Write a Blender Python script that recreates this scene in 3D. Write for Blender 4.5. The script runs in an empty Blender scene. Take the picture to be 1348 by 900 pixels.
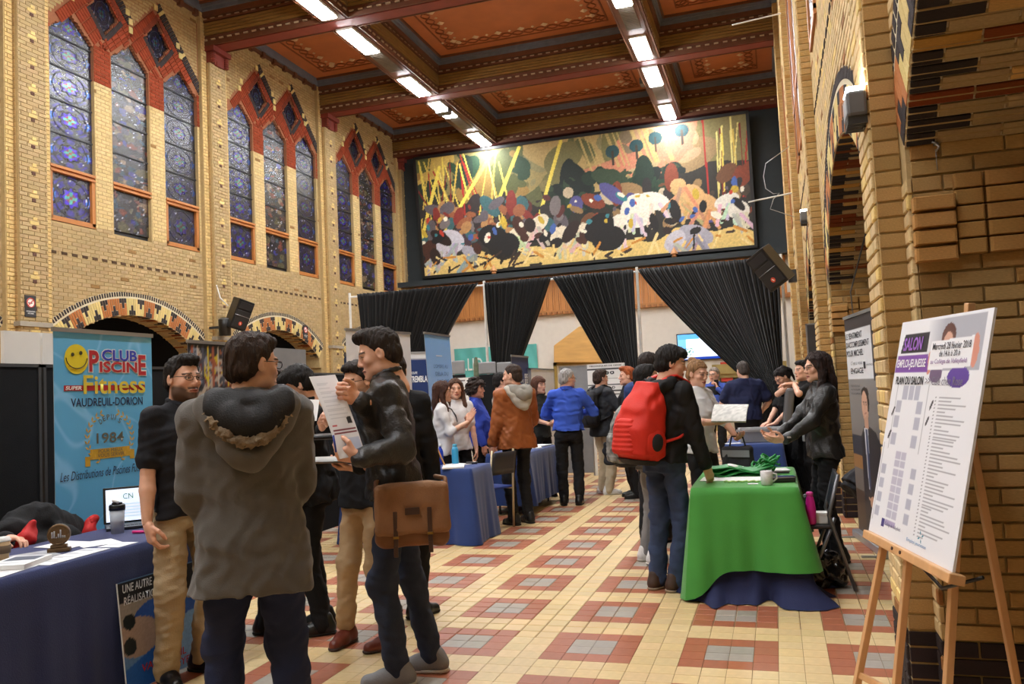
import bpy, math, random
import numpy as np
from mathutils import Vector, Matrix
random.seed(7)
rng = np.random.default_rng(7)
C = bpy.context.scene.collection
PI = math.pi
# ------------------------------------------------------------------ camera
CAMH = 1.479; FPX = 1093.04
def cam_axes(yaw, pitch, roll):
    cy, sy, cp, sp = math.cos(yaw), math.sin(yaw), math.cos(pitch), math.sin(pitch)
    f = np.array([-sy*cp, cy*cp, sp]); r = np.array([cy, sy, 0.0]); u = np.cross(r, f)
    cr, sr = math.cos(roll), math.sin(roll)
    return np.array([cr*r+sr*u, -sr*r+cr*u, f])
CAX = cam_axes(0.3049458, 0.0604282, -0.0474878)
CPOS = np.array([0, 0, CAMH])
cam_data = bpy.data.cameras.new('camera'); cam_data.sensor_width = 36; cam_data.lens = FPX*36/1348
cam_data.clip_end = 200; cam_data.clip_start = 0.05
cam = bpy.data.objects.new('camera', cam_data); C.objects.link(cam)
mw = Matrix.Identity(4)
for i in range(3):
    mw[i][0], mw[i][1], mw[i][2], mw[i][3] = CAX[0][i], CAX[1][i], -CAX[2][i], CPOS[i]
cam.matrix_world = mw
bpy.context.scene.camera = cam
# ------------------------------------------------------------------ world, exposure
w = bpy.data.worlds.new('world'); bpy.context.scene.world = w; w.use_nodes = True
bg = w.node_tree.nodes['Background']; bg.inputs[0].default_value = (0.10, 0.12, 0.2, 1); bg.inputs[1].default_value = 0.25
vs = bpy.context.scene.view_settings
bpy.context.scene.display_settings.display_device = 'sRGB'
vs.view_transform = 'Standard'; vs.look = 'None'; vs.gamma = 1; vs.use_curve_mapping = False
vs.exposure = 0.0
cy = bpy.context.scene.cycles
cy.max_bounces = 6; cy.diffuse_bounces = 4; cy.glossy_bounces = 3; cy.transmission_bounces = 4; cy.sample_clamp_indirect = 6
LAMP_W = 152.0      # watts of one ceiling fluorescent
# pixel helpers: the ray of a photograph pixel cut with a plane of the hall
def ray(x, y): return np.array([(x-674)/FPX, (450-y)/FPX, 1.0]) @ CAX
def G(x, y, z=0.0): d = ray(x, y); return CPOS + d*((z-CAMH)/d[2])
def AY(x, y, Y): d = ray(x, y); return CPOS + d*(Y/d[1])
def AX(x, y, X): d = ray(x, y); return CPOS + d*(X/d[0])
def pj(P):
    d = (np.asarray(P, float)-CPOS) @ CAX.T
    return 674+FPX*d[..., 0]/d[..., 2], 450-FPX*d[..., 1]/d[..., 2], d[..., 2]
# ------------------------------------------------------------------ materials
def lin(c):
    c = [x/255.0 for x in c]
    return tuple(x/12.92 if x <= .04045 else ((x+.055)/1.055)**2.4 for x in c)
MATS = {}
def mat(name, rgb, rough=.6, var=.12, scale=6.0, bump=0.0, bscale=None, metal=0.0, attr=False, rnd=0.0, spec=.5, emit=0.0, stretch=None, sheen=0.0, alpha=1.0, trans=0.0, coat=0.0):
    if name in MATS: return MATS[name]
    m = bpy.data.materials.new(name); m.use_nodes = True; nt = m.node_tree; N = nt.nodes; L = nt.links
    b = N['Principled BSDF']; c = lin(rgb)
    b.inputs['Roughness'].default_value = rough; b.inputs['Metallic'].default_value = metal
    b.inputs['Specular IOR Level'].default_value = spec
    if sheen: b.inputs['Sheen Weight'].default_value = sheen
    if coat: b.inputs['Coat Weight'].default_value = coat
    if trans: b.inputs['Transmission Weight'].default_value = trans
    if alpha < 1: b.inputs['Alpha'].default_value = alpha
    tc = N.new('ShaderNodeTexCoord'); vec = tc.outputs['Object']
    if stretch:
        mp = N.new('ShaderNodeMapping'); mp.inputs['Scale'].default_value = stretch; L.new(vec, mp.inputs[0]); vec = mp.outputs[0]
    no = N.new('ShaderNodeTexNoise'); no.inputs['Scale'].default_value = scale; no.inputs['Detail'].default_value = 5; L.new(vec, no.inputs['Vector'])
    if attr:
        a = N.new('ShaderNodeAttribute'); a.attribute_name = 'Col'; col = a.outputs['Color']
    else:
        r = N.new('ShaderNodeRGB'); r.outputs[0].default_value = (*c, 1); col = r.outputs[0]
    hs = N.new('ShaderNodeHueSaturation'); L.new(col, hs.inputs['Color'])
    mr = N.new('ShaderNodeMapRange'); mr.inputs[1].default_value = .3; mr.inputs[2].default_value = .7
    mr.inputs[3].default_value = 1-var; mr.inputs[4].default_value = 1+var; L.new(no.outputs[0], mr.inputs[0])
    val = mr.outputs[0]
    if rnd:
        oi = N.new('ShaderNodeObjectInfo'); m2 = N.new('ShaderNodeMapRange'); m2.inputs[3].default_value = 1-rnd; m2.inputs[4].default_value = 1+rnd*.8
        L.new(oi.outputs['Random'], m2.inputs[0]); mu = N.new('ShaderNodeMath'); mu.operation = 'MULTIPLY'; L.new(val, mu.inputs[0]); L.new(m2.outputs[0], mu.inputs[1]); val = mu.outputs[0]
    L.new(val, hs.inputs['Value']); L.new(hs.outputs[0], b.inputs['Base Color'])
    if bump:
        n2 = N.new('ShaderNodeTexNoise'); n2.inputs['Scale'].default_value = bscale or scale*6; n2.inputs['Detail'].default_value = 4; L.new(vec, n2.inputs['Vector'])
        bp = N.new('ShaderNodeBump'); bp.inputs['Strength'].default_value = bump; bp.inputs['Distance'].default_value = .01
        L.new(n2.outputs[0], bp.inputs['Height']); L.new(bp.outputs[0], b.inputs['Normal'])
    if emit:
        L.new(hs.outputs[0], b.inputs['Emission Color']); b.inputs['Emission Strength'].default_value = emit
    MATS[name] = m
    return m
# ------------------------------------------------------------------ mesh building
class MB:
    def __init__(s): s.v = []; s.f = []; s.c = []; s.m = []; s.n = 0
    def add(s, v, f, col=(1, 1, 1), mi=0):
        v = np.asarray(v, float).reshape(-1, 3); s.v.append(v)
        f = [tuple(int(i)+s.n for i in q) for q in f]; s.f += f; s.m += [mi]*len(f)
        c = np.asarray(col, float)
        s.c.append(np.broadcast_to(c, (len(v), 3)) if c.ndim == 1 else c); s.n += len(v)
    def box(s, lo, hi, col=(1, 1, 1), mi=0, M=None):
        x0, y0, z0 = lo; x1, y1, z1 = hi
        v = np.array([(x0,y0,z0),(x1,y0,z0),(x1,y1,z0),(x0,y1,z0),(x0,y0,z1),(x1,y0,z1),(x1,y1,z1),(x0,y1,z1)], float)
        if M is not None: v = v @ np.asarray(M)[:3, :3].T + np.asarray(M)[:3, 3]
        s.add(v, [(0,3,2,1),(4,5,6,7),(0,1,5,4),(1,2,6,5),(2,3,7,6),(3,0,4,7)], col, mi)
    def cbox(s, c, size, R=None, ch=0.0, col=(1, 1, 1), mi=0):
        """box about c, axes R (rows), chamfered on the +w side"""
        a, b, d = [x/2 for x in size]
        R = np.eye(3) if R is None else np.asarray(R)
        if ch <= 0:
            v = np.array([(-a,-b,-d),(a,-b,-d),(a,b,-d),(-a,b,-d),(-a,-b,d),(a,-b,d),(a,b,d),(-a,b,d)])
            f = [(0,3,2,1),(4,5,6,7),(0,1,5,4),(1,2,6,5),(2,3,7,6),(3,0,4,7)]
        else:
            k = ch
            v = np.array([(-a,-b,-d),(a,-b,-d),(a,b,-d),(-a,b,-d),(-a,-b,d-k),(a,-b,d-k),(a,b,d-k),(-a,b,d-k),(-a+k,-b+k,d),(a-k,-b+k,d),(a-k,b-k,d),(-a+k,b-k,d)])
            f = [(8,9,10,11),(0,1,5,4),(1,2,6,5),(2,3,7,6),(3,0,4,7),(4,5,9,8),(5,6,10,9),(6,7,11,10),(7,4,8,11)]
        s.add(v @ R + np.asarray(c, float), f, col, mi)
    def tube(s, pts, r, n=8, col=(1, 1, 1), mi=0, closed=False):
        pts = np.asarray(pts, float); k = len(pts); r = np.broadcast_to(np.asarray(r, float), (k,))
        V = []; up = None
        for i in range(k):
            t = pts[min(i+1, k-1)]-pts[max(i-1, 0)]; t = t/(np.linalg.norm(t)+1e-9)
            if up is None or abs(up @ t) > .99:
                up = np.array([0, 0, 1.0]) if abs(t[2]) < .9 else np.array([1.0, 0, 0])
            u = np.cross(t, up); u /= np.linalg.norm(u)+1e-9; w_ = np.cross(u, t); up = w_
            a = np.arange(n)*2*PI/n
            V.append(pts[i]+r[i]*(np.cos(a)[:, None]*u+np.sin(a)[:, None]*w_))
        F = [(i*n+j, i*n+(j+1) % n, (i+1)*n+(j+1) % n, (i+1)*n+j) for i in range(k-1) for j in range(n)]
        F += [tuple(range(n-1, -1, -1)), tuple(range((k-1)*n, k*n))]
        s.add(np.concatenate(V), F, col, mi)
    def lathe(s, prof, c=(0, 0, 0), n=20, col=(1, 1, 1), mi=0):
        a = np.arange(n)*2*PI/n; V = []
        for r, z in prof: V.append(np.stack([c[0]+r*np.cos(a), c[1]+r*np.sin(a), np.full(n, c[2]+z)], 1))
        k = len(prof)
        F = [(i*n+j, i*n+(j+1) % n, (i+1)*n+(j+1) % n, (i+1)*n+j) for i in range(k-1) for j in range(n)]
        F += [tuple(range(n-1, -1, -1)), tuple(range((k-1)*n, k*n))]
        s.add(np.concatenate(V), F, col, mi)
    def grid(s, P, col=(1, 1, 1), mi=0):
        """P: (a,b,3) array of points"""
        a, b = P.shape[:2]
        I = np.arange(a*b).reshape(a, b)
        F = np.stack([I[:-1, :-1], I[1:, :-1], I[1:, 1:], I[:-1, 1:]], -1).reshape(-1, 4)
        c = np.asarray(col, float)
        s.add(P.reshape(-1, 3), F.tolist(), c.reshape(-1, 3) if c.ndim > 1 else c, mi)
    def build(s, name, mats, parent=None, smooth=False, kind=None, loc=None, bevel=0):
        v = np.concatenate(s.v) if s.v else np.zeros((0, 3))
        me = mesh_from(name, v, s.f, np.concatenate(s.c) if s.c else None, mats, s.m, smooth)
        o = link(name, me, parent, kind)
        if loc is not None: o.location = loc
        if bevel:
            b = o.modifiers.new('bevel', 'BEVEL'); b.width = bevel; b.segments = 2; b.limit_method = 'ANGLE'
        return o
def mesh_from(name, v, f, col, mats, mi=None, smooth=False):
    me = bpy.data.meshes.new(name)
    nl = np.array([len(q) for q in f], np.int32); fl = np.fromiter((i for q in f for i in q), np.int32, int(nl.sum()))
    return mesh_fast(me, v, fl, nl, col, mats, mi, smooth)
def mesh_fast(me, v, fl, nl, col, mats, mi=None, smooth=False):
    me.vertices.add(len(v)); me.vertices.foreach_set('co', np.ascontiguousarray(v, np.float32).ravel())
    me.loops.add(len(fl)); me.loops.foreach_set('vertex_index', fl)
    me.polygons.add(len(nl)); st = np.zeros(len(nl), np.int32); st[1:] = np.cumsum(nl)[:-1]
    me.polygons.foreach_set('loop_start', st)
    if mi is not None and len(nl): me.polygons.foreach_set('material_index', np.asarray(mi, np.int32))
    me.polygons.foreach_set('use_smooth', np.full(len(nl), bool(smooth)))
    if col is not None:
        a = me.color_attributes.new('Col', 'FLOAT_COLOR', 'POINT')
        c4 = np.ones((len(v), 4), np.float32); c4[:, :3] = col; a.data.foreach_set('color', c4.ravel())
    for m in (mats if isinstance(mats, (list, tuple)) else [mats]): me.materials.append(m)
    me.update(calc_edges=True)
    return me
def link(name, data, parent=None, kind=None):
    o = bpy.data.objects.new(name, data); C.objects.link(o)
    if parent is not None: o.parent = parent
    if kind: o['kind'] = kind
    return o
def thing(name, label, cat, loc=(0, 0, 0), rz=0.0, group=None):
    o = bpy.data.objects.new(name, None); C.objects.link(o); o.location = loc; o.rotation_euler = (0, 0, rz)
    o.empty_display_size = .1
    return tag(o, label, cat, group)
def tag(o, label, cat, group=None):
    o['label'] = label; o['category'] = cat
    if group: o['group'] = group
    return o
def shared(name, me, parent, loc=(0, 0, 0), scale=None, rot=None):
    o = bpy.data.objects.new(name, me); C.objects.link(o); o.parent = parent; o.location = loc
    if scale is not None: o.scale = scale
    if rot is not None: o.rotation_euler = rot
    return o
def mrot(ax, ang): return np.array(Matrix.Rotation(ang, 3, ax))
def hsh(*a):
    x = 0.0
    for k, t in enumerate(a): x = math.sin(x*12.9898+t*78.233+k*37.7)*43758.5453; x -= math.floor(x)
    return x
def L3(*c): return np.array(lin(c))
def objmat(name, rough=.75, var=.12, scale=9.0, bump=.3, spec=.3):
    """colour comes from the object's own colour: for bricks and tiles that are objects"""
    m = mat(name, (200, 200, 200), rough, var, scale, bump, 60, spec=spec)
    nt = m.node_tree; hs = [n for n in nt.nodes if n.type == 'HUE_SAT'][0]
    oi = nt.nodes.new('ShaderNodeObjectInfo'); nt.links.new(oi.outputs['Color'], hs.inputs['Color'])
    return m
M_BRICKO = objmat('brick_object', .9, .14, 14, .5, .2)
M_BRICK = mat('brick_attr', (200, 170, 120), .9, .14, 14, .5, 60, attr=True, spec=.2)
M_MORTAR = mat('mortar', (176, 152, 106), .95, .1, 20, .3)
M_REDMORTAR = mat('mortar_red', (150, 96, 66), .95, .1, 20)
M_TILEO = objmat('tile_object', .38, .07, 3, .06, .4)
M_TILE = mat('tile_attr', (200, 170, 120), .38, .07, 3, .06, 60, attr=True, spec=.4)
M_GROUT = mat('grout', (138, 112, 78), .9)
M_PAINT = mat('painted_attr', (200, 200, 200), .55, .04, 5, attr=True)
M_WOODO = mat('wood_orange', (170, 104, 45), .5, .15, 3, .1, stretch=(6, 6, .6))
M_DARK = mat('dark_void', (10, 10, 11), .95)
TAN, YEL, BRN = (176, 153, 113), (206, 181, 130), (98, 74, 50)
RED, DRK, ORG, CRM = (142, 62, 38), (60, 54, 54), (176, 112, 66), (214, 192, 128)
BRICKME = None
def piece(P, c, size, R, col):
    P.append((np.asarray(c, float), size, np.asarray(R, float), np.asarray(col, float)))
def jit(rgb, a=.12):
    k = 1+random.uniform(-a, a); c = L3(*rgb); return c*k*np.array([1+random.uniform(-.03, .03), 1, 1+random.uniform(-.05, .05)])
_unit = {}
def unit_brick(ch, m):
    key = (ch, m.name)
    if key not in _unit:
        b = MB(); b.cbox((0, 0, 0), (1, 1, 1), None, ch); _unit[key] = mesh_from('brick', np.concatenate(b.v), b.f, None, m)
    return _unit[key]
def emit(parent, P, nmax, name, mo, ma, stuffname, ch=.06):
    """the nmax pieces that show largest as objects, the rest joined"""
    if not P: return
    ce = np.array([p[0] for p in P]); x, y, d = pj(ce)
    ins = (x > -15) & (x < 1363) & (y > -15) & (y < 915) & (d > .2)
    vw = (CPOS-ce); vw /= np.linalg.norm(vw, axis=1)[:, None]
    Rm = np.array([p[2] for p in P]); sz = np.array([p[1] for p in P])
    proj = np.sqrt(np.clip(np.einsum('ij,ij->i', vw, Rm[:, 2]), .02, 1))*sz[:, 0]/np.maximum(d, .2)
    proj = np.where(ins, proj, -1)
    order = np.argsort(-proj); top = set(order[:nmax][proj[order[:nmax]] > 0].tolist())
    rest = MB()
    for i, (c, s, R, col) in enumerate(P):
        if i in top:
            o = bpy.data.objects.new(name, unit_brick(ch, mo)); C.objects.link(o); o.parent = parent
            mm = Matrix.Identity(4)
            for a in range(3):
                for b in range(3): mm[b][a] = R[a][b]*s[a]
                mm[a][3] = c[a]
            o.matrix_basis = mm; o.color = (*col, 1)
        else:
            rest.cbox(c, s, R, min(.005, s[1]*.1), col)
    if rest.n: rest.build(stuffname, ma, parent, kind='stuff')
def lay(P, org, R, u0, u1, v0, v1, mask, colf, course=.0735, bl=.215, joint=.011, depth=.02, off=0, proud=.008):
    """running-bond bricks on the plane org + u R0 + v R1, quarter bricks tested with mask(u, v)"""
    R = np.asarray(R, float); q = bl/4
    nr = int((v1-v0)/course)
    for r in range(nr):
        v = v0+(r+.5)*course; sh = ((r % 2)*.5)*bl+off
        k0 = int(math.floor((u0-sh)/q)); k1 = int(math.ceil((u1-sh)/q))
        ks = np.arange(k0, k1); uc = sh+(ks+.5)*q
        ok = (uc > u0) & (uc < u1) & mask(uc, np.full(len(uc), v))
        i = 0
        while i < len(ks):
            if not ok[i]: i += 1; continue
            j = i
            while j+1 < len(ks) and ok[j+1] and ks[j+1]//4 == ks[i]//4: j += 1
            a = max(uc[i]-q/2, u0); b = min(uc[j]+q/2, u1)
            if b-a > .03:
                col = colf((a+b)/2, v)
                piece(P, org+R[0]*((a+b)/2)+R[1]*v+R[2]*(proud-depth/2), (b-a-joint, course-joint, depth), R, col)
            i = j+1
RL = [(0, 1, 0), (0, 0, 1), (1, 0, 0)]      # left wall: u along y
RR = [(0, -1, 0), (0, 0, 1), (-1, 0, 0)]
RB = [(1, 0, 0), (0, 0, 1), (0, -1, 0)]     # faces that look at the camera
# ================================================================== floor
TS = .12749; TX0, TY0 = -4.632186*TS, 35.319479*TS
floor_o = MB(); floor_o.box((-13.2, -9, -.2), (3.2, 27, -.004)); floor_o = floor_o.build('floor', M_GROUT, kind='structure')
def tile_kind(i, j):
    a, b = i % 6, j % 6
    if a < 4 and b < 4: return 'g' if (1 <= a <= 2 and 1 <= b <= 2) else 'r'
    return 'y'
TILECOL = {'y': (212, 186, 136), 'r': (164, 98, 70), 'g': (160, 152, 140)}
tp = []
for j in range(-22, 176):
    for i in range(-92, 21):
        cx, cy_ = TX0+(i+.5)*TS, TY0+(j+.5)*TS
        if cx < -12.2 or cx > 2.6 or cy_ < 1.6 or cy_ > 26.5: continue
        k = tile_kind(i, j)
        a = .05 if k == 'y' else .06
        piece(tp, (cx, cy_, -.004), (TS-.0028, TS-.0028, .008), np.eye(3), jit(TILECOL[k], a))
emit(floor_o, tp, 300, 'tile', M_TILEO, M_TILE, 'tiles', .012)
# ================================================================== left wall
XL = -12.2; MIDS = [8.47, 13.61, 18.75, 23.89]; PILS = [5.90, 11.04, 16.18, 21.32, 26.46]
WZ0, WZR, WZS, WZA, WHW = 4.97, 5.93, 8.53, 8.96, .525; LZ = .06   # LZ: the lozenges sit a little up the hall
AC, ARI, ARE = .42, 2.96, 3.43      # arch circle: centre height, inner, outer radius
def near_mid(y): return np.asarray(y)[..., None]-np.array(MIDS)
def rel(y):
    d = near_mid(y); k = np.argmin(np.abs(d), -1); return np.take_along_axis(d, k[..., None], -1)[..., 0]
def in_win(y, z, g=0.0):
    y = rel(y); z = np.asarray(z, float); w_ = np.zeros(z.shape, bool)
    for c in (-1.5, 0, 1.5):
        dx = np.abs(y-c); w_ |= (dx < WHW+g) & (z > WZ0-g) & (z < WZA+g*1.4-(dx/WHW)*(WZA-WZS))
    for c in (-.75+LZ, .75+LZ):
        w_ |= (np.abs(y-c)/(.36+g)+np.abs(z-9.34)/(.47+g*1.3)) < 1
    return w_
def red_top(y):
    y = rel(y)-LZ; return np.maximum(10.2-1.06*np.abs(y-.75), 10.2-1.06*np.abs(y+.75))
def in_red(y, z):
    return (z > 7.86) & (z < red_top(y)) & (np.abs(rel(y)) < 2.22)
def in_arch(y, z, r=ARE): return (rel(y)**2+(z-AC)**2 < r*r) & (np.abs(rel(y)) < 2.17*r/ARE)
def in_pil(y, w_=.29): return np.min(np.abs(np.asarray(y)[..., None]-np.array(PILS)), -1) < w_
# body of the wall: thin upright strips with the openings left out
body = MB(); ys = np.arange(3.0, 26.5, .045)
zz = np.arange(0, 11.2, .045)
for y in ys:
    yc = y+.0225
    hole = in_win(np.full(len(zz), yc), zz+.0225) | (in_arch(np.full(len(zz), yc), zz+.0225, ARI) & (zz < 3.5))
    hole |= (np.abs(rel(np.array([yc]))[0]) < 2.0) & (zz < 2.4)
    z = 0
    edges = np.flatnonzero(np.diff(np.concatenate([[1], hole.astype(int), [1]])))
    for a, b in zip(edges[0::2], edges[1::2]):
        za, zb = zz[a], zz[b-1]+.045; rd = abs(float(rel(np.array(yc)))) < 2.22
        if rd and zb > 7.86 and za < 10.3:
            if za < 7.86: body.box((XL-.5, y, za), (XL, y+.046, 7.86))
            body.box((XL-.5, y, max(za, 7.86)), (XL, y+.046, min(zb, 10.3)), mi=1)
            if zb > 10.3: body.box((XL-.5, y, 10.3), (XL, y+.046, zb))
        else: body.box((XL-.5, y, za), (XL, y+.046, zb))
body.box((XL-.5, -9, 0), (XL, 3.01, 11.2))
wall_left = body.build('wall_left', [M_MORTAR, M_REDMORTAR], kind='structure')
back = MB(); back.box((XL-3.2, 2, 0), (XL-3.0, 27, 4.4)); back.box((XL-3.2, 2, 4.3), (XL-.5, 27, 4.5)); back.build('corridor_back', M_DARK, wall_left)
lp = []
def colL(y, z):
    if random.random() < .012: return jit((140, 108, 68))
    if WZ0 < z < 7.86 and not in_pil(np.array(y), .5): return jit(YEL, .07)
    return jit(TAN if z < WZ0 else (178, 154, 108), .09)
lay(lp, np.array([XL, 0, 0.]), RL, 3.5, 26.4, 2.2, 10.95, lambda u, v: ~(in_win(u, v, .02) | in_red(u, v) | in_arch(u, v) | in_pil(u, .46)), colL)
# stepped pilasters
pil = MB()
for p in PILS:
    for hw, xo in ((.46, .09), (.29, .2)):
        pil.box((XL-.01, p-hw, 0), (XL+xo-.006, p+hw, 9.42 if hw < .4 else 10.8))
        def colP(y, z, p=p, hw=hw):
            return jit(TAN if hw < .4 else (206, 178, 122), .08)
        lay(lp, np.array([XL+xo, 0, 0.]), RL, p-hw, p+hw, 2.2, 9.42 if hw < .4 else 10.8, (lambda u, v: np.ones(len(u), bool)) if hw < .4 else (lambda u, v: ~in_pil(u, .29)), colP, bl=.215 if hw > .4 else .24)
        for s in (-1,):
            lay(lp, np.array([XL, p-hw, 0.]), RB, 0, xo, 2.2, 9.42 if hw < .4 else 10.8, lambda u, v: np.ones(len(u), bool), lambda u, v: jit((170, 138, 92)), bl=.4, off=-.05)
    for k in range(16):     # dark headers with pale bricks above and beside
        z = 2.35+k*.47
        if z < 9.3:
            piece(lp, (XL+.206, p, z), (.08, .060, .02), RL, jit((92, 66, 56)))
            piece(lp, (XL+.206, p+.0, z+.0735), (.18, .060, .02), RL, jit((214, 188, 124))); piece(lp, (XL+.206, p+.02, z+.147), (.09, .060, .02), RL, jit((214, 188, 124)))
for y in np.arange(8.5, 26.2, .24):
    if not bool(in_pil(np.array(y), .5)): piece(lp, (XL+.006, y, 4.385), (.13, .055, .02), RL, jit((84, 66, 50)))
pil.build('pilaster', M_MORTAR, wall_left)
# red brick surrounds: coursed below, laid along the slopes above
redb = MB()
rp = []
lay(rp, np.array([XL+.004, 0, 0.]), RL, 3.5, 26.4, 7.86, 8.62, lambda u, v: in_red(u, v) & ~in_win(u, v, .02), lambda u, v: jit(RED))
for m_ in MIDS:
    for s in (-1, 1):
        ang = s*math.radians(46.7); Rr = np.array([(0, math.cos(ang), math.sin(ang)), (0, -math.sin(ang), math.cos(ang)), (1, 0, 0)])
        for a in np.arange(-3.2, 3.2, .0735):
            for b in np.arange(-2.2, 3.2, .215):
                # bricks stand with their length across the slope
                ce = np.array([0, a*math.cos(ang)-b*math.sin(ang), a*math.sin(ang)+b*math.cos(ang)])
                y, z = m_+ce[1], 9.2+ce[2]; ry = y-m_
                if z < 8.6 or abs(ry) > 2.3: continue
                pk = -.75 if ry < 0 else .75
                if (1 if ry < pk else -1) != s: continue
                t = float(red_top(np.array(y)))-z
                if t < .02 or not bool(in_red(np.array(y), np.array(z))) or bool(in_win(np.array(y), np.array(z), .05)): continue
                dark = t < .21
                piece(rp, (XL+.012, y, z), (.062, .2, .024), Rr, jit(DRK if dark and int(round(a/.0735)) % 13 else (CRM if dark else RED)))
        for c_ in (-.75, .75):      # dark headers round each lozenge
            for k in np.arange(-.5, .52, .075):
                for sg in (-1, 1):
                    y = m_+LZ+c_+s*.23+k*.43*1; z = 9.34+sg*.28-sg*s*k*.5
                    if abs(k) < .5: piece(rp, (XL+.016, y, z), (.05, .1, .024), np.array([(0, math.cos(-s*sg*ang*s), math.sin(-s*sg*ang*s)), (0, -math.sin(-s*sg*ang*s), math.cos(-s*sg*ang*s)), (1, 0, 0)]), jit(DRK if sg < 0 else (120, 56, 38)))
    for y, z in ((-.75, 10.08), (.75, 10.08), (0, 9.45), (-1.5, 9.3), (1.5, 9.3), (0, 9.27), (-1.42, 9.5), (1.42, 9.5), (-.08, 9.62)):
        piece(rp, (XL+.02, m_+y, z), (.11, .13, .026), RL, jit(CRM))
# arches
def arch(parent, XF, R, mids, nx, depth, half, n, name='arch'):
    s = nx
    for m_ in mids:
        P = []; head = MB(); da = 2*half/n
        for k in range(n):
            t = -half+(k+.5)*da; u = np.array([0, math.sin(t), math.cos(t)]); tv = np.array([0, math.cos(t), -math.sin(t)])
            Rv = np.array([tv*s, u, (s, 0, 0)]) if s > 0 else np.array([-tv, u, (-1, 0, 0)])
            q = k % 16; main = CRM if q < 5 else (ORG if 8 <= q < 13 else (CRM if k % 32 < 16 else ORG))
            dk = {0: 0, 1: -1, 2: -2, 3: -1, 4: 0, 5: 1, 6: 2, 7: 1, 8: 0, 9: -1, 10: -2, 11: -1, 12: 0, 13: 1, 14: 2, 15: 1}[q]
            r0, r1 = ARI, ARE-.13
            segs = [(r0, r1, main)]
            if dk < 0: c = r0+(r1-r0)*(.30*-dk); segs = [(r0, c, DRK), (c, r1, main)]
            if dk > 0: c = r1-(r1-r0)*(.30*dk); segs = [(r0, c, main), (c, r1, DRK)]
            for a, b, col in segs:
                piece(P, np.array([XF-s*.009, m_, AC])+u*(a+b)/2, (da*(a+b)/2-.008, b-a-.01, .03), Rv, jit(col))
            a, b = ARE-.105, ARE
            piece(P, np.array([XF-s*.009, m_, AC])+u*(a+b)/2, (da*(a+b)/2-.022, b-a-.016, .03), Rv, jit(DRK))
            # soffit: bricks along the thickness
            x = .0; kk = 0; Rs = np.array([(s, 0, 0), tv*s, -u])
            Rs = np.array([(-s, 0, 0), np.cross(-u, (-s, 0, 0)), -u])
            while x < depth:
                ln = .25
                if kk == 0: ln = (.25, .12)[k % 2]
                col = (TAN if random.random() > .1 else (205, 168, 104))
                if kk == 0: col = DRK if q in (1, 2, 3, 5, 6, 7, 9, 10, 11) else ((128, 64, 34) if q in (8, 12, 13, 14) else (196, 150, 80))
                if kk == 1 and q in (8, 13, 4): col = (132, 70, 36)
                l2 = min(ln, depth-x)
                if l2 > .03: piece(P, np.array([XF-s*(x+l2/2), m_, AC])+u*(ARI+.003), (l2-.01, da*ARI-.009, .03), Rs, jit(col, .1))
                x += ln; kk += 1
            if True:
                c = np.array([XF-s*depth/2, m_, AC])+u*(ARI+ARE)/2
                Rq = np.array([(-s, 0, 0), np.cross(u, (-s, 0, 0)), u])
                head.cbox(c, (depth+.002, da*(ARI+ARE)/2*1.08, ARE-ARI-.004), Rq)
        a_ = head.build(name, mat('mortar_pale', (206, 194, 164), .95, .05), parent)
        emit(a_, P, 300, 'voussoir', M_BRICKO, M_BRICK, 'voussoirs')
arch(wall_left, XL, RL, MIDS, 1, .5, math.asin(2.17/ARE), 72)
emit(wall_left, lp+rp, 300, 'brick', M_BRICKO, M_BRICK, 'brickwork')
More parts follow.
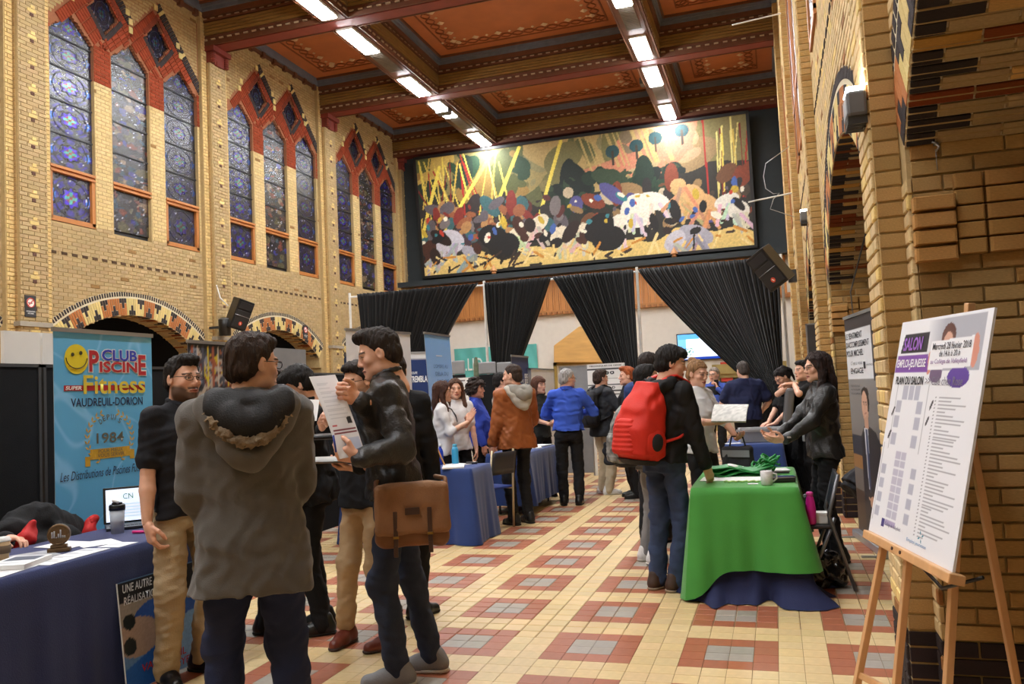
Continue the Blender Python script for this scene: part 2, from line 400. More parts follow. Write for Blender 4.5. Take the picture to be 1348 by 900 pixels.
# ---------------- stained glass windows
M_GLASS = mat('stained_glass', (60, 60, 80), .24, .25, 30, .5, 45, attr=True, spec=.7, emit=.015)
M_GLASSB = mat('stained_glass_backlit', (60, 60, 80), .16, .2, 30, .5, 45, attr=True, spec=.7, emit=.3)
M_LEAD = mat('lead_came', (26, 26, 28), .5)
M_FRAME = mat('window_wood', (176, 112, 54), .5, .1, 4)
def glass_cols(n, m, seed, style, blue):
    u, v = np.meshgrid(np.linspace(-1, 1, n), np.linspace(-1, 1, m), indexing='ij')
    g = np.random.default_rng(seed); r = np.hypot(u, v); t = np.arctan2(v, u)
    base = np.zeros((n, m, 3)); base[:] = L3(48, 48, 58)*(.7+.3*blue)
    no = g.random((n, m)); no2 = g.random(3)*6
    if style == 'rose':
        inner = r < .40+.07*np.cos(8*t)
        base = np.where(((r > .55) & (r < .95) & (np.cos(8*t+.4) > -.2))[..., None], L3(46, 40, 120)*(.35+.65*blue), base)
        base = np.where(inner[..., None], L3(58, 36, 180)*(.3+.7*blue), base)
        base = np.where((inner & (r < .26) & (np.cos(4*t) > .1))[..., None], L3(60, 140, 130)*(.45+.55*blue), base)
        base = np.where((inner & (r < .22) & (np.cos(4*t) < -.1))[..., None], L3(110, 44, 44)*(.45+.55*blue), base)
        base = np.where((np.abs(r-.46-.07*np.cos(8*t)) < .05)[..., None], L3(14, 14, 18), base)
        base = np.where((np.abs(np.abs(u)-.8)+.4*np.abs(v) < .12)[..., None], L3(60, 110, 200)*(.3+.7*blue), base)
        base = np.where(((np.abs(r-.78) < .07) & (no > .93))[..., None], L3(170, 170, 190), base)
    else:
        for _ in range(46):
            cu, cv = g.uniform(-1, 1, 2); a = g.uniform(.08, .3); b = a*g.uniform(.3, 1.4); th = g.uniform(0, PI)
            x = (u-cu)*math.cos(th)+(v-cv)*math.sin(th); y = -(u-cu)*math.sin(th)+(v-cv)*math.cos(th)
            pal = [(70, 64, 74), (90, 70, 64), (56, 54, 120), (50, 70, 84), (110, 60, 50), (60, 58, 66), (86, 82, 60), (40, 40, 50), (130, 110, 90), (34, 34, 44)]
            base = np.where(((x/a)**2+(y/b)**2 < 1)[..., None], L3(*pal[g.integers(len(pal))]), base)
        base = np.where((no > .985)[..., None], L3(170, 170, 180), base)
    return base*(.40+.46*no[..., None])*(1.0+.45*blue)
def rose_lead(mb, x, cy, cz, sy, sz):
    a = np.linspace(0, 2*PI, 49)
    for rr, wv in ((.47, .07), (.93, .02)):
        for k in range(48):
            q = []
            for aa in (a[k], a[k+1]):
                for d in (-.03, .03):
                    r = rr+wv*math.cos(8*aa)+d; q.append((x, cy+sy*r*math.cos(aa), cz+sz*r*math.sin(aa)))
            mb.add(q, [(0, 1, 3, 2)])
wn = 0
for bi, m_ in enumerate(MIDS[1:]):
    for ci, c_ in enumerate((-1.5, 0, 1.5)):
        wn += 1
        wo = thing('window_%d' % wn, None or 'window', 'window'); del wo['label']; del wo['category']; wo['kind'] = 'structure'
        yc = m_+c_; xg = XL-.07
        style = 'figure' if ci == 1 else 'rose'
        blue = [(1.0, .12, .08), (.45, .3, .12), (.45, .15, .25)][bi][ci]
        rows = [(5.99, 6.62), (6.62, 7.25), (7.25, 7.88), (7.88, 8.45), (8.45, WZA), (5.05, 5.87)]
        for ri, (z0, z1) in enumerate(rows):
            mb = MB(); n = 30
            bb = blue*(1.0 if ri in (0, 1, 5) else (.75 if ri == 2 else .4)) if (bi, ci) == (0, 0) else blue*(.6+.5*hsh(bi, ci, ri))
            cols = glass_cols(n, n, bi*100+ci*10+ri, style, min(1, bb))
            hw = WHW if ri != 5 else WHW-.02
            uu, vv = np.meshgrid(np.linspace(-1, 1, n), np.linspace(0, 1, n), indexing='ij')
            Z = z0+vv*(z1-z0); hwz = np.where(Z > WZS, np.clip(WHW*(WZA-Z)/(WZA-WZS), .004, WHW), hw)
            Y = yc+uu*hwz
            mb.grid(np.stack([np.full_like(Y, xg), Y, Z], -1), cols)
            pane = mb.build('pane', M_GLASSB if (bb > .6) else M_GLASS, wo)
            if style == 'rose' and ri != 4:
                lb = MB(); rose_lead(lb, xg+.006, yc, (z0+z1)/2, .42, (z1-z0)*.46); lb.build('lead', M_LEAD, pane)
            if ri in (0, 1, 2, 3):
                gb = MB(); gb.box((xg, yc-WHW, z1-.014), (xg+.02, yc+WHW, z1+.014)); gb.build('glazing_bar', M_LEAD, wo)
        fb = MB(); fb.box((XL-.1, yc-WHW, 5.87), (XL+.01, yc+WHW, 5.91)); fb.box((XL-.1, yc-WHW, 5.91), (XL-.03, yc+WHW, 5.96)); fb.box((XL-.1, yc-WHW, 5.95), (XL+.01, yc+WHW, 6.0))
        fb.build('transom', M_FRAME, wo)
        fb = MB()
        if ci != 1:
            for y0, y1, z0, z1 in ((yc-WHW, yc+WHW, WZ0, 5.06), (yc+WHW-.08, yc+WHW, 5.0, 5.9), (yc-WHW, yc-WHW+.06, 5.0, 5.9)): fb.box((XL-.1, y0, z0), (XL-.01, y1, z1))
        else: fb.box((XL-.2, yc-WHW, WZ0), (XL-.1, yc+WHW, 5.05))
        fb.build('frame', M_FRAME if ci != 1 else M_LEAD, wo)
    for c_ in (-.75, .75):
        wn += 1
        wo = thing('window_%d' % wn, 'x', 'y'); del wo['label']; del wo['category']; wo['kind'] = 'structure'
        n = 24; uu, vv = np.meshgrid(np.linspace(-1, 1, n), np.linspace(-1, 1, n), indexing='ij')
        # a lozenge pane from a square turned on its corner
        mb = MB(); mb.grid(np.stack([np.full_like(uu, XL-.06), m_+LZ+c_+.37*(uu-vv)/2, 9.34+.48*(uu+vv)/2], -1), glass_cols(n, n, bi*7+int(c_*4)+50, 'rose', .12)*.7)
        p_ = mb.build('pane', M_GLASS, wo)
        lb = MB(); rose_lead(lb, XL-.05, m_+LZ+c_, 9.34, .2, .26); lb.build('lead', M_LEAD, p_)
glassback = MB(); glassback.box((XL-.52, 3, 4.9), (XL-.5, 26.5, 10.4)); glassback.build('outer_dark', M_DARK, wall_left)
# ================================================================== right wall
XR = .60; XRP = .482; RW = 1.7
RM = [1.79, 7.29, 12.79, 18.28, 23.75]; PR = [-1.25, 4.30, 10.06, 15.55, 21.05]; PW = [.34, .23, .34, .34, .34]
MIDS_L = MIDS
def rrel(y):
    d = np.asarray(y)[..., None]-np.array(RM); k = np.argmin(np.abs(d), -1); return np.take_along_axis(d, k[..., None], -1)[..., 0]
def r_arch(y, z, r): return (rrel(y)**2+(z-AC)**2 < r*r) & (np.abs(rrel(y)) < 2.14*r/ARI)
rb = MB()
for y in np.arange(-2.0, 26.5, .045):
    yc = y+.0225; r_ = abs(float(rrel(np.array(yc))))
    z0 = 0.0
    if r_ < 2.14: z0 = AC+math.sqrt(ARI**2-r_**2)
    rb.box((XR, y, z0), (XR+RW, y+.046, 11.2))
wall_right = rb.build('wall_right', M_MORTAR, kind='structure')
cb = MB(); cb.box((XR+RW+2.2, -2, 0), (XR+RW+2.4, 27, 5)); cb.box((XR+RW, -2, 4.2), (XR+RW+2.4, 27, 4.4)); cb.box((XR, -9, 0), (XR+RW, -2, 11.2)); cb.build('corridor_back', mat('corridor_dim', (120, 100, 72), .9), wall_right)
qp = []
def colR(y, z):
    y = -y
    if random.random() < .05: return jit((150, 104, 60))
    if z < .36: return jit((52, 42, 40))
    return jit((204, 178, 132) if random.random() > .12 else (220, 192, 124), .08)
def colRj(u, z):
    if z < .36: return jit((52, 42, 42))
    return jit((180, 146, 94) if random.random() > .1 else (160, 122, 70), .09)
CR = .0705
ones = lambda u, v: np.ones(len(u), bool)
def rpil(y): return np.min(np.abs(np.asarray(y)[..., None]-np.array(PR))-np.array(PW), -1) < 0
lay(qp, np.array([XR, 0, 0.]), RR, -26.3, -2.0, 0, 10.9, lambda u, v: ~((rrel(-u)**2+(v-AC)**2 < ARE**2) & (v > 2.3) & (v < AC+ARE)) & ~rpil(-u) & ~((np.abs(rrel(-u)) < 2.14) & (v < 2.6)), colR, course=CR)
for y in np.arange(-1.5, 26.2, .24):
    if not bool(rpil(np.array(y))): piece(qp, (XR-.006, y, 4.385), (.13, .05, .02), RR, jit((64, 52, 44)))
pb = MB()
for p, pw in zip(PR[1:], PW[1:]):
    pb.box((XRP+.006, p-pw, 0), (XR+.01, p+pw, 10.6))
    lay(qp, np.array([XRP, 0, 0.]), RR, -p-pw, -p+pw, 0, 10.6, ones, colR, course=CR)
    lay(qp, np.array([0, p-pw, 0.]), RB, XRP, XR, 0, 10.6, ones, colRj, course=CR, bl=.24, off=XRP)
    # jamb of the opening on this side of the pier
    yj = [m for m in RM if m < p][-1]+2.14
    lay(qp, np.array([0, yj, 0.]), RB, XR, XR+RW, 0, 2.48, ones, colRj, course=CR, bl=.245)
    for k in range(4):      # stepped impost bricks
        piece(qp, (XR+.085, yj-.012-.008*(k+1), 1.98+k*CR*1.02), (.16, .058, .07), RB, jit((186, 140, 82)))
    for k in range(5):
        piece(qp, (XR+.225, yj-.018, 2.0+k*CR), (.105, .062, .06), RB, jit((176, 134, 78)))
        for q in range(6): piece(qp, (XR+.285+.215*(q+.5)-(k % 2)*.0, yj-.018, 2.0+k*CR), (.207, .062, .06), RB, jit((176, 134, 78)))
pb.build('pilaster', M_MORTAR, wall_right)
arch(wall_right, XR, RR, RM, -1, RW, math.asin(2.14/ARI), 76)
emit(wall_right, qp, 300, 'brick', M_BRICKO, M_BRICK, 'brickwork')
# upper openings of the right wall, seen almost edge-on: timber reveals that stand a little proud
for m in RM[1:]:
    for c_ in (-1.5, 0, 1.5):
        wn += 1
        wo = thing('window_%d' % wn, 'x', 'y'); del wo['label']; del wo['category']; wo['kind'] = 'structure'
        f_ = MB(); yc = m+c_
        for y0, y1, z0, z1 in ((yc-.5, yc-.42, 5, 8.5), (yc+.42, yc+.5, 5, 8.5), (yc-.5, yc+.5, 4.95, 5.05), (yc-.42, yc+.42, 5.9, 5.98)): f_.box((XR-.035, y0, z0), (XR+.0, y1, z1))
        f_.build('frame', M_FRAME, wo)
        g_ = MB(); g_.box((XR-.014, yc-.42, 5.05), (XR-.01, yc+.42, 5.9), L3(40, 40, 60)); g_.box((XR-.014, yc-.42, 5.98), (XR-.01, yc+.42, 8.5), L3(40, 40, 56)); g_.build('pane', M_GLASS, wo)
# ================================================================== back wall
YB = 26.5
bw = MB(); bw.box((-13, YB, 0), (2, YB+.3, 11.2)); wall_back = bw.build('wall_back', mat('wall_beige', (216, 211, 202), .85, .03), kind='structure')
hb = MB(); hb.box((-13, -9.2, 0), (3, -9, 11.2)); hb.build('wall_front', mat('wall_front_tan', (190, 160, 112), .9), kind='structure')
db = MB(); db.box((-12.2, YB-.12, 5.35), (.6, YB-.001, 10.9)); db.box((-12.2, YB-.55, 5.25), (.6, YB-.12, 5.42)); db.build('trim_1', mat('slate_board', (38, 46, 50), .7, .06), kind='structure')
# timber boards and cornice under it
tr = thing('trim_2', 'x', 'y'); del tr['label']; del tr['category']; tr['kind'] = 'structure'
bm_ = mat('board_orange', (196, 132, 70), .5, .14, 3, rnd=.12, stretch=(5, 5, .5))
for k in range(60):
    x = -12.1+k*.21
    b = MB(); b.box((x+.004, YB-.03, 4.1), (x+.204, YB-.001, 5.3)); b.box((x+.012, YB-.05, 4.1), (x+.06, YB-.02, 5.3)); b.build('plank', bm_, tr)
b = MB(); b.box((-12.1, YB-.14, 3.96), (.6, YB-.001, 4.1)); b.build('cornice', mat('cornice_wood', (176, 118, 62), .5, .1), tr)
b = MB()
for k in range(70): b.box((-12.0+k*.18, YB-.2, 3.96), (-11.9+k*.18, YB-.13, 4.04))
b.build('dentils', mat('dentil_wood', (150, 96, 48), .5), tr, kind='stuff')
for px, py in ((650, 368), (888, 342)):
    p = AY(px, py+6, YB-.5); f_ = MB(); f_.lathe([(.05, 0), (.09, .05), (.05, .1), (.12, .12), (.1, .17), (.05, .25), (.012, .33)], (p[0], p[1]+.06, 5.42), 10)
    f_.build('finial', mat('finial_wood', (196, 140, 90), .5), tr)
# ================================================================== ceiling
ZB, ZP = 9.8, 10.8
cl = MB(); cl.box((-12.7, -9, ZP+.02), (2.3, YB+.3, ZP+.3)); ceiling = cl.build('ceiling', mat('ceiling_slab', (92, 48, 24), .7), kind='structure')
M_BEAM = mat('beam_brown', (104, 64, 42), .5, .15, 4); M_BEAMR = mat('beam_red', (126, 52, 42), .5, .15, 4); M_RIB = mat('beam_olive', (136, 106, 56), .4, .12, 4)
M_DASH = mat('dash_pale', (190, 168, 140), .6); M_CTRIM = mat('coffer_trim_blue', (104, 112, 126), .5); M_PANEL = mat('coffer_panel', (180, 108, 64), .55, .1, 2); M_CARVE = mat('carving_brown', (130, 70, 34), .6); M_LEAF = mat('leaf_pale', (206, 180, 148), .6)
TB = [(-9.0, -8.6)]+[(16.105+5.12*k-.225, 16.105+5.12*k+.225) for k in range(-4, 2)]+[(26.0, 26.5)]
LBX = [(-9.03, -8.41), (-2.94, -2.32)]
def face_strips(parts, o, u, n, ln):
    """the moulded bands on one vertical beam face: origin o (bottom), u along, n outwards"""
    u = np.array(u, float); n = np.array(n, float); z = np.array([0, 0, 1.0]); R = np.array([u, np.cross(n, u), n])
    if R[1][2] < 0: R[1] = -R[1]
    mid = np.array(o, float)+u*ln/2
    def strip(mb, z0, z1, d): mb.cbox(mid+z*(z0+z1)/2+n*d/2, (ln, z1-z0, d), [u, z, n])
    strip(parts['b'], 0, .1, .03); strip(parts['b'], .17, .23, .02)
    for k in range(4): strip(parts['o'], .245+k*.075, .305+k*.075, .045)
    strip(parts['b'], .56, .6, .06); strip(parts['b'], .66, .78, .09)
    strip(parts['t'], .78, .86, .13); strip(parts['t'], .86, .93, .17)
    strip(parts['b'], .93, 1.0, .21)
    for zc in (.135, .63):
        for k in range(int(ln/.22)):
            parts['d'].cbox(np.array(o)+u*(.11+k*.22)+z*zc+n*.02, (.11, .035, .03), [u, z, n])
nm = {'b': ('moulding', M_BEAM), 'o': ('rib', M_RIB), 't': ('coffer_trim', M_CTRIM), 'd': ('dashes', M_DASH)}
def flush(parts, parent):
    for k, mb in parts.items():
        if mb.n: mb.build(nm[k][0], nm[k][1], parent, kind='stuff' if k == 'd' else None)
def newparts(): return {k: MB() for k in 'botd'}
xs = [(-12.2, -9.03), (-8.41, -2.94), (-2.32, .6)]
for y0, y1 in TB:
    b = MB(); b.box((-12.2, y0, ZB+.02), (.6, y1, ZP+.03)); b.box((-12.2, y0+.05, ZB), (.6, y1-.05, ZB+.02), mi=1)
    o = b.build('beam', [M_BEAM, M_BEAMR], ceiling); pt = newparts()
    for a, c_ in xs:
        face_strips(pt, (a, y0, ZB), (1, 0, 0), (0, -1, 0), c_-a)
        if y1 < 26: face_strips(pt, (a, y1, ZB), (1, 0, 0), (0, 1, 0), c_-a)
    flush(pt, o)
for x0, x1 in LBX:
    for (a0, a1), (b0, b1) in zip(TB[:-1], TB[1:]):
        b = MB(); b.box((x0, a1, ZB+.02), (x1, b0, ZP+.03)); b.box((x0+.04, a1, ZB), (x1-.04, b0, ZB+.02), mi=0)
        o = b.build('beam', [M_BEAM, M_BEAMR], ceiling); pt = newparts()
        face_strips(pt, (x0, a1, ZB), (0, 1, 0), (-1, 0, 0), b0-a1); face_strips(pt, (x1, a1, ZB), (0, 1, 0), (1, 0, 0), b0-a1)
        flush(pt, o)
for (a0, a1), (b0, b1) in zip(TB[:-1], TB[1:]):
    for X0, X1 in xs:
        b = MB(); b.box((X0, a1, ZP-.01), (X1, b0, ZP+.03)); o = b.build('panel', M_PANEL, ceiling)
        if b0 < 8: continue
        ed = MB()
        if X0 < -12: pt = newparts(); face_strips(pt, (X0, a1, ZB), (0, 1, 0), (1, 0, 0), 0.001); 
        ed.box((X0, a1, ZP-.22), (X0+.12, b0, ZP)) if X0 < -12 else None
        ed.box((X1-.12, a1, ZP-.22), (X1, b0, ZP)) if X1 > 0 else None
        if ed.n: ed.build('coffer_trim', M_CTRIM, o)
        cv = MB(); lf = MB(); i1, i2 = .55, 1.0
        cs = [(X0+i1, a1+i1), (X1-i1, a1+i1), (X1-i1, b0-i1), (X0+i1, b0-i1)]
        for q in range(4):
            p0 = np.array(cs[q]); p1 = np.array(cs[(q+1) % 4]); d = (p1-p0); l_ = np.linalg.norm(d); d /= l_; nn = np.array([-d[1], d[0]])
            cv.box(*[(min(p0[0], p1[0])-.02, min(p0[1], p1[1])-.02, ZP-.03), (max(p0[0], p1[0])+.02, max(p0[1], p1[1])+.02, ZP-.01)])
            t = np.linspace(0, l_, int(l_/.07)); pts = p0+d*t[:, None]+nn*(.22+.11*np.sin(t*2*PI/.62))[:, None]
            cv.tube(np.concatenate([pts, np.full((len(pts), 1), ZP-.02)], 1), .022, 5)
            pts = p0+d*t[:, None]+nn*(.22-.11*np.sin(t*2*PI/.62))[:, None]
            cv.tube(np.concatenate([pts, np.full((len(pts), 1), ZP-.02)], 1), .016, 5)
            for k in range(int(l_/.62)):
                c = p0+d*(.31+k*.62)+nn*.44; a_ = math.atan2(d[1], d[0])
                lf.lathe([(.001, -.05), (.105, 0), (.02, .02)], (c[0], c[1], ZP-.03), 4); lf.lathe([(.001, -.03), (.05, 0), (.01, .02)], (c[0]+d[0]*.31, c[1]+d[1]*.31, ZP-.03), 4)
        cv.build('carving', M_CARVE, o, kind='stuff'); lf.build('leaf_tips', M_LEAF, o, kind='stuff')
# wooden corbels over the left pilasters
for p in PILS[1:]:
    b = MB(); b.box((XL, p-.26, 9.42), (XL+.24, p+.26, 9.8)); b.box((XL, p-.33, 9.68), (XL+.34, p+.33, 9.8))
    for sgn in (-1, 1):
        for k in range(5): b.lathe([(.05, 0), (.062, .02), (.05, .045)], (XL+.26, p+sgn*.24, 9.42+k*.05), 8)
    b.box((XL, p-.1, 9.4), (XL+.26, p+.1, 9.5)); b.build('corbel', M_BEAMR, ceiling)
b = MB()
for m_ in MIDS[1:]:
    for k in range(-4, 5): b.box((XL, m_+k*.5-.06, ZP-.36), (XL+.1, m_+k*.5+.06, ZP-.22))
    b.box((XL, m_-2.3, ZP-.3), (XL+.06, m_+2.3, ZP-.2))
b.build('bracket', M_BEAM, ceiling)
# ---------------- fluorescent lights
em = bpy.data.materials.new('tube_light'); em.use_nodes = True; nt = em.node_tree; nt.nodes.remove(nt.nodes['Principled BSDF'])
e_ = nt.nodes.new('ShaderNodeEmission'); e_.inputs[0].default_value = (.97, .985, 1, 1); e_.inputs[1].default_value = LAMP_W/ (PI*1.3*.34); nt.links.new(e_.outputs[0], nt.nodes['Material Output'].inputs[0])
M_HOUS = mat('lamp_housing', (196, 190, 180), .5); M_GRILL = mat('lamp_grille', (120, 112, 100), .5)
side = {-8.72: 'left', -2.63: 'right'}
ordw = ['first', 'second', 'third', 'fourth', 'fifth', 'sixth', 'seventh', 'eighth', 'ninth', 'tenth', 'eleventh', 'twelfth']
for lx in (-8.72, -2.63):
    ly = [y for k in range(2, -5, -1) for y in (21.43+5.12*(k-1)+3.12, 21.43+5.12*(k-1)) if -7 < y < 26]
    for n_, y in enumerate(ly):
        t = thing('ceiling_light', '%s fluorescent ceiling light from the mural in the %s row on the beam' % (ordw[min(n_, 11)], 'row nearer the stained glass' and ('window-side' if lx < -5 else 'arcade-side')), 'light', (lx, y, ZB), 0, 'fluorescent ceiling lights')
        b = MB(); b.box((-.2, -.03, -.05), (.2, 1.36, 0)); b.build('housing', M_HOUS, t)
        b = MB(); b.box((-.17, 0, -.075), (.17, 1.33, -.05)); b.build('diffuser', em, t)
    for k in range(0, 5):
        y = 26.0-5.12*k-2.6
        if 5 < y < 26:
            t = thing('ceiling_grille', '%s grey air grille from the mural between two lights of the %s row' % (ordw[k], 'window-side' if lx < -5 else 'arcade-side'), 'grille', (lx, y-.75, ZB), 0, 'grilles between the lights')
            b = MB(); b.box((-.17, 0, -.02), (.17, 1.5, 0)); b.build('plate', M_GRILL, t)
            b = MB()
            for q in range(24): b.box((-.16, .03+q*.06, -.03), (.16, .055+q*.06, -.02))
            b.build('slats', M_GRILL, t, kind='stuff')
# ================================================================== figures: bodies and clothes grown as smooth distance fields
def unit(v): v = np.asarray(v, float); return v/(np.linalg.norm(v)+1e-9)
class Vol:
    def __init__(s, lo, hi, h):
        s.h = h; s.lo = np.asarray(lo, float)-2*h; n = np.ceil((np.asarray(hi, float)+2*h-s.lo)/h).astype(int)+1
        s.ax = [(s.lo[i]+np.arange(n[i])*h).astype(np.float32) for i in range(3)]
        s.F = np.full(n, 1.0, np.float32)
    def _sub(s, lo, hi):
        sl = []
        for i in range(3):
            a = max(0, int(np.floor((lo[i]-s.lo[i])/s.h))); b = min(len(s.ax[i]), int(np.ceil((hi[i]-s.lo[i])/s.h))+1)
            if b <= a: return None
            sl.append(slice(a, b))
        return tuple(sl)
    def _pts(s, sl): return s.ax[0][sl[0]][:, None, None], s.ax[1][sl[1]][None, :, None], s.ax[2][sl[2]][None, None, :]
    def _join(s, sl, d, k, op):
        A = s.F[sl]
        if op == 'add':
            if k > 0:
                q = np.maximum(k-np.abs(A-d), 0)/k; s.F[sl] = np.minimum(A, d)-q*q*k*.25
            else: s.F[sl] = np.minimum(A, d)
        elif op == 'sub':
            d = -d
            if k > 0:
                q = np.maximum(k-np.abs(A-d), 0)/k; s.F[sl] = np.maximum(A, d)+q*q*k*.25
            else: s.F[sl] = np.maximum(A, d)
    def cap(s, a, b, ra, rb=None, k=.0, op='add', flat=None, fl=1.0):
        a = np.asarray(a, float); b = np.asarray(b, float); rb = ra if rb is None else rb
        m = max(ra, rb)*max(1, fl)+k+3*s.h
        sl = s._sub(np.minimum(a, b)-m, np.maximum(a, b)+m)
        if sl is None: return
        X, Y, Z = s._pts(sl); ba = b-a; L = float(ba @ ba)+1e-12
        px, py, pz = X-a[0], Y-a[1], Z-a[2]
        t = np.clip((px*ba[0]+py*ba[1]+pz*ba[2])/L, 0, 1)
        px, py, pz = px-t*ba[0], py-t*ba[1], pz-t*ba[2]
        q = px*px+py*py+pz*pz
        if flat is not None:
            n = unit(flat); c = px*n[0]+py*n[1]+pz*n[2]; q = q+c*c*(1/(fl*fl)-1)
        s._join(sl, np.sqrt(q)-(ra+(rb-ra)*t), k, op)
    def chain(s, pts, rs, k=0.0, **kw):
        for i in range(len(pts)-1): s.cap(pts[i], pts[i+1], rs[i], rs[i+1], k, **kw)
    def ell(s, c, r, R=None, k=0.0, op='add'):
        c = np.asarray(c, float); r = np.asarray(r, float); m = r.max()+k+3*s.h
        sl = s._sub(c-m, c+m)
        if sl is None: return
        X, Y, Z = s._pts(sl); px, py, pz = X-c[0], Y-c[1], Z-c[2]
        if R is not None:
            R = np.asarray(R); px, py, pz = px*R[0][0]+py*R[0][1]+pz*R[0][2], px*R[1][0]+py*R[1][1]+pz*R[1][2], px*R[2][0]+py*R[2][1]+pz*R[2][2]
        k0 = np.sqrt((px/r[0])**2+(py/r[1])**2+(pz/r[2])**2); k1 = np.sqrt((px/r[0]**2)**2+(py/r[1]**2)**2+(pz/r[2]**2)**2)+1e-9
        s._join(sl, k0*(k0-1)/k1, k, op)
    def loft(s, M, org, tab, k=0.0, p=2.3, op='add'):
        """tab rows: z, rx, ry, y offset in the frame M (rows x,y,z) at org"""
        tab = np.array(tab, float); M = np.asarray(M, float); org = np.asarray(org, float)
        m = max(tab[:, 1].max(), tab[:, 2].max())+abs(tab[:, 3]).max()+k+3*s.h
        ends = np.array([org+M[2]*tab[0, 0], org+M[2]*tab[-1, 0]])
        sl = s._sub(ends.min(0)-m, ends.max(0)+m)
        if sl is None: return
        X, Y, Z = s._pts(sl); px, py, pz = X-org[0], Y-org[1], Z-org[2]
        x = px*M[0][0]+py*M[0][1]+pz*M[0][2]; y = px*M[1][0]+py*M[1][1]+pz*M[1][2]; z = px*M[2][0]+py*M[2][1]+pz*M[2][2]
        rx = np.interp(z, tab[:, 0], tab[:, 1]).astype(np.float32); ry = np.interp(z, tab[:, 0], tab[:, 2]).astype(np.float32); yo = np.interp(z, tab[:, 0], tab[:, 3]).astype(np.float32)
        d = ((np.abs(x/rx)**p+np.abs((y-yo)/ry)**p)**(1/p)-1)*np.minimum(rx, ry)
        d = np.maximum(d, np.maximum(z-tab[-1, 0], tab[0, 0]-z))
        s._join(sl, d, k, op)
    def cut(s, n, d):
        """keep the side where n.p > d"""
        n = unit(n); X, Y, Z = s.ax[0][:, None, None], s.ax[1][None, :, None], s.ax[2][None, None, :]
        s.F = np.maximum(s.F, d-(X*n[0]+Y*n[1]+Z*n[2])).astype(np.float32)
    def wrinkle(s, amp, freq, seed, stretch=(1, 1, 1)):
        g = np.random.default_rng(seed); X, Y, Z = s.ax[0][:, None, None]*stretch[0], s.ax[1][None, :, None]*stretch[1], s.ax[2][None, None, :]*stretch[2]
        tot = 0
        w1 = np.sin(X*freq*.6+Y*freq*.4+g.uniform(0, 6)); w2 = np.sin(Z*freq*.7-Y*freq*.5+g.uniform(0, 6))
        for i in range(3):
            v = unit(g.normal(size=3))*freq*(1+.45*i)
            tot = tot+np.sin(X*v[0]+Y*v[1]+Z*v[2]+g.uniform(0, 6)+1.6*w1*(i != 1)+1.4*w2)/(1+.4*i)
        s.F += (amp*tot).astype(np.float32)
    def mesh(s):
        F = s.F; F[0] = F[-1] = 1; F[:, 0] = F[:, -1] = 1; F[:, :, 0] = F[:, :, -1] = 1
        S = F < 0; n = F.shape; ids = []; pos = []; quads = []; flip = []
        st = np.array([n[1]*n[2], n[2], 1])
        for ax in range(3):
            a = [slice(None)]*3; b = [slice(None)]*3; a[ax] = slice(0, -1); b[ax] = slice(1, None)
            I = np.nonzero(S[tuple(a)] != S[tuple(b)]); I = np.stack(I, 1)
            if not len(I): continue
            J = I.copy(); J[:, ax] += 1
            f0 = F[tuple(I.T)]; f1 = F[tuple(J.T)]; t = f0/(f0-f1)
            p = I.astype(np.float64); p[:, ax] += t
            o1, o2 = [(1, 2), (2, 0), (0, 1)][ax]
            cells = []
            for d1, d2 in ((1, 1), (0, 1), (0, 0), (1, 0)):
                c = I.copy(); c[:, o1] -= d1; c[:, o2] -= d2; cells.append(c @ st)
            q = np.stack(cells, 1); quads.append(np.where(S[tuple(I.T)][:, None], q, q[:, ::-1]))
            for c in cells: ids.append(c); pos.append(p)
        if not quads: return np.zeros((0, 3)), np.zeros((0, 4), int)
        ids = np.concatenate(ids); pos = np.concatenate(pos); Q = np.concatenate(quads)
        u, inv = np.unique(ids, return_inverse=True); cnt = np.bincount(inv)
        V = np.stack([np.bincount(inv, pos[:, i])/cnt for i in range(3)], 1)*s.h+s.lo
        return V, np.searchsorted(u, Q)
def relax(V, Q, it=1, lam=.5):
    for _ in range(it):
        acc = np.zeros_like(V); c = np.zeros(len(V))
        for a, b in ((0, 1), (1, 2), (2, 3), (3, 0)):
            for i, j in ((a, b), (b, a)):
                for d in range(3): acc[:, d] += np.bincount(Q[:, i], V[Q[:, j], d], len(V))
                c += np.bincount(Q[:, i], minlength=len(V))
        V = V*(1-lam)+lam*acc/np.maximum(c, 1)[:, None]
    return V
def sdf_obj(name, parts, mats, parent, cols=None, smooth=True, it=1):
    """parts: list of (V,Q[,col])"""
    Vs, Qs, Cs, n = [], [], [], 0
    for p in parts:
        V, Q = p[0], p[1]
        if not len(V): continue
        if it: V = relax(V, Q, it, .4)
        Vs.append(V); Qs.append(Q+n); n += len(V)
        Cs.append(p[2] if len(p) > 2 else np.ones((len(V), 3)))
    V = np.concatenate(Vs); Q = np.concatenate(Qs)
    me = bpy.data.meshes.new(name)
    mesh_fast(me, V, Q.astype(np.int32).ravel(), np.full(len(Q), 4, np.int32), np.concatenate(Cs), mats, None, smooth)
    return link(name, me, parent)
M_SKIN = mat('skin', (200, 150, 120), .5, .05, 30, .08, 200, attr=True, spec=.4)
def cloth(name, rgb, rough=.8, bump=.25, bs=140, var=.1, sheen=.0, metal=0, spec=.25): return mat('cloth_'+name, rgb, rough, var, 8, bump, bs, sheen=sheen, spec=spec)
def hairmat(rgb): return mat('hair_%d_%d_%d' % rgb, rgb, .62, .5, 70, 1.0, 260, spec=.35, stretch=(1, 1, .14))
SKIN = (226, 178, 152)
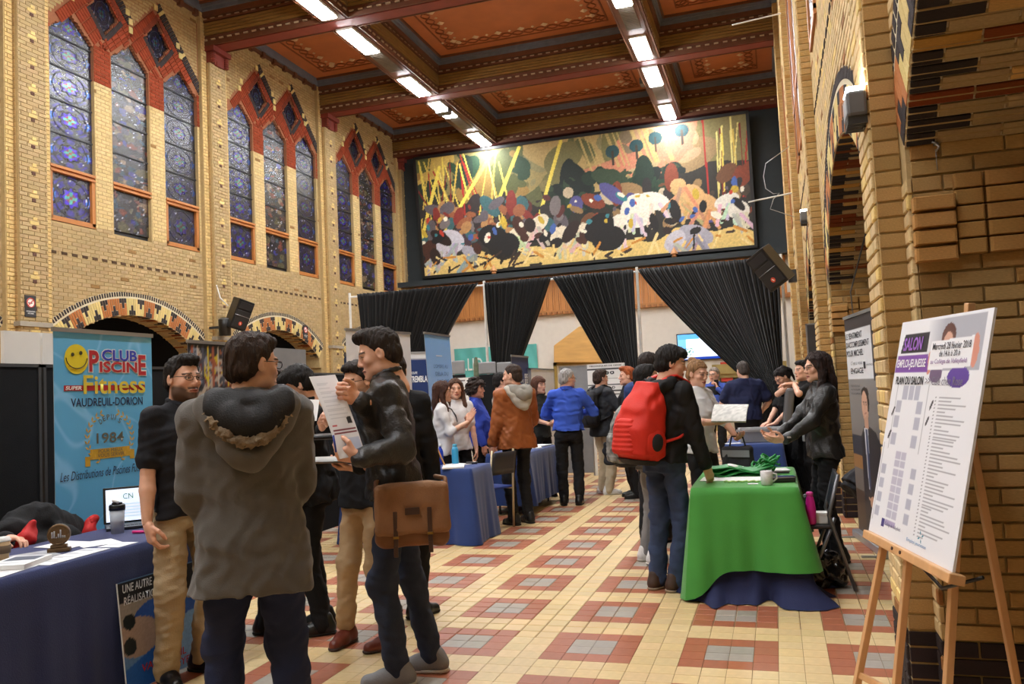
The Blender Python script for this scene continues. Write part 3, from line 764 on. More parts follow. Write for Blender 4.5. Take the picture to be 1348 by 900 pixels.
def two_bone(a, b, l1, l2, hint):
    a = np.asarray(a, float); b = np.asarray(b, float); d = b-a; L = np.linalg.norm(d)
    L2 = min(L, (l1+l2)*.999); u = d/(L+1e-9); b = a+u*L2
    x = (l1*l1-l2*l2+L2*L2)/(2*L2); y = math.sqrt(max(l1*l1-x*x, 1e-6))
    h = np.asarray(hint, float); h = h-u*(h @ u); h = unit(h)
    return a+u*x+h*y, b
def hand_vol(wr, f, n, side, s, h, curl, thick=1.0, spread=.0, thumb=.5):
    """a hand: wrist point, finger direction f, palm normal n; side +1 right, -1 left"""
    f = unit(f); n = unit(n-f*(np.asarray(n) @ f)); l = np.cross(f, n)*(side)      # towards the thumb
    V = Vol(wr-np.ones(3)*.23*s, wr+np.ones(3)*.23*s, h)
    P = lambda a, b, c: wr+s*(f*a+l*b+n*c)
    V.cap(P(-.045, 0, 0), P(.02, .0, 0), .026*s, .027*s, 0, flat=n, fl=.78)
    kn = [(.092, .031), (.097, .010), (.092, -.011), (.082, -.030)]
    for i, (a, b) in enumerate(kn): V.cap(P(.012, b*.55, 0), P(a, b, 0), .0155*s, .0125*s*thick, .012*s)
    V.cap(P(.01, .02, .004), P(.05, .036, .006), .017*s, .013*s, .015*s)
    ln = [(.040, .025, .020), (.045, .028, .021), (.041, .026, .020), (.032, .020, .018)]
    cu = curl if isinstance(curl, (list, tuple)) else [curl]*4
    for i, (a, b) in enumerate(kn):
        p = P(a, b, 0); ang = 0; r = [.0098, .0092, .0085, .0075][0 if i < 3 else 1]*s*thick
        dl = l*(b*2.0*spread)
        for j, Lg in enumerate(ln[i]):
            ang += cu[i]*(1.0, 1.25, .8)[j]
            d = unit(f*math.cos(ang)+n*math.sin(ang)+dl); q = p+d*Lg*s
            V.cap(p, q, r, r*.92, .004*s if j == 0 else .002*s); p = q; r *= .93
    p = P(.028, .036, .008)
    for j, (Lg, d) in enumerate(((.036, (.62, .75-.5*thumb*.6, .35)), (.030, (.85, .35-.5*thumb, .35+.3*thumb)), (.024, (.95, .1-.6*thumb, .3+.4*thumb)))):
        dd = unit(f*d[0]+l*d[1]+n*d[2]); q = p+dd*Lg*s; V.cap(p, q, (.013, .0112, .0102)[j]*s*thick, (.0112, .0102, .009)[j]*s*thick, .005*s); p = q
    return V.mesh()
def head_parts(Hc, HR, s, h, skin, haircol, o):
    """head mesh with painted eyes, brows, lips, beard. Hc centre, HR rows right,fwd,up"""
    V = Vol(Hc-np.array([.14, .17, .2])*s, Hc+np.array([.14, .17, .17])*s, h)
    W = lambda x, y, z: Hc+s*(HR[0]*x+HR[1]*y+HR[2]*z)
    E = lambda c, r, k=.02, op='add': V.ell(W(*c), np.array(r)*s, HR, k*s, op)
    fem = o.get('fem', 0); jw = .92 if fem else 1.0
    E((0, -.012, .030), (.074, .094, .086), 0); E((0, .028, -.032), (.060*jw+.002, .062, .080), .03); E((0, .044, -.082), (.044*jw, .042, .034), .03)
    for sx in (-1, 1):
        E((sx*.042, .060, -.026), (.020, .018, .018), .02); E((sx*.048*jw, .012, -.074), (.016, .032, .022), .025)
    V.cap(W(-.036, .080, .016), W(.036, .080, .016), .012*s, None, .016*s)
    for sx in (-1, 1): E((sx*.031, .100, -.001), (.017, .016, .011), .012, 'sub')
    for sx in (-1, 1): E((sx*.031, .0775, -.001), (.0145, .0130, .0125), .002)
    V.cap(W(0, .086, .010), W(0, .105, -.030), .0075*s, .0105*s, .012*s)
    for sx in (-1, 1): E((sx*.010, .096, -.036), (.0085, .010, .0075), .008)
    E((0, .089, -.063), (.023, .012, .0062), .006); E((0, .087, -.0745), (.019, .012, .0072), .006); V.cap(W(-.022, .098, -.0685), W(.022, .098, -.0685), .0022*s, None, .002*s, 'sub')
    E((0, .078, -.101), (.022, .018, .016), .02)
    for sx in (-1, 1):
        E((sx*.0765, -.006, -.008), (.009, .020, .031), .008); E((sx*.084, .002, -.006), (.006, .010, .017), .006, 'sub')
    V.cap(W(0, -.018, -.06), W(0, -.035, -.19), (.056 if not fem else .048)*s, (.060 if not fem else .052)*s, .03*s)
    vv, q = V.mesh(); vv = relax(vv, q, 1, .35)
    d = (vv-Hc)/s; x, y, z = d @ HR[0], d @ HR[1], d @ HR[2]; ax = np.abs(x)
    col = np.tile(L3(*skin), (len(vv), 1)); col *= (1+.05*np.sin(x*90)*np.sin(z*70))[:, None]
    def mix(m, c, a=1.0):
        m = np.clip(m, 0, 1)[:, None]*a; col[:] = col*(1-m)+L3(*c)*m
    g = lambda a, w_: np.exp(-(a/w_)**2)
    mix(g(ax-.04, .02)*g(z+.03, .02)*(y > .04), (206, 120, 100), .35); mix(g(z+.035, .012)*g(x, .014)*(y > .09), (206, 126, 106), .4)
    hw = h/s*.5
    lip = (np.abs(z+.069) < .0125-.010*(ax/.026)**2+hw*.4) & (ax < .027) & (y > .07); mix(lip*1.0, (176, 84, 80) if fem else (178, 100, 88), .75)
    mix(((np.abs(z+.0687) < .0022+hw*.3) & (ax < .024) & (y > .07))*1.0, (90, 40, 36), .8)
    be = o.get('beard', 0)
    if be:
        sm = lambda v, w_: np.clip(v/w_+.5, 0, 1)
        cheek = -.062+.62*np.clip(ax-.030, 0, .06)
        m_ = sm(cheek-z, .014)*sm(z+.138, .02)*sm(y+.012, .02)
        m_ = np.maximum(m_, sm(-.048-z, .006)*sm(z+.062, .004)*sm(.034-ax, .008)*(y > .06))
        m_ = m_*(1-sm(.0085-np.hypot((z+.069), ax*.28), .006))
        mix(m_, haircol, be)
    bw_ = (np.abs(z-.0215-.1*np.clip(.03-ax, 0, .02)+.12*np.clip(ax-.04, 0, 1)) < .0042+hw*.35) & (ax > .013) & (ax < .052) & (y > .06); mix(bw_*1.0, tuple(int(c*.8) for c in haircol), .85)
    er = np.hypot(ax-.031, (z+.001)*1.75); mix(((er < .0125) & (y > .07))*1.0, (226, 210, 200), .75); mix((er < .0075)*(y > .07)*1.0, (50, 34, 26), .95); mix(((np.abs(er-.0135) < .0028+hw*.3) & (z > -.002) & (y > .068))*1.0, (60, 38, 30), .75)
    return vv, q, col
def hair_vol(Hc, HR, s, h, st, seed):
    V = Vol(Hc-np.array([.22, .22, .5 if st in ('long', 'pony') else .24])*s, Hc+np.array([.22, .22, .21])*s, h)
    W = lambda x, y, z: Hc+s*(HR[0]*x+HR[1]*y+HR[2]*z)
    th = {'short': .008, 'crop': .004, 'thick': .013, 'curly': .03, 'long': .012, 'bob': .016, 'bun': .009, 'pony': .009, 'grey': .009, 'quiff': .007, 'bald': .003}[st]
    V.ell(W(0, -.014, .032), np.array([.075+th, .094+th, .087+th*1.1])*s, HR)
    V.ell(W(0, -.045, -.025), np.array([.070+th*.8, .062+th*.8, .062])*s, HR, .02*s)
    if st == 'quiff': V.ell(W(0, .045, .098), np.array([.056, .058, .034])*s, HR, .02*s)
    if st == 'thick': V.ell(W(.01, .052, .075), np.array([.066, .048, .040])*s, HR, .02*s)
    if st == 'short': V.ell(W(0, .035, .088), np.array([.060, .060, .034])*s, HR, .02*s)
    X, Y, Z = V.ax[0][:, None, None]-Hc[0], V.ax[1][None, :, None]-Hc[1], V.ax[2][None, None, :]-Hc[2]
    lx, ly, lz = [(X*HR[i][0]+Y*HR[i][1]+Z*HR[i][2])/s for i in range(3)]
    ky = [-.2, -.1, -.055, -.02, .004, .03, .05, .065, .2]
    kz = {'bob': [-.15, -.15, -.15, -.15, -.13, -.05, .03, .05, .05], 'long': [-.12, -.12, -.12, -.1, -.06, 0, .045, .07, .075], 'curly': [-.13, -.13, -.13, -.12, -.08, .0, .05, .06, .06], 'bald': [-.085, -.085, -.07, -.02, 0, .04, .2, .3, .3]}.get(st, [-.09, -.088, -.075, -.03, -.012, .03, .055, .066, .066])
    if st == 'thick': kz = [-.11, -.11, -.1, -.06, -.03, .02, .04, .045, .045]
    line = np.interp(ly, ky, kz)
    V.F = np.maximum(V.F, ((line-lz)*s*.8)).astype(np.float32)
    if st == 'bald': V.F = np.maximum(V.F, (lz-.06+.3*np.clip(-ly-.05, 0, 1))*s).astype(np.float32)
    if st == 'bob':
        for sx in (-1, 1): V.cap(W(sx*.076, -.005, .03), W(sx*.078, .02, -.12), .028*s, .022*s, .02*s, flat=HR[0], fl=.7)
        V.cap(W(0, -.07, 0), W(0, -.07, -.12), .07*s, .05*s, .03*s); V.ell(W(0, .06, .062), np.array([.062, .032, .03])*s, HR, .02*s)
    if st == 'long':
        for sx in (-1, 1): V.chain([W(sx*.066, .01, .06), W(sx*.084, .0, -.06), W(sx*.095, .035, -.2), W(sx*.085, .06, -.30)], [.022*s, .028*s, .030*s, .018*s], .02*s)
        V.chain([W(0, -.075, .02), W(0, -.085, -.12), W(0, -.10, -.28)], [.075*s, .085*s, .05*s], .03*s, flat=HR[1], fl=.55)
        V.chain([W(0, .03, .105), W(.05, .055, .065), W(.08, .03, .0)], [.02*s, .018*s, .02*s], .015*s); V.chain([W(0, .03, .105), W(-.05, .055, .065), W(-.08, .03, .0)], [.02*s, .018*s, .02*s], .015*s)
    if st == 'bun': V.ell(W(0, -.075, .105), np.array([.04, .04, .034])*s, HR, .01*s)
    if st == 'pony': V.ell(W(0, -.085, .085), np.array([.034, .036, .034])*s, HR, .01*s); V.chain([W(0, -.1, .08), W(0, -.15, 0), W(0.01, -.13, -.15)], [.026*s, .028*s, .012*s], .015*s)
    if st == 'curly': V.wrinkle(.011*s, 75/s, seed); V.wrinkle(.006*s, 150/s, seed+1)
    else: V.wrinkle((.0014 if st in ('crop', 'bald', 'grey') else .0024)*s, 190/s, seed, (1, 1, .3))
    return V.mesh()
FIG = []
def LP(pos, face, H, w):
    """a hall point in the frame of a figure at pos, facing face, scaled to height 1.75"""
    a = math.radians(face); d = np.asarray(w, float)-np.array([pos[0], pos[1], 0]); s = H/1.75
    return np.array([d[0]*math.cos(a)+d[1]*math.sin(a), -d[0]*math.sin(a)+d[1]*math.cos(a), d[2]])/s
def D(x, y, d): return CPOS+ray(x, y)*d
def person(label, pos, face, H=1.76, h=.012, fem=False, skin=SKIN, hair='short', haircol=(48, 34, 26), head=(0, 0, 0), lean=0, twist=0, side=0, hip=None,
           R=None, L=None, feet=None, top=None, bottom=None, shoes=None, beard=0, glasses=None, wide=1.0, belly=0.0, extra=None, seed=1, hand_h=None, head_h=None, noleg=False, group=None):
    """R / L: dict(p=wrist goal, e=elbow hint, f=finger direction, n=palm normal, c=curl); all in the figure's own frame at height 1.75"""
    s = H/1.75
    root = thing('person', label, 'person', (pos[0], pos[1], pos[2] if len(pos) > 2 else 0), math.radians(face), group)
    sw = (.148 if fem else .166)*wide
    hipc = np.array(hip if hip is not None else (0, 0, .93), float)
    tl, tw, sd = math.radians(lean), math.radians(twist), math.radians(side)
    z_ = unit((math.sin(sd), math.sin(tl), math.cos(tl)*math.cos(sd))); x_ = np.array([math.cos(tw), math.sin(tw), 0]); x_ = unit(x_-z_*(x_ @ z_)); y_ = np.cross(z_, x_)
    TM = np.array([x_, y_, z_])
    T = lambda x, y, z: hipc+x_*x+y_*y+z_*z
    sh = {1: T(sw, -.008, .482), -1: T(-sw, -.008, .482)}
    neck = T(0, -.015, .565)
    hy, hp, hr = [math.radians(a) for a in head]
    Rh = np.array(Matrix.Rotation(hy, 3, 'Z') @ Matrix.Rotation(hp, 3, 'X') @ Matrix.Rotation(hr, 3, 'Y'))
    base = TM*.5+np.eye(3)*.5; base = np.array([unit(b) for b in base])
    HR = (Rh @ np.eye(3)).T @ np.eye(3)
    HR = np.array([base.T @ HR[i] for i in range(3)])
    Hc = neck+base[2]*.075+HR[2]*.055+HR[1]*.022
    arms = {}
    dflt = {1: dict(p=(.25, .03, .80), e=(.3, -1, 0), f=(.0, .12, -1), n=(-1, 0, .0), c=.35), -1: dict(p=(-.25, .03, .80), e=(-.3, -1, 0), f=(.0, .12, -1), n=(1, 0, .0), c=.35)}
    for sgn, a in ((1, R), (-1, L)):
        d = dict(dflt[sgn]); d.update(a or {}); el, wr = two_bone(sh[sgn], d['p'], .29, .255, d['e']); d['el'], d['wr'] = el, wr; arms[sgn] = d
    ft = feet or {}
    legs = {}
    for sgn in (1, -1):
        fx, fy, fyaw = ft.get(sgn, (sgn*.10, 0, -sgn*9))[:3]; fz = ft.get(sgn, (0, 0, 0, 0))[3] if len(ft.get(sgn, ())) > 3 else 0
        hj = hipc+x_*sgn*.088+np.array([0, 0, -.02]); an = np.array([fx, fy-.03, .09+fz]); fd = np.array([-math.sin(math.radians(fyaw)), math.cos(math.radians(fyaw)), 0])
        kn, an = two_bone(hj, an, .417, .413, fd+np.array([0, 0, .3])); legs[sgn] = (hj, kn, an, fd, fz)
    S = lambda p: np.asarray(p, float)*s
    top = top or dict(m=cloth('black', (24, 24, 26))); tk = top.get('t', .014); sl = top.get('sleeve', 1.0); hem = top.get('hem', -.06)
    # --- body (skin)
    hh = head_h or min(h*.55, .007); hd = hand_h or min(h*.5, .006)
    sH = s*1.04
    V = Vol(S((-.42, -.35, 0)) + S((hipc[0], hipc[1], 0)), S((.42, .35, 1.62)) + S((hipc[0], hipc[1], 0)), max(h*1.4, .012)*1.0)
    tf = .86
    tab = [(-.10, .13, .085, 0), (.02, .150, .100, -.005), (.14, .132, .090+belly*.5, .0), (.30, .150, .098, .008), (.42, .162, .098, .004), (.50, .130, .075, -.01), (.56, .06, .055, -.012)]
    V.loft(TM, S(hipc), np.array(tab)*s*np.array([1, tf*wide, tf, 1]))
    for sgn in (1, -1):
        a = arms[sgn]; V.chain([S(sh[sgn]), S(a['el']), S(a['wr'])], [.046*s*(.9 if fem else 1), .036*s, .0255*s], .02*s)
        hj, kn, an, fd, fz = legs[sgn]; V.chain([S(hj), S(kn), S(an)], [.068*s, .046*s, .034*s], .03*s)
    V.cap(S(T(0, -.012, .5)), S(neck+base[2]*.03), .042*s, .044*s, .03*s)
    bv, bq = V.mesh(); parts = [(bv, bq, np.tile(L3(*skin), (len(bv), 1)))]
    if sl < .9:     # bare forearms need a finer skin
        for sgn in (1, -1):
            a = arms[sgn]; V = Vol(np.minimum(S(a['el']), S(a['wr']))-.08*s, np.maximum(S(a['el']), S(a['wr']))+.08*s, h)
            mid = S(a['el']*.65+a['wr']*.35); V.chain([S(a['el']), mid, S(a['wr'])], [.037*s*(.88 if fem else 1.05), .040*s*(.85 if fem else 1.05), .026*s], .01*s)
            v2, q2 = V.mesh(); parts.append((v2, q2, np.tile(L3(*skin), (len(v2), 1))))
    hp_ = head_parts(S(Hc), HR, sH, hh, skin, haircol, dict(fem=fem, beard=beard)); parts.append(hp_)
    for sgn in (1, -1):
        a = arms[sgn]
        if a.get('hide'): continue
        f_ = np.asarray(a['f'], float); v2, q2 = hand_vol(S(a['wr']+unit(f_)*.012), f_, np.asarray(a['n'], float), sgn, s*(.92 if fem else 1.0), hd, a['c'], 1.0, a.get('s', .1), a.get('t', .5))
        c2 = np.tile(L3(*skin)*np.array([1.0, .93, .9]), (len(v2), 1)); parts.append((v2, q2, c2))
    sdf_obj('body', parts, M_SKIN, root, it=0)
    # --- hair
    if hair: sdf_obj('hair', [hair_vol(S(Hc), HR, sH, max(hh, .0045), hair, seed)], hairmat(haircol), root, it=0)
    # --- trousers
    bt = bottom or dict(m=cloth('black', (24, 24, 26)))
    if not noleg:
        lo = np.min([S(l[2]) for l in legs.values()]+[S(hipc)-.1], 0)-.16*s; hi = np.max([S(l[1]) for l in legs.values()]+[S(hipc)], 0)+.18*s; hi[2] = max(hi[2], S(hipc)[2]+.16*s); lo[2] = .01
        V = Vol(lo, hi, h); w_ = bt.get('w', 1.0); hm = hem
        V.loft(TM, S(hipc), np.array([(-.11, .145, .105, -.01), (-.02, .166 if hm > -.04 else .15, .122 if hm > -.04 else .105, -.012), (.06, .138, .096, -.004), (.10, .125, .09, .0)])*s*np.array([1, wide*.5+.5, 1, 1]))
        for sgn in (1, -1):
            hj, kn, an, fd, fz = legs[sgn]
            V.chain([S(hj+np.array([0, 0, -.02])), S(kn), S(an+np.array([0, 0, bt.get('cuff', -.02)]))], [(.092 if hm > 0 else .084)*s*w_, .070*s*w_, .060*s*w_], .035*s)
        V.wrinkle(.0045*s, 26/s, seed+5, (1, 1, .8)); V.wrinkle(.0022*s, 60/s, seed+6, (.8, .8, 1.3))
        sdf_obj('trousers', [V.mesh()], bt['m'], root)
        if bt.get('belt'):
            V = Vol(S(T(-.22, -.2, .06)).clip(-9, 9)-.05, S(T(.22, .2, .12))+.05, max(h*.8, .008)); V.loft(TM, S(hipc), np.array([(.085, .150*wide, .112, 0), (.118, .148*wide, .110, 0)])*s); sdf_obj('belt', [V.mesh()], cloth('belt', (22, 20, 20), .4), root)
        # --- shoes
        so = shoes or dict(m=mat('shoe_black', (18, 18, 18), .35, .1)); shh = min(h, .009)
        for sgn in (1, -1):
            hj, kn, an, fd, fz = legs[sgn]; rt_ = np.array([fd[1], -fd[0], 0]); b0 = S(np.array([an[0], an[1], fz]))
            P = lambda a, b, c: b0+s*(fd*a+rt_*b+np.array([0, 0, c]))
            V = Vol(P(0, 0, 0)-.22*s, P(0, 0, 0)+np.array([.24, .24, .2])*s, shh)
            V.chain([P(-.045, 0, .040), P(.06, 0, .036), P(.145, .006*sgn*-1, .028)], [.042*s, .044*s, .037*s], .02*s); V.cap(P(-.03, 0, .05), P(-.022, 0, .05+so.get('high', .05)), .042*s, .045*s, .03*s); V.cap(P(-.02, 0, .07), P(.07, 0, .045), .036*s, .034*s, .03*s)
            V.cut((0, 0, 1), fz*s+.012)
            o = sdf_obj('shoe', [V.mesh()], so['m'], root)
            V = Vol(P(0, 0, 0)-.22*s, P(0, 0, 0)+np.array([.24, .24, .1])*s, shh)
            V.chain([P(-.047, 0, .02), P(.06, 0, .02), P(.148, -.006*sgn, .02)], [.045*s, .047*s, .040*s]); V.cut((0, 0, 1), fz*s+.001); V.cut((0, 0, -1), -(fz*s+.020)); sdf_obj('sole', [V.mesh()], so.get('sole', mat('sole_dark', (26, 24, 22), .8)), o)
    # --- top
    lo = np.min([S(a['el']) for a in arms.values()]+[S(a['wr']) for a in arms.values()]+[S(T(-.2, -.2, hem)), S(T(.2, .2, hem))], 0)-.14*s
    hi = np.max([S(a['el']) for a in arms.values()]+[S(a['wr']) for a in arms.values()]+[S(T(-.2, -.2, .56)), S(T(.2, .2, .56))], 0)+.14*s
    V = Vol(lo, hi, h); fl = top.get('flare', 0.0)
    tab = np.array([(hem, .176+fl, .126+fl, -.008), (0, .168+fl*.6, .122+fl*.6, -.008), (.14, .150+fl*.3, .105+belly+fl*.3, belly*.4), (.30, .168, .112+belly*.5, .008+belly*.2), (.42, .168, .106, .004), (.475, .140, .090, -.006), (.52, .092, .072, -.01), (.565, .058, .058, -.012)])
    if fem: tab[4:6, 1] *= .93; tab[2, 1] *= .92; tab[3, 2] += .018
    tab[:, 1:3] += tk
    V.loft(TM, S(hipc), tab*s*np.array([1, wide, 1, 1]))
    for sgn in (1, -1):
        a = arms[sgn]; el, wr = a['el'], a['wr']; r0 = (.047 if fem else .053)+tk*.9; r1 = (.040 if fem else .047)+tk*.8; r2 = .033+tk*.7
        V.cap(S(T(sgn*.05, -.012, .522)), S(sh[sgn]-z_*.008), (.036+tk)*s, (.046+tk)*s, .04*s)
        if sl >= .9: V.chain([S(sh[sgn]), S(el), S(wr-unit(wr-el)*(.012 if sl < 1.05 else -.02))], [r0*s, r1*s, r2*s], .03*s)
        elif sl >= .5: V.chain([S(sh[sgn]), S(el), S(el+(wr-el)*.18)], [r0*s, r1*s, r1*s], .03*s)
        else: V.cap(S(sh[sgn]), S(sh[sgn]+(el-sh[sgn])*.72), r0*s, (r1+.010)*s, .03*s)
    nb = S(neck+base[2]*.045); V.cap(nb, nb+HR[2]*.12*s, .052*s, .05*s, .012*s, 'sub')
    V.wrinkle(top.get('wa', .005)*s, top.get('wf', 24)/s, seed+9, (1, 1, .7)); V.wrinkle(top.get('wa', .005)*.5*s, 55/s, seed+10)
    sdf_obj(top.get('name', 'jacket'), [V.mesh()], top['m'], root)
    if top.get('collar'):
        V = Vol(S(neck)-.16*s, S(neck)+.16*s, min(h, .009)); ch = top.get('ch', .03)
        for k in range(14):
            a0, a1 = [PI*2*(k+q)/14 for q in (0, 1)]
            pt = lambda a_: S(T(.070*math.cos(a_), -.012+.070*math.sin(a_), .545-.03*max(0, math.sin(a_))+.012*max(0, -math.sin(a_))))
            V.cap(pt(a0), pt(a1), .014*s, None, .01*s); V.cap(pt(a0)+S(z_*ch), pt(a1)+S(z_*ch), .009*s, None, .02*s)
        sdf_obj('collar', [V.mesh()], top['collar'], root)
    if glasses:
        mb = MB(); W = lambda x, y, z: S(Hc)+sH*(HR[0]*x+HR[1]*y+HR[2]*z)
        for sx in (-1, 1):
            a_ = np.linspace(0, 2*PI, 17); mb.tube([W(sx*.033+.024*math.cos(t), .102-.006*abs(math.cos(t)), .0+.017*math.sin(t)*(.9+.1*math.cos(2*t))) for t in a_], .0019*s, 5)
            mb.tube([W(sx*.056, .096, .006), W(sx*.078, .06, .008), W(sx*.079, -.005, .006), W(sx*.076, -.02, -.006)], .0018*s, 5)
        mb.tube([W(-.010, .104, .004), W(0, .106, .006), W(.010, .104, .004)], .0018*s, 5)
        mb.build('glasses', mat('glasses_frame', glasses, .3), root, True)
    fr = dict(root=root, s=s, S=S, T=T, TM=TM, Hc=S(Hc), HR=HR, arms=arms, legs=legs, neck=neck, base=base, h=h, hipc=hipc, seed=seed, z_=z_, x_=x_, y_=y_)
    if extra: extra(fr)
    FIG.append(fr)
    return fr
def world_of(fr, p):
    """a point of the figure's own frame in the hall"""
    a = fr['root'].rotation_euler[2]; l_ = fr['root'].location; p = np.asarray(p, float)
    return np.array([l_[0]+p[0]*math.cos(a)-p[1]*math.sin(a), l_[1]+p[0]*math.sin(a)+p[1]*math.cos(a), l_[2]+p[2]])
# ================================================================== the people
LEA = mat('leather_black', (32, 31, 31), .42, .2, 10, .45, 90, spec=.5)
def fold_hood(fr, m, trim=None, r=.055, w=.15, drop=.20, mt=None):
    s, S, T = fr['s'], fr['S'], fr['T']; h = max(fr['h'], .008)
    c = S(T(0, -.08, .50)); V = Vol(c-.30*s, c+.30*s, h)
    t = np.linspace(-1, 1, 13); arc = lambda k, dy, dz, ww: S(T(ww*math.sin(k*1.45), -.03-.105*math.cos(k*1.45)-dy*math.cos(k*1.4), .545-dz*max(0, math.cos(k*1.5))**1.6))
    V.chain([arc(k, .02, drop*.55, w) for k in t], [r*.7*s]+[r*s]*11+[r*.7*s], .03*s)
    V.chain([arc(k, .035, drop, w*.8) for k in t], [r*.6*s]*13, .05*s)
    V.wrinkle(.004*s, 40/s, fr['seed']); sdf_obj('hood', [V.mesh()], m, fr['root'])
    if mt is not None:
        V = Vol(c-.32*s, c+.34*s, h)
        V.chain([arc(k, .012, drop*.05, w*.72) for k in t], [r*.7*s]*13, .04*s); V.chain([arc(k, .045, drop*.42, w*.84) for k in t], [r*.72*s]*13, .06*s); V.wrinkle(.004*s, 38/s, 3); sdf_obj('hood_lining', [V.mesh()], mt, fr['root'])
    if trim is not None:
        V = Vol(c-.34*s, c+.34*s, max(h*.8, .006)); V.chain([arc(k, .088, drop*.74, w*1.06)+S(fr['z_']*.012) for k in t], [.016*s]*2+[.021*s]*9+[.016*s]*2); V.wrinkle(.005*s, 170/s, 5); V.wrinkle(.004*s, 320/s, 6)
        sdf_obj('hood_trim', [V.mesh()], trim, fr['root'])
JEANS = cloth('dark_jeans', (44, 52, 70), .85, .3, 220, .2); BLK = cloth('black', (22, 22, 24)); KHA = cloth('khaki', (168, 148, 116)); BLKT = cloth('black_trousers', (26, 26, 28))
# 1 seated at the left table, only an arm and some hair reach into the frame
person('seated person in black resting a hand on the left table at the picture edge', (-4.66, 3.46), -80, 1.7, .010, hair='long', haircol=(24, 18, 16), fem=True, lean=22, hip=(0, -.12, .47), head=(0, -22, 0),
       R=dict(p=(.14, .46, .82), e=(.6, -.3, -.6), f=(-.3, 1, -.1), n=(-.2, 0, -1), c=.3), L=dict(p=(-.13, .50, .815), e=(-.6, -.3, -.6), f=(.2, 1, -.05), n=(.2, 0, -1), c=.45), feet={1: (.12, .32, 0), -1: (-.12, .32, 0)}, top=dict(m=BLK, t=.014, name='jumper'), seed=11)
# 2
person('smiling bearded man in a black polo shirt, glasses and beige trousers by the left table', (-3.17, 3.88), -112, 1.77, .0065, haircol=(26, 20, 18), hair='quiff', beard=.85, glasses=(30, 26, 26), head=(8, 0, 0),
       R=dict(p=(.24, .04, .79), e=(.5, -1, 0), f=(-.12, .25, -1), n=(-1, .1, 0), c=[.5, .6, .7, .8]), L=dict(p=(-.22, .1, .82), e=(-.5, -1, 0)), feet={1: (.12, .03, -14), -1: (-.11, -.02, 22)},
       top=dict(m=cloth('polo', (25, 26, 32), .75, .15), sleeve=.3, t=.008, hem=-.05, collar=cloth('polo', (25, 26, 32)), ch=.028, name='polo_shirt', wa=.004), bottom=dict(m=KHA, belt=1, w=1.08), shoes=dict(m=mat('shoe_black', (18, 18, 18), .3)), belly=.012, seed=2)
# 3
COAT = cloth('grey_wool', (92, 89, 85), .95, .35, 260, .12, sheen=.2)
def x3(fr): fold_hood(fr, COAT, cloth('fur', (150, 132, 108), .95, .8, 300, .35), r=.050, w=.165, drop=.23, mt=cloth('hood_lining', (30, 29, 30), .6))
person('man seen from behind in a long grey wool coat with fur trimmed hood', (-2.07, 2.93), 36, 1.775, .0062, hair='short', haircol=(52, 36, 26), glasses=(24, 22, 22), head=(-58, -4, 0), wide=1.04,
       R=dict(p=(.12, .24, 1.0), e=(.5, -.9, -.5), f=(-.6, .8, .2), n=(-.4, -.4, -.6)), L=dict(p=(-.13, .22, 1.0), e=(-.5, -.9, -.4), f=(.6, .8, .2), n=(.4, -.4, -.6)), feet={1: (.15, 0, -8), -1: (-.13, .05, 8)},
       top=dict(m=COAT, t=.034, hem=-.20, flare=.018, collar=COAT, name='coat', wa=.0055, wf=17, sleeve=1.1), bottom=dict(m=cloth('navy_jeans', (38, 46, 74), .9, .3, 240, .15), w=1.14), extra=x3, seed=3)
# 4
person('man with short brown hair half hidden behind the grey coat man', (-3.24, 4.80), -70, 1.72, .011, hair='short', haircol=(60, 44, 34), top=dict(m=cloth('charcoal', (44, 44, 48)), t=.012), seed=4)
# 5
f_blk = person('man in a black jacket with thick black hair looking down at white sheets', (-2.92, 4.82), 118, 1.735, .008, hair='thick', haircol=(20, 16, 15), head=(6, -26, 0), lean=5,
       R=dict(p=(.08, .30, 1.12), e=(.8, -.3, -.5), f=(-.6, .8, .1), n=(-.3, .2, 1), c=.3), L=dict(p=(-.10, .28, 1.14), e=(-.8, -.3, -.5), f=(.5, .8, .1), n=(.3, .2, 1), c=.3),
       top=dict(m=cloth('black_jacket', (26, 26, 28), .7), t=.026, hem=-.10, collar=cloth('black_jacket', (26, 26, 28)), wa=.006), beard=.4, seed=5)
# 6
f_mar = person('man in glasses and dark jacket with beige trousers and maroon leather shoes', (-2.41, 4.56), 158, 1.72, .008, hair='short', haircol=(40, 30, 26), beard=.5, glasses=(70, 26, 26), head=(-8, -10, 0),
       R=dict(p=LP((-2.41, 4.56), 158, 1.72, D(421, 568, 4.55)), e=(.9, -.3, -.5), f=(-.5, .5, .6), n=(-.6, -.3, -.2), c=1.0), L=dict(p=LP((-2.41, 4.56), 158, 1.72, D(470, 622, 4.45)), e=(-.8, -.4, -.4), f=(.9, .4, 0), n=(.1, 0, 1), c=.5), feet={1: (.19, .06, 18), -1: (-.13, -.02, -14)},
       top=dict(m=cloth('dark_jacket', (30, 31, 35)), t=.02, hem=-.08), bottom=dict(m=cloth('beige_chino', (186, 160, 124)), w=.98, cuff=.03), shoes=dict(m=mat('shoe_maroon', (104, 46, 34), .3, .15, 8, .1), sole=mat('sole_maroon', (50, 26, 22), .6), high=.03), seed=6)
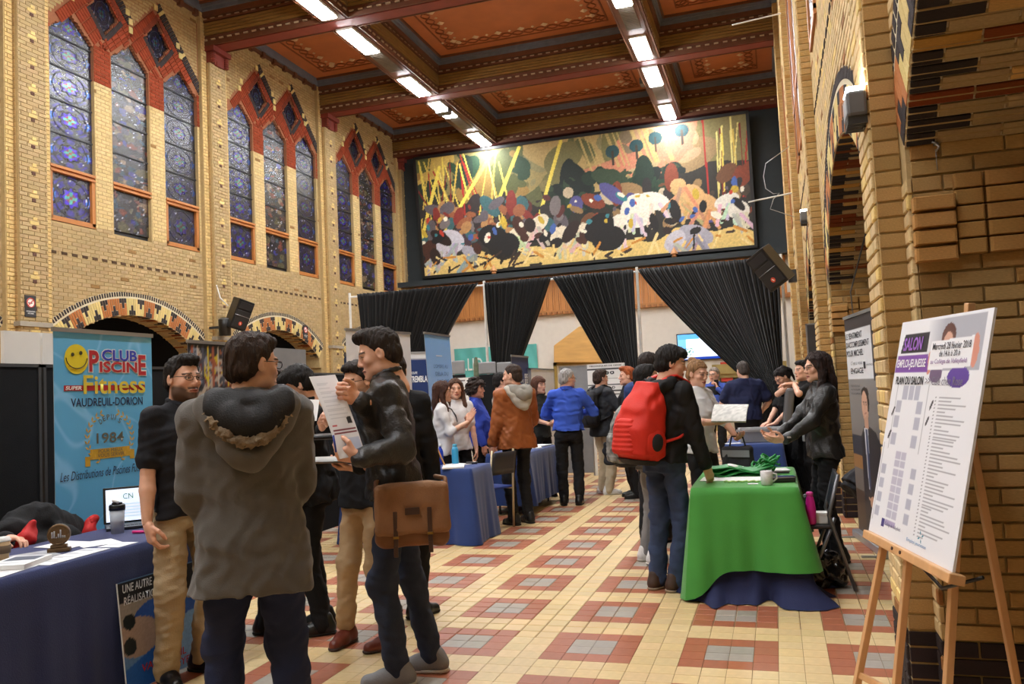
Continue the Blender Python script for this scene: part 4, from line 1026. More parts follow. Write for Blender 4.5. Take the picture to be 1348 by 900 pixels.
# 7
f_lea = person('tall man in a black leather jacket reading a long paper', (-1.955, 4.07), 112, 1.865, .0062, hair='quiff', haircol=(38, 27, 20), head=(4, -14, 0), lean=3, hip=(0, .02, .93),
       R=dict(p=LP((-1.955, 4.07), 112, 1.865, D(474, 527, 4.17)), e=(.5, -.1, -1), f=(-.35, .8, .35), n=(-.8, -.3, .2), c=[.9, 1, 1.05, 1.1], t=.6), L=dict(p=LP((-1.955, 4.07), 112, 1.865, D(474, 603, 3.98)), e=(-.25, -.35, -1), f=(.1, .9, .25), n=(.75, .1, .6), c=[.9, 1.0, 1.05, 1.1]), feet={1: (.09, -.10, -14), -1: (-.09, .06, 2)},
       top=dict(m=LEA, t=.022, hem=-.02, collar=LEA, ch=.045, wa=.005, wf=34, sleeve=1.0), bottom=dict(m=JEANS, w=.94, cuff=-.01), shoes=dict(m=cloth('sneaker_grey', (128, 128, 130), .9), sole=mat('sole_white', (206, 202, 196), .7), high=.03), seed=7)
# 8
person('person in dark trousers and black boots behind the leather jacket man', (-2.50, 5.20), 22, 1.79, .010, hair='short', haircol=(46, 34, 28), top=dict(m=BLK, t=.02), shoes=dict(m=mat('shoe_black', (18, 18, 18)), high=.14), feet={1: (.10, 0, -50), -1: (-.10, .02, -20)}, seed=8)
# 9, 10: two women behind the middle table
WHI = cloth('white_shirt', (222, 222, 224), .85, .15)
def steth(fr):
    S, T = fr['S'], fr['T']; mb = MB(); mb.tube([S(T(-.07, .02, .53)), S(T(-.085, .10, .47)), S(T(-.07, .15, .40)), S(T(-.02, .165, .33)), S(T(.04, .16, .38)), S(T(.07, .11, .48)), S(T(.06, .02, .53))], .007, 6)
    mb.build('stethoscope', mat('rubber_dark', (40, 42, 46), .5), fr['root'], True)
def badge(x=.06, z=.34, y=.135):
    def f(fr):
        S, T = fr['S'], fr['T']; mb = MB(); c = S(T(x, y, z)); mb.cbox(c, (.085, .06, .006), [fr['x_'], fr['z_'], fr['y_']]); mb.build('name_badge', mat('badge_white', (236, 238, 240), .5), fr['root'])
    return f
person('woman in profile with a stethoscope over her white shirt', (-3.60, 8.72), -72, 1.64, .011, fem=True, hair='long', haircol=(70, 42, 30), R=dict(p=(.09, .30, 1.25), e=(.5, -.5, -.8), f=(-.1, .5, .9), n=(-.9, .2, 0), c=.1, s=.5), L=dict(p=(-.06, .28, 1.22), e=(-.5, -.5, -.8), f=(.2, .5, .85), n=(.9, .1, 0), c=.15, s=.4),
       top=dict(m=WHI, sleeve=.55, t=.01, name='shirt'), extra=steth, seed=9)
person('facing woman with long brown hair, white shirt and name badge', (-3.62, 9.18), -150, 1.67, .010, fem=True, hair='long', haircol=(84, 56, 40), R=dict(p=(.23, .05, .82), e=(.4, -1, 0)), L=dict(p=(-.23, .08, .80), e=(-.4, -1, 0)), top=dict(m=WHI, sleeve=.4, t=.012, name='shirt', collar=WHI), extra=badge(), seed=10)
BLU = cloth('royal_blue', (52, 74, 176), .7, .15)
person('woman with curly dark hair in a royal blue shirt', (-3.72, 10.15), -80, 1.66, .011, fem=True, hair='curly', haircol=(60, 50, 46), skin=(206, 150, 124), wide=1.2, belly=.05, top=dict(m=BLU, t=.014, sleeve=1, name='shirt', collar=BLU), R=dict(p=(.22, .12, .84), e=(.4, -1, 0)), L=dict(p=(-.2, .2, .86), e=(-.4, -1, 0)), seed=12)
# 12 plaid shirt
def plaid():
    m = mat('cloth_plaid', (206, 206, 202), .85, .05, 8, .1, 100); nt = m.node_tree; N, Lk = nt.nodes, nt.links
    tc = N.new('ShaderNodeTexCoord'); sp = N.new('ShaderNodeSeparateXYZ'); Lk.new(tc.outputs['Object'], sp.inputs[0]); acc = None
    for i, sc in ((0, 95), (2, 95)):
        m1 = N.new('ShaderNodeMath'); m1.operation = 'MULTIPLY'; m1.inputs[1].default_value = sc; Lk.new(sp.outputs[i], m1.inputs[0]); m2 = N.new('ShaderNodeMath'); m2.operation = 'SINE'; Lk.new(m1.outputs[0], m2.inputs[0]); m3 = N.new('ShaderNodeMath'); m3.operation = 'GREATER_THAN'; m3.inputs[1].default_value = .35; Lk.new(m2.outputs[0], m3.inputs[0])
        if acc is None: acc = m3
        else: m4 = N.new('ShaderNodeMath'); m4.operation = 'ADD'; Lk.new(acc.outputs[0], m4.inputs[0]); Lk.new(m3.outputs[0], m4.inputs[1]); acc = m4
    cr = N.new('ShaderNodeValToRGB'); cr.color_ramp.elements[0].color = (.62, .63, .62, 1); cr.color_ramp.elements[1].color = (.12, .17, .17, 1); e = cr.color_ramp.elements.new(.5); e.color = (.34, .39, .38, 1)
    m5 = N.new('ShaderNodeMath'); m5.operation = 'MULTIPLY'; m5.inputs[1].default_value = .5; Lk.new(acc.outputs[0], m5.inputs[0]); Lk.new(m5.outputs[0], cr.inputs[0]); Lk.new(cr.outputs[0], N['Principled BSDF'].inputs['Base Color'])
    return m
person('man in a grey and white plaid shirt behind the orange jacket man', (-3.66, 11.0), -60, 1.76, .012, hair='short', haircol=(26, 22, 20), top=dict(m=plaid(), t=.014, name='shirt'), seed=13)
# 13
ORJ = cloth('rust_jacket', (150, 84, 40), .5, .2, 60, .15, spec=.4)
def x13(fr): fold_hood(fr, cloth('hood_grey', (190, 186, 176), .9, .3), r=.042, w=.135, drop=.20, mt=cloth('hood_inside', (150, 146, 138), .9))
person('man in a rust orange jacket with a pale grey hood beside the chair', (-2.84, 9.02), 52, 1.80, .0075, hair='crop', haircol=(58, 44, 36), head=(34, -2, 0), beard=.3, wide=1.08, belly=.02, L=dict(p=(-.27, .10, .84), e=(-.5, -1, 0)), R=dict(p=(.2, .2, .95), e=(.5, -1, 0)),
       top=dict(m=ORJ, t=.032, hem=-.10, collar=ORJ, wa=.006, wf=22), bottom=dict(m=BLKT), extra=x13, seed=14)
person('woman with a brown bob haircut in a dark short sleeved top', (-3.18, 11.25), -118, 1.68, .012, fem=True, hair='bob', haircol=(88, 54, 38), R=dict(p=(.04, .22, 1.06), e=(.8, -.4, -.4), f=(-.8, .3, .1), n=(0, -.3, 1)), L=dict(p=(-.05, .24, 1.03), e=(-.8, -.4, -.4), f=(.8, .3, .1), n=(0, -.3, 1)), top=dict(m=cloth('dark_green', (42, 44, 42)), sleeve=.35, t=.008, name='top'), seed=15)
person('grey haired man from behind in a bright blue shirt and black trousers', (-2.60, 10.50), 10, 1.75, .0085, hair='grey', haircol=(168, 166, 164), glasses=(40, 40, 40), head=(-62, -4, 0), wide=1.1, belly=.03, R=dict(p=(.16, .26, 1.16), e=(.9, -.3, -.5), f=(-.7, .6, .1), n=(-.2, -.2, 1)), L=dict(p=(-.12, .26, 1.12), e=(-.9, -.3, -.5), f=(.7, .6, .1), n=(.2, -.2, 1)),
       top=dict(m=cloth('bright_blue', (56, 88, 190), .75, .15), t=.016, hem=.03, collar=cloth('bright_blue', (56, 88, 190)), name='shirt', wa=.006), bottom=dict(m=BLKT, belt=1), seed=16)
f_coat = person('man in a dark hooded coat, beige trousers and white trainers wearing a rucksack', (-2.36, 11.55), -38, 1.74, .010, hair='short', haircol=(58, 42, 34), head=(-10, 0, 0), R=dict(p=(.15, .3, 1.1), e=(.8, -.5, -.4), f=(-.5, .8, 0), n=(-.6, 0, .6)), L=dict(p=(-.15, .3, 1.1), e=(-.8, -.5, -.4), f=(.5, .8, 0), n=(.6, 0, .6)),
       top=dict(m=cloth('slate_coat', (52, 54, 58), .8), t=.03, hem=-.12), bottom=dict(m=cloth('light_khaki', (190, 176, 150)), w=1.1), shoes=dict(m=mat('trainer_white', (216, 216, 216), .5, .2, 20), sole=mat('sole_white', (206, 202, 196), .7)), feet={1: (.1, .0, -40), -1: (-.08, .04, -48)}, extra=lambda fr: fold_hood(fr, cloth('slate_coat', (52, 54, 58)), r=.04, w=.12, drop=.14), seed=17)
f_rh = person('red haired man in a black hooded coat carrying a bag', (-1.90, 11.15), 108, 1.75, .010, hair='quiff', haircol=(166, 84, 40), skin=(226, 176, 150), R=dict(p=(.2, .16, .86), e=(.5, -1, 0)), L=dict(p=(-.2, .2, .90), e=(-.5, -.8, -.2), f=(0, .5, -1), n=(1, 0, 0), c=.9), top=dict(m=cloth('black_coat', (24, 24, 27), .85), t=.03, hem=-.14), bottom=dict(m=BLKT), extra=lambda fr: fold_hood(fr, cloth('black_coat', (24, 24, 27)), r=.045, w=.13, drop=.15), seed=18)
# 18 the pair behind the red rucksack
person('tall dark haired person in a navy jacket behind the two rucksacks', (-1.17, 8.05), -20, 1.80, .011, hair='short', haircol=(44, 34, 30), top=dict(m=cloth('navy_jacket', (44, 64, 112)), t=.022), bottom=dict(m=BLKT), seed=19)
f_camo = person('dark haired person in grey trousers wearing the patterned rucksack', (-1.06, 7.10), -62, 1.66, .010, hair='short', haircol=(22, 18, 18), top=dict(m=cloth('steel_blue', (52, 76, 124)), t=.02), bottom=dict(m=cloth('grey_sweat', (128, 128, 130)), w=1.0), shoes=dict(m=mat('trainer_white', (216, 216, 216), .5, .2, 20), sole=mat('sole_white', (206, 202, 196), .7)), feet={1: (.09, .0, -6), -1: (-.1, -.02, 10)}, seed=20)
f_red = person('young man in a black jacket and jeans wearing the red rucksack', (-.82, 6.20), -42, 1.775, .0075, lean=7, side=2, hair='thick', haircol=(24, 19, 18), head=(-34, -8, 0), R=dict(p=(.24, .18, .84), e=(.6, -1, 0), f=(-.1, .5, -.9), n=(-1, 0, -.2)), L=dict(p=(-.2, .25, .95), e=(-.5, -1, 0)),
       top=dict(m=cloth('black_softshell', (27, 27, 29), .7), t=.022, hem=-.02), bottom=dict(m=cloth('blue_jeans', (56, 68, 96), .9, .3, 240, .2), w=1.0), shoes=dict(m=mat('shoe_brown', (64, 42, 32), .6), sole=mat('sole_pale', (150, 132, 110), .7)), feet={1: (.09, 0, -8), -1: (-.06, -.05, 10)}, extra=lambda fr: fold_hood(fr, cloth('black_softshell', (27, 27, 29)), r=.038, w=.12, drop=.10), seed=21)
f_blo = person('young woman with fair hair in a bun and a white shirt behind the green table', (-.70, 7.86), -122, 1.70, .0085, fem=True, hair='bun', haircol=(150, 112, 74), skin=(224, 172, 146), head=(-4, -12, 0), R=dict(p=(.08, .30, 1.16), e=(.8, -.4, -.5), f=(-.7, .6, .1), n=(-.2, -.1, 1)), L=dict(p=(-.10, .34, 1.0), e=(-.8, -.4, -.5), f=(.6, .7, .1), n=(.2, -.1, 1)), top=dict(m=WHI, t=.012, sleeve=.5, name='shirt'), bottom=dict(m=BLKT), seed=22)
def vest(fr):
    s, S, T = fr['s'], fr['S'], fr['T']
    V = Vol(S(T(0, 0, .2))-.45*s, S(T(0, 0, .3))+.4*s, .014); V.loft(fr['TM'], S(fr['hipc']), np.array([(-.08, .20, .15, 0), (.14, .19, .14, 0), (.42, .2, .138, .0), (.5, .15, .1, 0)])*s); V.cap(S(T(0, .19, .0)), S(T(0, .19, .55)), .07*s, .06*s, .02*s, 'sub')
    sdf_obj('jacket', [V.mesh()], cloth('suit_black', (26, 26, 29)), fr['root'])
f_old = person('older man far back in a blue shirt and open black jacket holding a phone', (-1.0, 14.6), -205, 1.74, .013, hair='grey', haircol=(150, 138, 128), glasses=(40, 36, 36), beard=0, belly=.04, R=dict(p=(.0, .26, 1.12), e=(.8, -.4, -.4), f=(-.8, .4, .1), n=(0, -.3, 1)), L=dict(p=(-.14, .16, 1.38), e=(-.8, -.3, -.6), f=(.3, 0, 1), n=(.8, .3, 0), c=.8), top=dict(m=cloth('mid_blue', (66, 88, 168)), t=.01, name='shirt'), bottom=dict(m=BLKT), extra=vest, seed=23)
person('broad man from behind in a navy polo shirt at the far blue table', (-.44, 12.55), 6, 1.77, .010, hair='grey', haircol=(74, 66, 62), wide=1.22, belly=.03, head=(24, -6, 0), R=dict(p=(.22, .22, 1.0), e=(.9, -.5, -.2), f=(-.5, .8, -.2)), L=dict(p=(-.22, .22, 1.0), e=(-.9, -.5, -.2), f=(.5, .8, -.2)), top=dict(m=cloth('navy_polo', (36, 42, 74)), sleeve=.35, t=.022, name='polo_shirt', hem=-.02), bottom=dict(m=BLKT, belt=1), seed=24)
person('woman with a dark ponytail looking down at papers by the grey case', (.19, 11.45), 120, 1.66, .011, fem=True, hair='pony', haircol=(26, 20, 20), head=(0, -32, 0), lean=10, R=dict(p=(.05, .36, .98), e=(.7, -.5, -.4), f=(-.3, .9, -.2), n=(0, 0, -1), c=.3), L=dict(p=(-.12, .36, .97), e=(-.7, -.5, -.4), f=(.3, .9, -.2), n=(0, 0, -1), c=.3), top=dict(m=cloth('black_tee', (20, 20, 22)), sleeve=.35, t=.008, name='top'), seed=25)
person('person in a black short sleeved top with one arm resting on the raised case lid', (.33, 10.66), 112, 1.70, .011, hair='short', haircol=(22, 19, 19), L=dict(p=LP((.33, 10.66), 112, 1.70, (.20, 10.50, 1.42)), e=(-.9, .1, -.5), f=(.3, .9, .05), n=(.1, 0, -1), c=.35), R=dict(p=LP((.33, 10.66), 112, 1.70, (.18, 10.62, 1.42)), e=(.9, .1, -.5), f=(-.4, .9, .05), n=(.1, 0, -1), c=.3), top=dict(m=cloth('black_tee', (20, 20, 22)), sleeve=.35, t=.01, name='top'), seed=26)
def lan(fr):
    S, T = fr['S'], fr['T']; mb = MB(); mb.tube([S(T(-.06, .04, .52)), S(T(-.05, .13, .40)), S(T(0, .155, .16)), S(T(.05, .13, .40)), S(T(.06, .04, .52))], .006, 5); mb.cbox(S(T(0, .165, .12)), (.06, .09, .005), [fr['x_'], fr['z_'], fr['y_']]); mb.build('lanyard', mat('lanyard_grey', (120, 120, 124), .6), fr['root'])
    mb = MB(); a = fr['arms'][-1]; w = S(a['wr']); u = unit(a['wr']-a['el']); mb.tube([w-u*.03, w], .034*fr['s'], 12); mb.cbox(w-u*.015+np.array([-.03, 0, .015]), (.03, .03, .012)); mb.build('watch', mat('watch_pale', (214, 214, 216), .3), fr['root'])
person('woman in glasses and a black leather jacket gesturing with both hands', (.34, 7.24), 106, 1.69, .0075, fem=True, hair='long', haircol=(44, 28, 24), glasses=(40, 40, 44), head=(2, -4, 0), R=dict(p=(.05, .37, 1.04), e=(.7, -.5, -.5), f=(-.3, .95, .2), n=(-.7, .1, .6), c=.22, s=.5), L=dict(p=(-.12, .35, 1.03), e=(-.7, -.5, -.5), f=(.1, 1, .05), n=(.75, 0, .6), c=.25, s=.5),
       top=dict(m=LEA, t=.014, hem=-.06, name='jacket', wa=.006), bottom=dict(m=BLKT, w=.92), extra=lan, seed=27)
person('crouching figure in dark clothes behind the tall portrait banner', (.80, 8.92), -70, 1.7, .012, hair='short', haircol=(26, 22, 20), lean=48, hip=(0, -.10, .42), feet={1: (.14, .1, -10), -1: (-.14, .12, 10)}, R=dict(p=(.2, .40, .40), e=(.8, 0, 0)), L=dict(p=(-.2, .40, .42), e=(-.8, 0, 0)), top=dict(m=cloth('charcoal_suit', (34, 34, 38)), t=.02, hem=-.06), seed=28)
# ================================================================== helpers for things
def text(parent, s, o, u, v, w, h, m, bold=0.0, shear=0.0, name='lettering', off=.0015):
    cu = bpy.data.curves.new('text', 'FONT'); cu.body = s; cu.size = 1; cu.offset = bold; cu.shear = shear; cu.resolution_u = 3
    ob = bpy.data.objects.new('text', cu); C.objects.link(ob); bpy.context.view_layer.update()
    me = bpy.data.meshes.new_from_object(ob.evaluated_get(bpy.context.evaluated_depsgraph_get())); bpy.data.objects.remove(ob); bpy.data.curves.remove(cu)
    n = len(me.vertices); co = np.empty(n*3, np.float32); me.vertices.foreach_get('co', co); co = co.reshape(-1, 3)
    lo, hi = co.min(0), co.max(0); u = np.asarray(u, float); v = np.asarray(v, float); nn = np.cross(u, v)
    P = np.asarray(o, float)+u*((co[:, :1]-lo[0])/(hi[0]-lo[0])*w)+v*((co[:, 1:2]-lo[1])/(hi[1]-lo[1])*h)+nn*off
    me.vertices.foreach_set('co', P.astype(np.float32).ravel()); me.materials.clear(); me.materials.append(m); me.name = name; me.update()
    return link(name, me, parent)
def ink(rgb, rough=.6): return mat('ink_%d_%d_%d' % rgb, rgb, rough, .02, 3)
class Cv:
    """a small painted surface: colours per vertex of a flat sheet; x to the right, y up, both 0..1"""
    def __init__(s, nx, ny, rgb): s.nx, s.ny = nx, ny; s.a = np.tile(L3(*rgb), (nx, ny, 1)).astype(float); s.x, s.y = np.meshgrid(np.linspace(0, 1, nx), np.linspace(0, 1, ny), indexing='ij')
    def put(s, m, rgb, k=1.0): s.a[m] = s.a[m]*(1-k)+L3(*rgb)*k; return s
    def rect(s, x0, y0, x1, y1, rgb, k=1.0): return s.put((s.x >= x0) & (s.x <= x1) & (s.y >= y0) & (s.y <= y1), rgb, k)
    def ell(s, cx, cy, rx, ry, rgb, k=1.0, th=0.0):
        dx, dy = (s.x-cx), (s.y-cy); c, q = math.cos(th), math.sin(th); X = dx*c+dy*q*s.ny/s.nx; Y = -dx*q*s.nx/s.ny+dy*c
        return s.put((X/rx)**2+(Y/ry)**2 < 1, rgb, k)
    def line(s, x0, y0, x1, y1, w, rgb, k=1.0):
        r = s.ny/s.nx; ax, ay, bx, by = x0, y0*r, x1, y1*r; px, py = s.x, s.y*r; L_ = (bx-ax)**2+(by-ay)**2+1e-9
        t = np.clip(((px-ax)*(bx-ax)+(py-ay)*(by-ay))/L_, 0, 1); return s.put(np.hypot(px-ax-t*(bx-ax), py-ay-t*(by-ay)) < w/2, rgb, k)
    def poly(s, pts, rgb, k=1.0):
        m = np.zeros(s.x.shape, bool); n = len(pts)
        for i in range(n):
            (x0, y0), (x1, y1) = pts[i], pts[(i+1) % n]
            c = ((y0 > s.y) != (y1 > s.y)) & (s.x < (x1-x0)*(s.y-y0)/(y1-y0+1e-12)+x0); m ^= c
        return s.put(m, rgb, k)
    def grad(s, top, bot): t = s.y[..., None]; s.a = L3(*bot)*(1-t)+L3(*top)*t; return s
    def noise(s, amp, seed=0): s.a *= 1+amp*(np.random.default_rng(seed).random(s.a.shape[:2])[..., None]-.5)*2; return s
    def sheet(s, parent, o, u, v, w, h, m, name='print', off=.0, fn=None):
        u, v = np.asarray(u, float), np.asarray(v, float); P = np.asarray(o, float)+u*(s.x*w)[..., None]+v*(s.y*h)[..., None]+np.cross(u, v)*off
        if fn is not None: P = P+np.cross(u, v)*fn(s.x, s.y)[..., None]
        mb = MB(); mb.grid(P, s.a); return mb.build(name, m, parent, True)
M_PRINT = mat('print_paper', (200, 200, 200), .45, .015, 3, attr=True, spec=.4)
M_CANVAS = mat('paint_canvas', (200, 200, 200), .55, .1, 14, .3, 40, attr=True)
M_ALU = mat('aluminium', (168, 170, 174), .3, .06, 8, metal=.7); M_WHITE = mat('white_plain', (228, 228, 226), .5, .03)
M_PANELB = cloth('panel_black', (26, 27, 30), .95, .3, 160, .1); M_PANELG = cloth('panel_grey', (138, 140, 144), .95, .3, 160, .06)
M_PAPER = mat('paper_white', (232, 232, 230), .7, .02); M_BLKP = mat('plastic_black', (20, 20, 22), .35, .1); M_STEEL = mat('steel_dark', (70, 72, 76), .35, .08, 8, metal=.6)
def rollup(name, label, A, B, z0, z1, cv, group=None, rail=.02, shift=0.0, cat='banner', draw=None):
    """a pull-up banner standing between floor points A (viewer's left) and B"""
    A, B = np.array(A, float)[:2], np.array(B, float)[:2]; w = np.linalg.norm(B-A); ang = math.atan2(B[1]-A[1], B[0]-A[0])
    t = thing(name, label, cat, (A[0], A[1], 0), ang, group); u, v = np.array([1, 0, 0.]), unit((shift, 0, 1))
    b = MB(); b.box((-.02, -.06, 0), (w+.02, .08, .07)); b.build('base', M_ALU, t, bevel=.012)
    b = MB(); b.box((.04, -.2, 0), (.075, .16, .012)); b.build('foot', M_ALU, t); b = MB(); b.box((w-.075, -.2, 0), (w-.04, .16, .012)); b.build('foot', M_ALU, t)
    b = MB(); b.tube([(w/2, .05, .05), np.array([w/2, .05, 0])+v*z1], .011, 8); b.build('pole', M_ALU, t)
    o = np.array([0, 0, 0])+v*z0
    s = cv.sheet(t, o, u, v, w, (z1-z0), M_PRINT, 'sheet')
    bk = MB(); bk.add([o+np.array([0, .004, 0]), o+u*w+np.array([0, .004, 0]), o+u*w+v*(z1-z0)+np.array([0, .004, 0]), o+v*(z1-z0)+np.array([0, .004, 0])], [(0, 3, 2, 1)]); bk.build('backing', M_WHITE, t)
    r = MB(); c = o+v*(z1-z0); r.cbox(c+u*w/2, (w+.02, .028, rail), [u, v, np.cross(u, v)]); r.build('top_rail', M_ALU, t)
    if draw: draw(s, lambda x, y: o+u*x*w+v*y*(z1-z0)+np.array([0, -.001, 0]), u, v, w, z1-z0)
    return t
# ================================================================== mural: a plain abstract of like colours in place of the painting
def mural_canvas():
    cv = Cv(430, 160, (60, 62, 50)); g = np.random.default_rng(5); U = g.uniform
    cv.rect(0, .56, 1, 1, (128, 118, 74)).rect(0, 0, 1, .2, (226, 196, 120))
    top = .15+.04*np.sin(cv.x*17)+.03*np.sin(cv.x*41); cv.put((cv.y > top) & (cv.y < .62+.05*np.sin(cv.x*9)), (44, 42, 36))
    def blobs(n, x0, x1, y0, y1, r0, r1, pal, k=1.0):
        for _ in range(n):
            r = U(r0, r1); c = pal[g.integers(len(pal))]; cv.ell(U(x0, x1), U(y0, y1), r, r*U(.6, 6.5), c, k, U(-1.4, 1.4))
    blobs(70, .35, .72, .62, 1.0, .01, .05, [(150, 134, 84), (176, 152, 98), (112, 108, 66), (134, 128, 88), (92, 96, 60)])
    blobs(40, .0, .35, .62, 1.0, .01, .035, [(40, 66, 46), (86, 92, 52), (34, 52, 42), (190, 160, 84), (150, 120, 64)])
    blobs(26, .66, .86, .70, 1.0, .015, .05, [(170, 150, 110), (196, 128, 98), (150, 124, 86), (184, 146, 112), (120, 104, 80)])
    for k in range(3): cv.line(.45+.04*k, .60+.05*k, .84, .80+.04*k, .02, (196, 124, 98), .8)
    for k in range(22): x = U(.55, .80); cv.line(x, .72, x-.03, .99, .004, (188, 166, 104), .8)
    blobs(60, .42, .82, .44, .68, .008, .028, [(30, 50, 38), (36, 62, 44), (24, 36, 32), (52, 70, 50)])
    for x, y in ((.62, .84), (.69, .86), (.745, .9), (.82, .93)): cv.ell(x, y, .02, .05, (34, 68, 72)); cv.line(x, y-.1, x, y, .006, (60, 50, 40))
    for x0, n, y0 in ((.0, 26, .52), (.88, 12, .46)):
        for k in range(n):
            x = x0+U(0, .31 if x0 < .5 else .11); c = [(226, 204, 92), (206, 178, 84), (168, 44, 36), (120, 38, 32), (226, 212, 130)][g.integers(5)]; d = U(-.09, .06) if x0 < .5 else U(-.03, .03); cv.line(x, y0-U(0, .2), x+d, U(.86, 1.0), U(.003, .006), c)
    for x0, y0, x1, y1 in ((.06, .28, .26, .98), (.20, .24, .34, .97), (.39, .42, .47, .98), (.0, .3, .08, .9)): cv.line(x0, y0, x1, y1, .011, (232, 212, 92))
    blobs(120, .0, .46, .22, .56, .006, .022, [(90, 44, 40), (130, 48, 40), (120, 112, 112), (70, 52, 60), (150, 92, 60), (96, 90, 96), (60, 100, 104), (176, 132, 84), (50, 44, 44)])
    blobs(80, .46, 1.0, .22, .60, .006, .022, [(110, 72, 46), (70, 58, 48), (150, 120, 80), (96, 88, 96), (86, 84, 140), (130, 62, 40), (44, 40, 40), (196, 180, 150)])
    pale = [(198, 196, 206), (226, 216, 190), (236, 230, 214), (214, 170, 116), (168, 166, 180), (226, 222, 210)]
    for cx, cy_, r, c in ((.05, .22, .035, 0), (.10, .28, .045, 0), (.16, .17, .03, 4), (.33, .28, .045, 1), (.38, .34, .04, 1), (.45, .22, .035, 1), (.68, .36, .05, 2), (.73, .42, .045, 2), (.63, .28, .03, 2), (.83, .40, .045, 3), (.87, .33, .04, 3), (.80, .52, .022, 3), (.93, .36, .035, 5), (.96, .28, .03, 5), (.84, .13, .05, 4), (.78, .1, .035, 0), (.52, .26, .03, 1)):
        cv.ell(cx, cy_, r, r*U(1.4, 2.6), pale[c], 1, U(-.8, .8))
        for _ in range(5): cv.line(cx+U(-.02, .02), cy_-.03, cx+U(-.05, .05), cy_-U(.12, .2), .010, tuple(int(q*U(.8, 1)) for q in pale[c]))
    blobs(44, 0, 1, .16, .34, .006, .02, [(30, 28, 28), (44, 32, 28), (70, 40, 30), (24, 24, 26)])
    for x, y, a in ((.565, .26, .7), (.27, .20, .2), (.24, .27, -.5), (.59, .17, .1)): cv.ell(x, y, .05, .10, (26, 25, 26), 1, a)
    for _ in range(80): x = U(0, 1); cv.line(x, U(.0, .16), x+U(-.04, .05), U(0, .17), U(.004, .009), [(34, 30, 28), (206, 140, 56), (240, 216, 150), (60, 44, 36), (236, 208, 130)][g.integers(5)])
    blobs(50, 0, 1, .24, .5, .004, .01, [(60, 130, 140), (200, 170, 60), (70, 100, 170), (190, 60, 44), (236, 230, 210)])
    return cv.noise(.12, 4)
mu = thing('mural', 'huge abstract painting of yellow, white, dark and red strokes across the back wall', 'painting', (-11.30, 26.2, 5.56))
mw_, mh = 10.98, 4.06; mv = unit((0, -.385, 4.05)); mux = np.array([1, 0, 0.])
mural_canvas().sheet(mu, (0, -.03, 0), mux, mv, mw_, mh, M_CANVAS, 'canvas')
for a, b in (((0, 0), (mw_, 0)), ((0, mh), (mw_, mh)), ((0, 0), (0, mh)), ((mw_, 0), (mw_, mh))):
    f_ = MB(); p0 = mux*a[0]+mv*a[1]; p1 = mux*b[0]+mv*b[1]; q = np.abs(p1-p0).max(); along = unit(p1-p0); f_.cbox((p0+p1)/2, (q+.09, .09, .12), [along, np.cross(np.cross(mux, mv), along), np.cross(mux, mv)]); f_.build('frame', mat('frame_black', (24, 24, 24), .5), mu)
b = MB(); b.box((.03, .0, .02), (mw_-.03, .26, .05)); b.box((2, -.1, 3.4), (2.2, .17, 3.6)); b.box((8, -.1, 3.4), (8.2, .17, 3.6)); b.build('bracket', M_STEEL, mu)
# ================================================================== drapes on poles
YC = 17.5
M_DRAPE = cloth('drape_black', (20, 20, 21), .8, .2, 60, .12, sheen=.15)
def zof(px, py): return AY(px, py, YC)
pole_x = [(460, 381), (637, 370), (838, 351), (1028, 338)]; PT = [zof(*p) for p in pole_x]; ZT = 3.90
nmz = ['first', 'second', 'third', 'fourth']
for i, p in enumerate(PT):
    t = thing('drape_pole', '%s white upright pole of the black drapes, counted from the stained glass wall' % nmz[i], 'pole', (p[0], YC, 0), 0, 'white poles of the drapes')
    b = MB(); b.tube([(0, 0, .01), (0, 0, ZT+.1)], .03, 10); b.build('pole', mat('pole_white', (214, 214, 210), .4), t); b = MB(); b.box((-.25, -.25, 0), (.25, .25, .015)); b.build('base_plate', M_STEEL, t)
for i in range(3):
    t = tag(link('drape_rail', None), 'x', 'y') if False else None
    b = MB(); b.tube([(PT[i][0]+.03, YC, ZT), (PT[i+1][0]-.03, YC, ZT)], .022, 8, ); o = b.build('drape_rail', mat('pole_white', (214, 214, 210)))
    tag(o, '%s span of the thin white rail holding the black drapes, from the window side' % nmz[i], 'rail', 'rails of the drapes')
def drape(label, x0, x1, g0, g1, zg, seed, sag=1.0, n=150):
    """top edge from x0 to x1 on the rail, pulled together between g0 and g1 at height zg and hanging on to the floor"""
    s = np.linspace(0, 1, n); V = []; ts = np.concatenate([np.linspace(0, 1, 26), 1+np.linspace(.08, 1, 9)])
    for t in ts:
        if t <= 1:
            k = t**sag; x = (x0+(x1-x0)*s)*(1-k)+(g0+(g1-g0)*s)*k; z = ZT+.04-(ZT+.04-zg)*t
        else: k = t-1; x = (g0+(g1-g0)*s)+((s-.5)*.5*k); z = zg*(1-k)+.02*k
        wid = max(abs(x[-1]-x[0]), .2); am = min(.075, .10*(x1-x0)/wid*.55)
        y = am*np.sin(2*PI*s*27+seed+.6*np.sin(s*9))*(1+.25*np.sin(t*3+s*14))+.03*np.sin(s*61+seed)
        V.append(np.stack([x, YC-.155+y, np.full(n, z)], 1))
    P = np.stack(V); b = MB(); b.grid(P); o = b.build('drape', M_DRAPE, None, True)
    sd = o.modifiers.new('thickness', 'SOLIDIFY'); sd.thickness = .006
    return tag(o, label, 'curtain', 'black drapes')
X = lambda px, py: zof(px, py)[0]
drape('black drape nearest the stained glass wall, pulled aside to the left', X(474, 380), X(633, 371), X(486, 480), X(566, 480), 1.9, 0, .9)
drape('black drape hanging right of the second pole, gathered towards that pole', X(640, 370), X(727, 362), X(652, 478), X(681, 478), 1.85, 2, 1.05)
drape('black drape hanging left of the third pole, gathered towards that pole', X(729, 362), X(835, 352), X(806, 490), X(842, 490), 1.7, 4, .95)
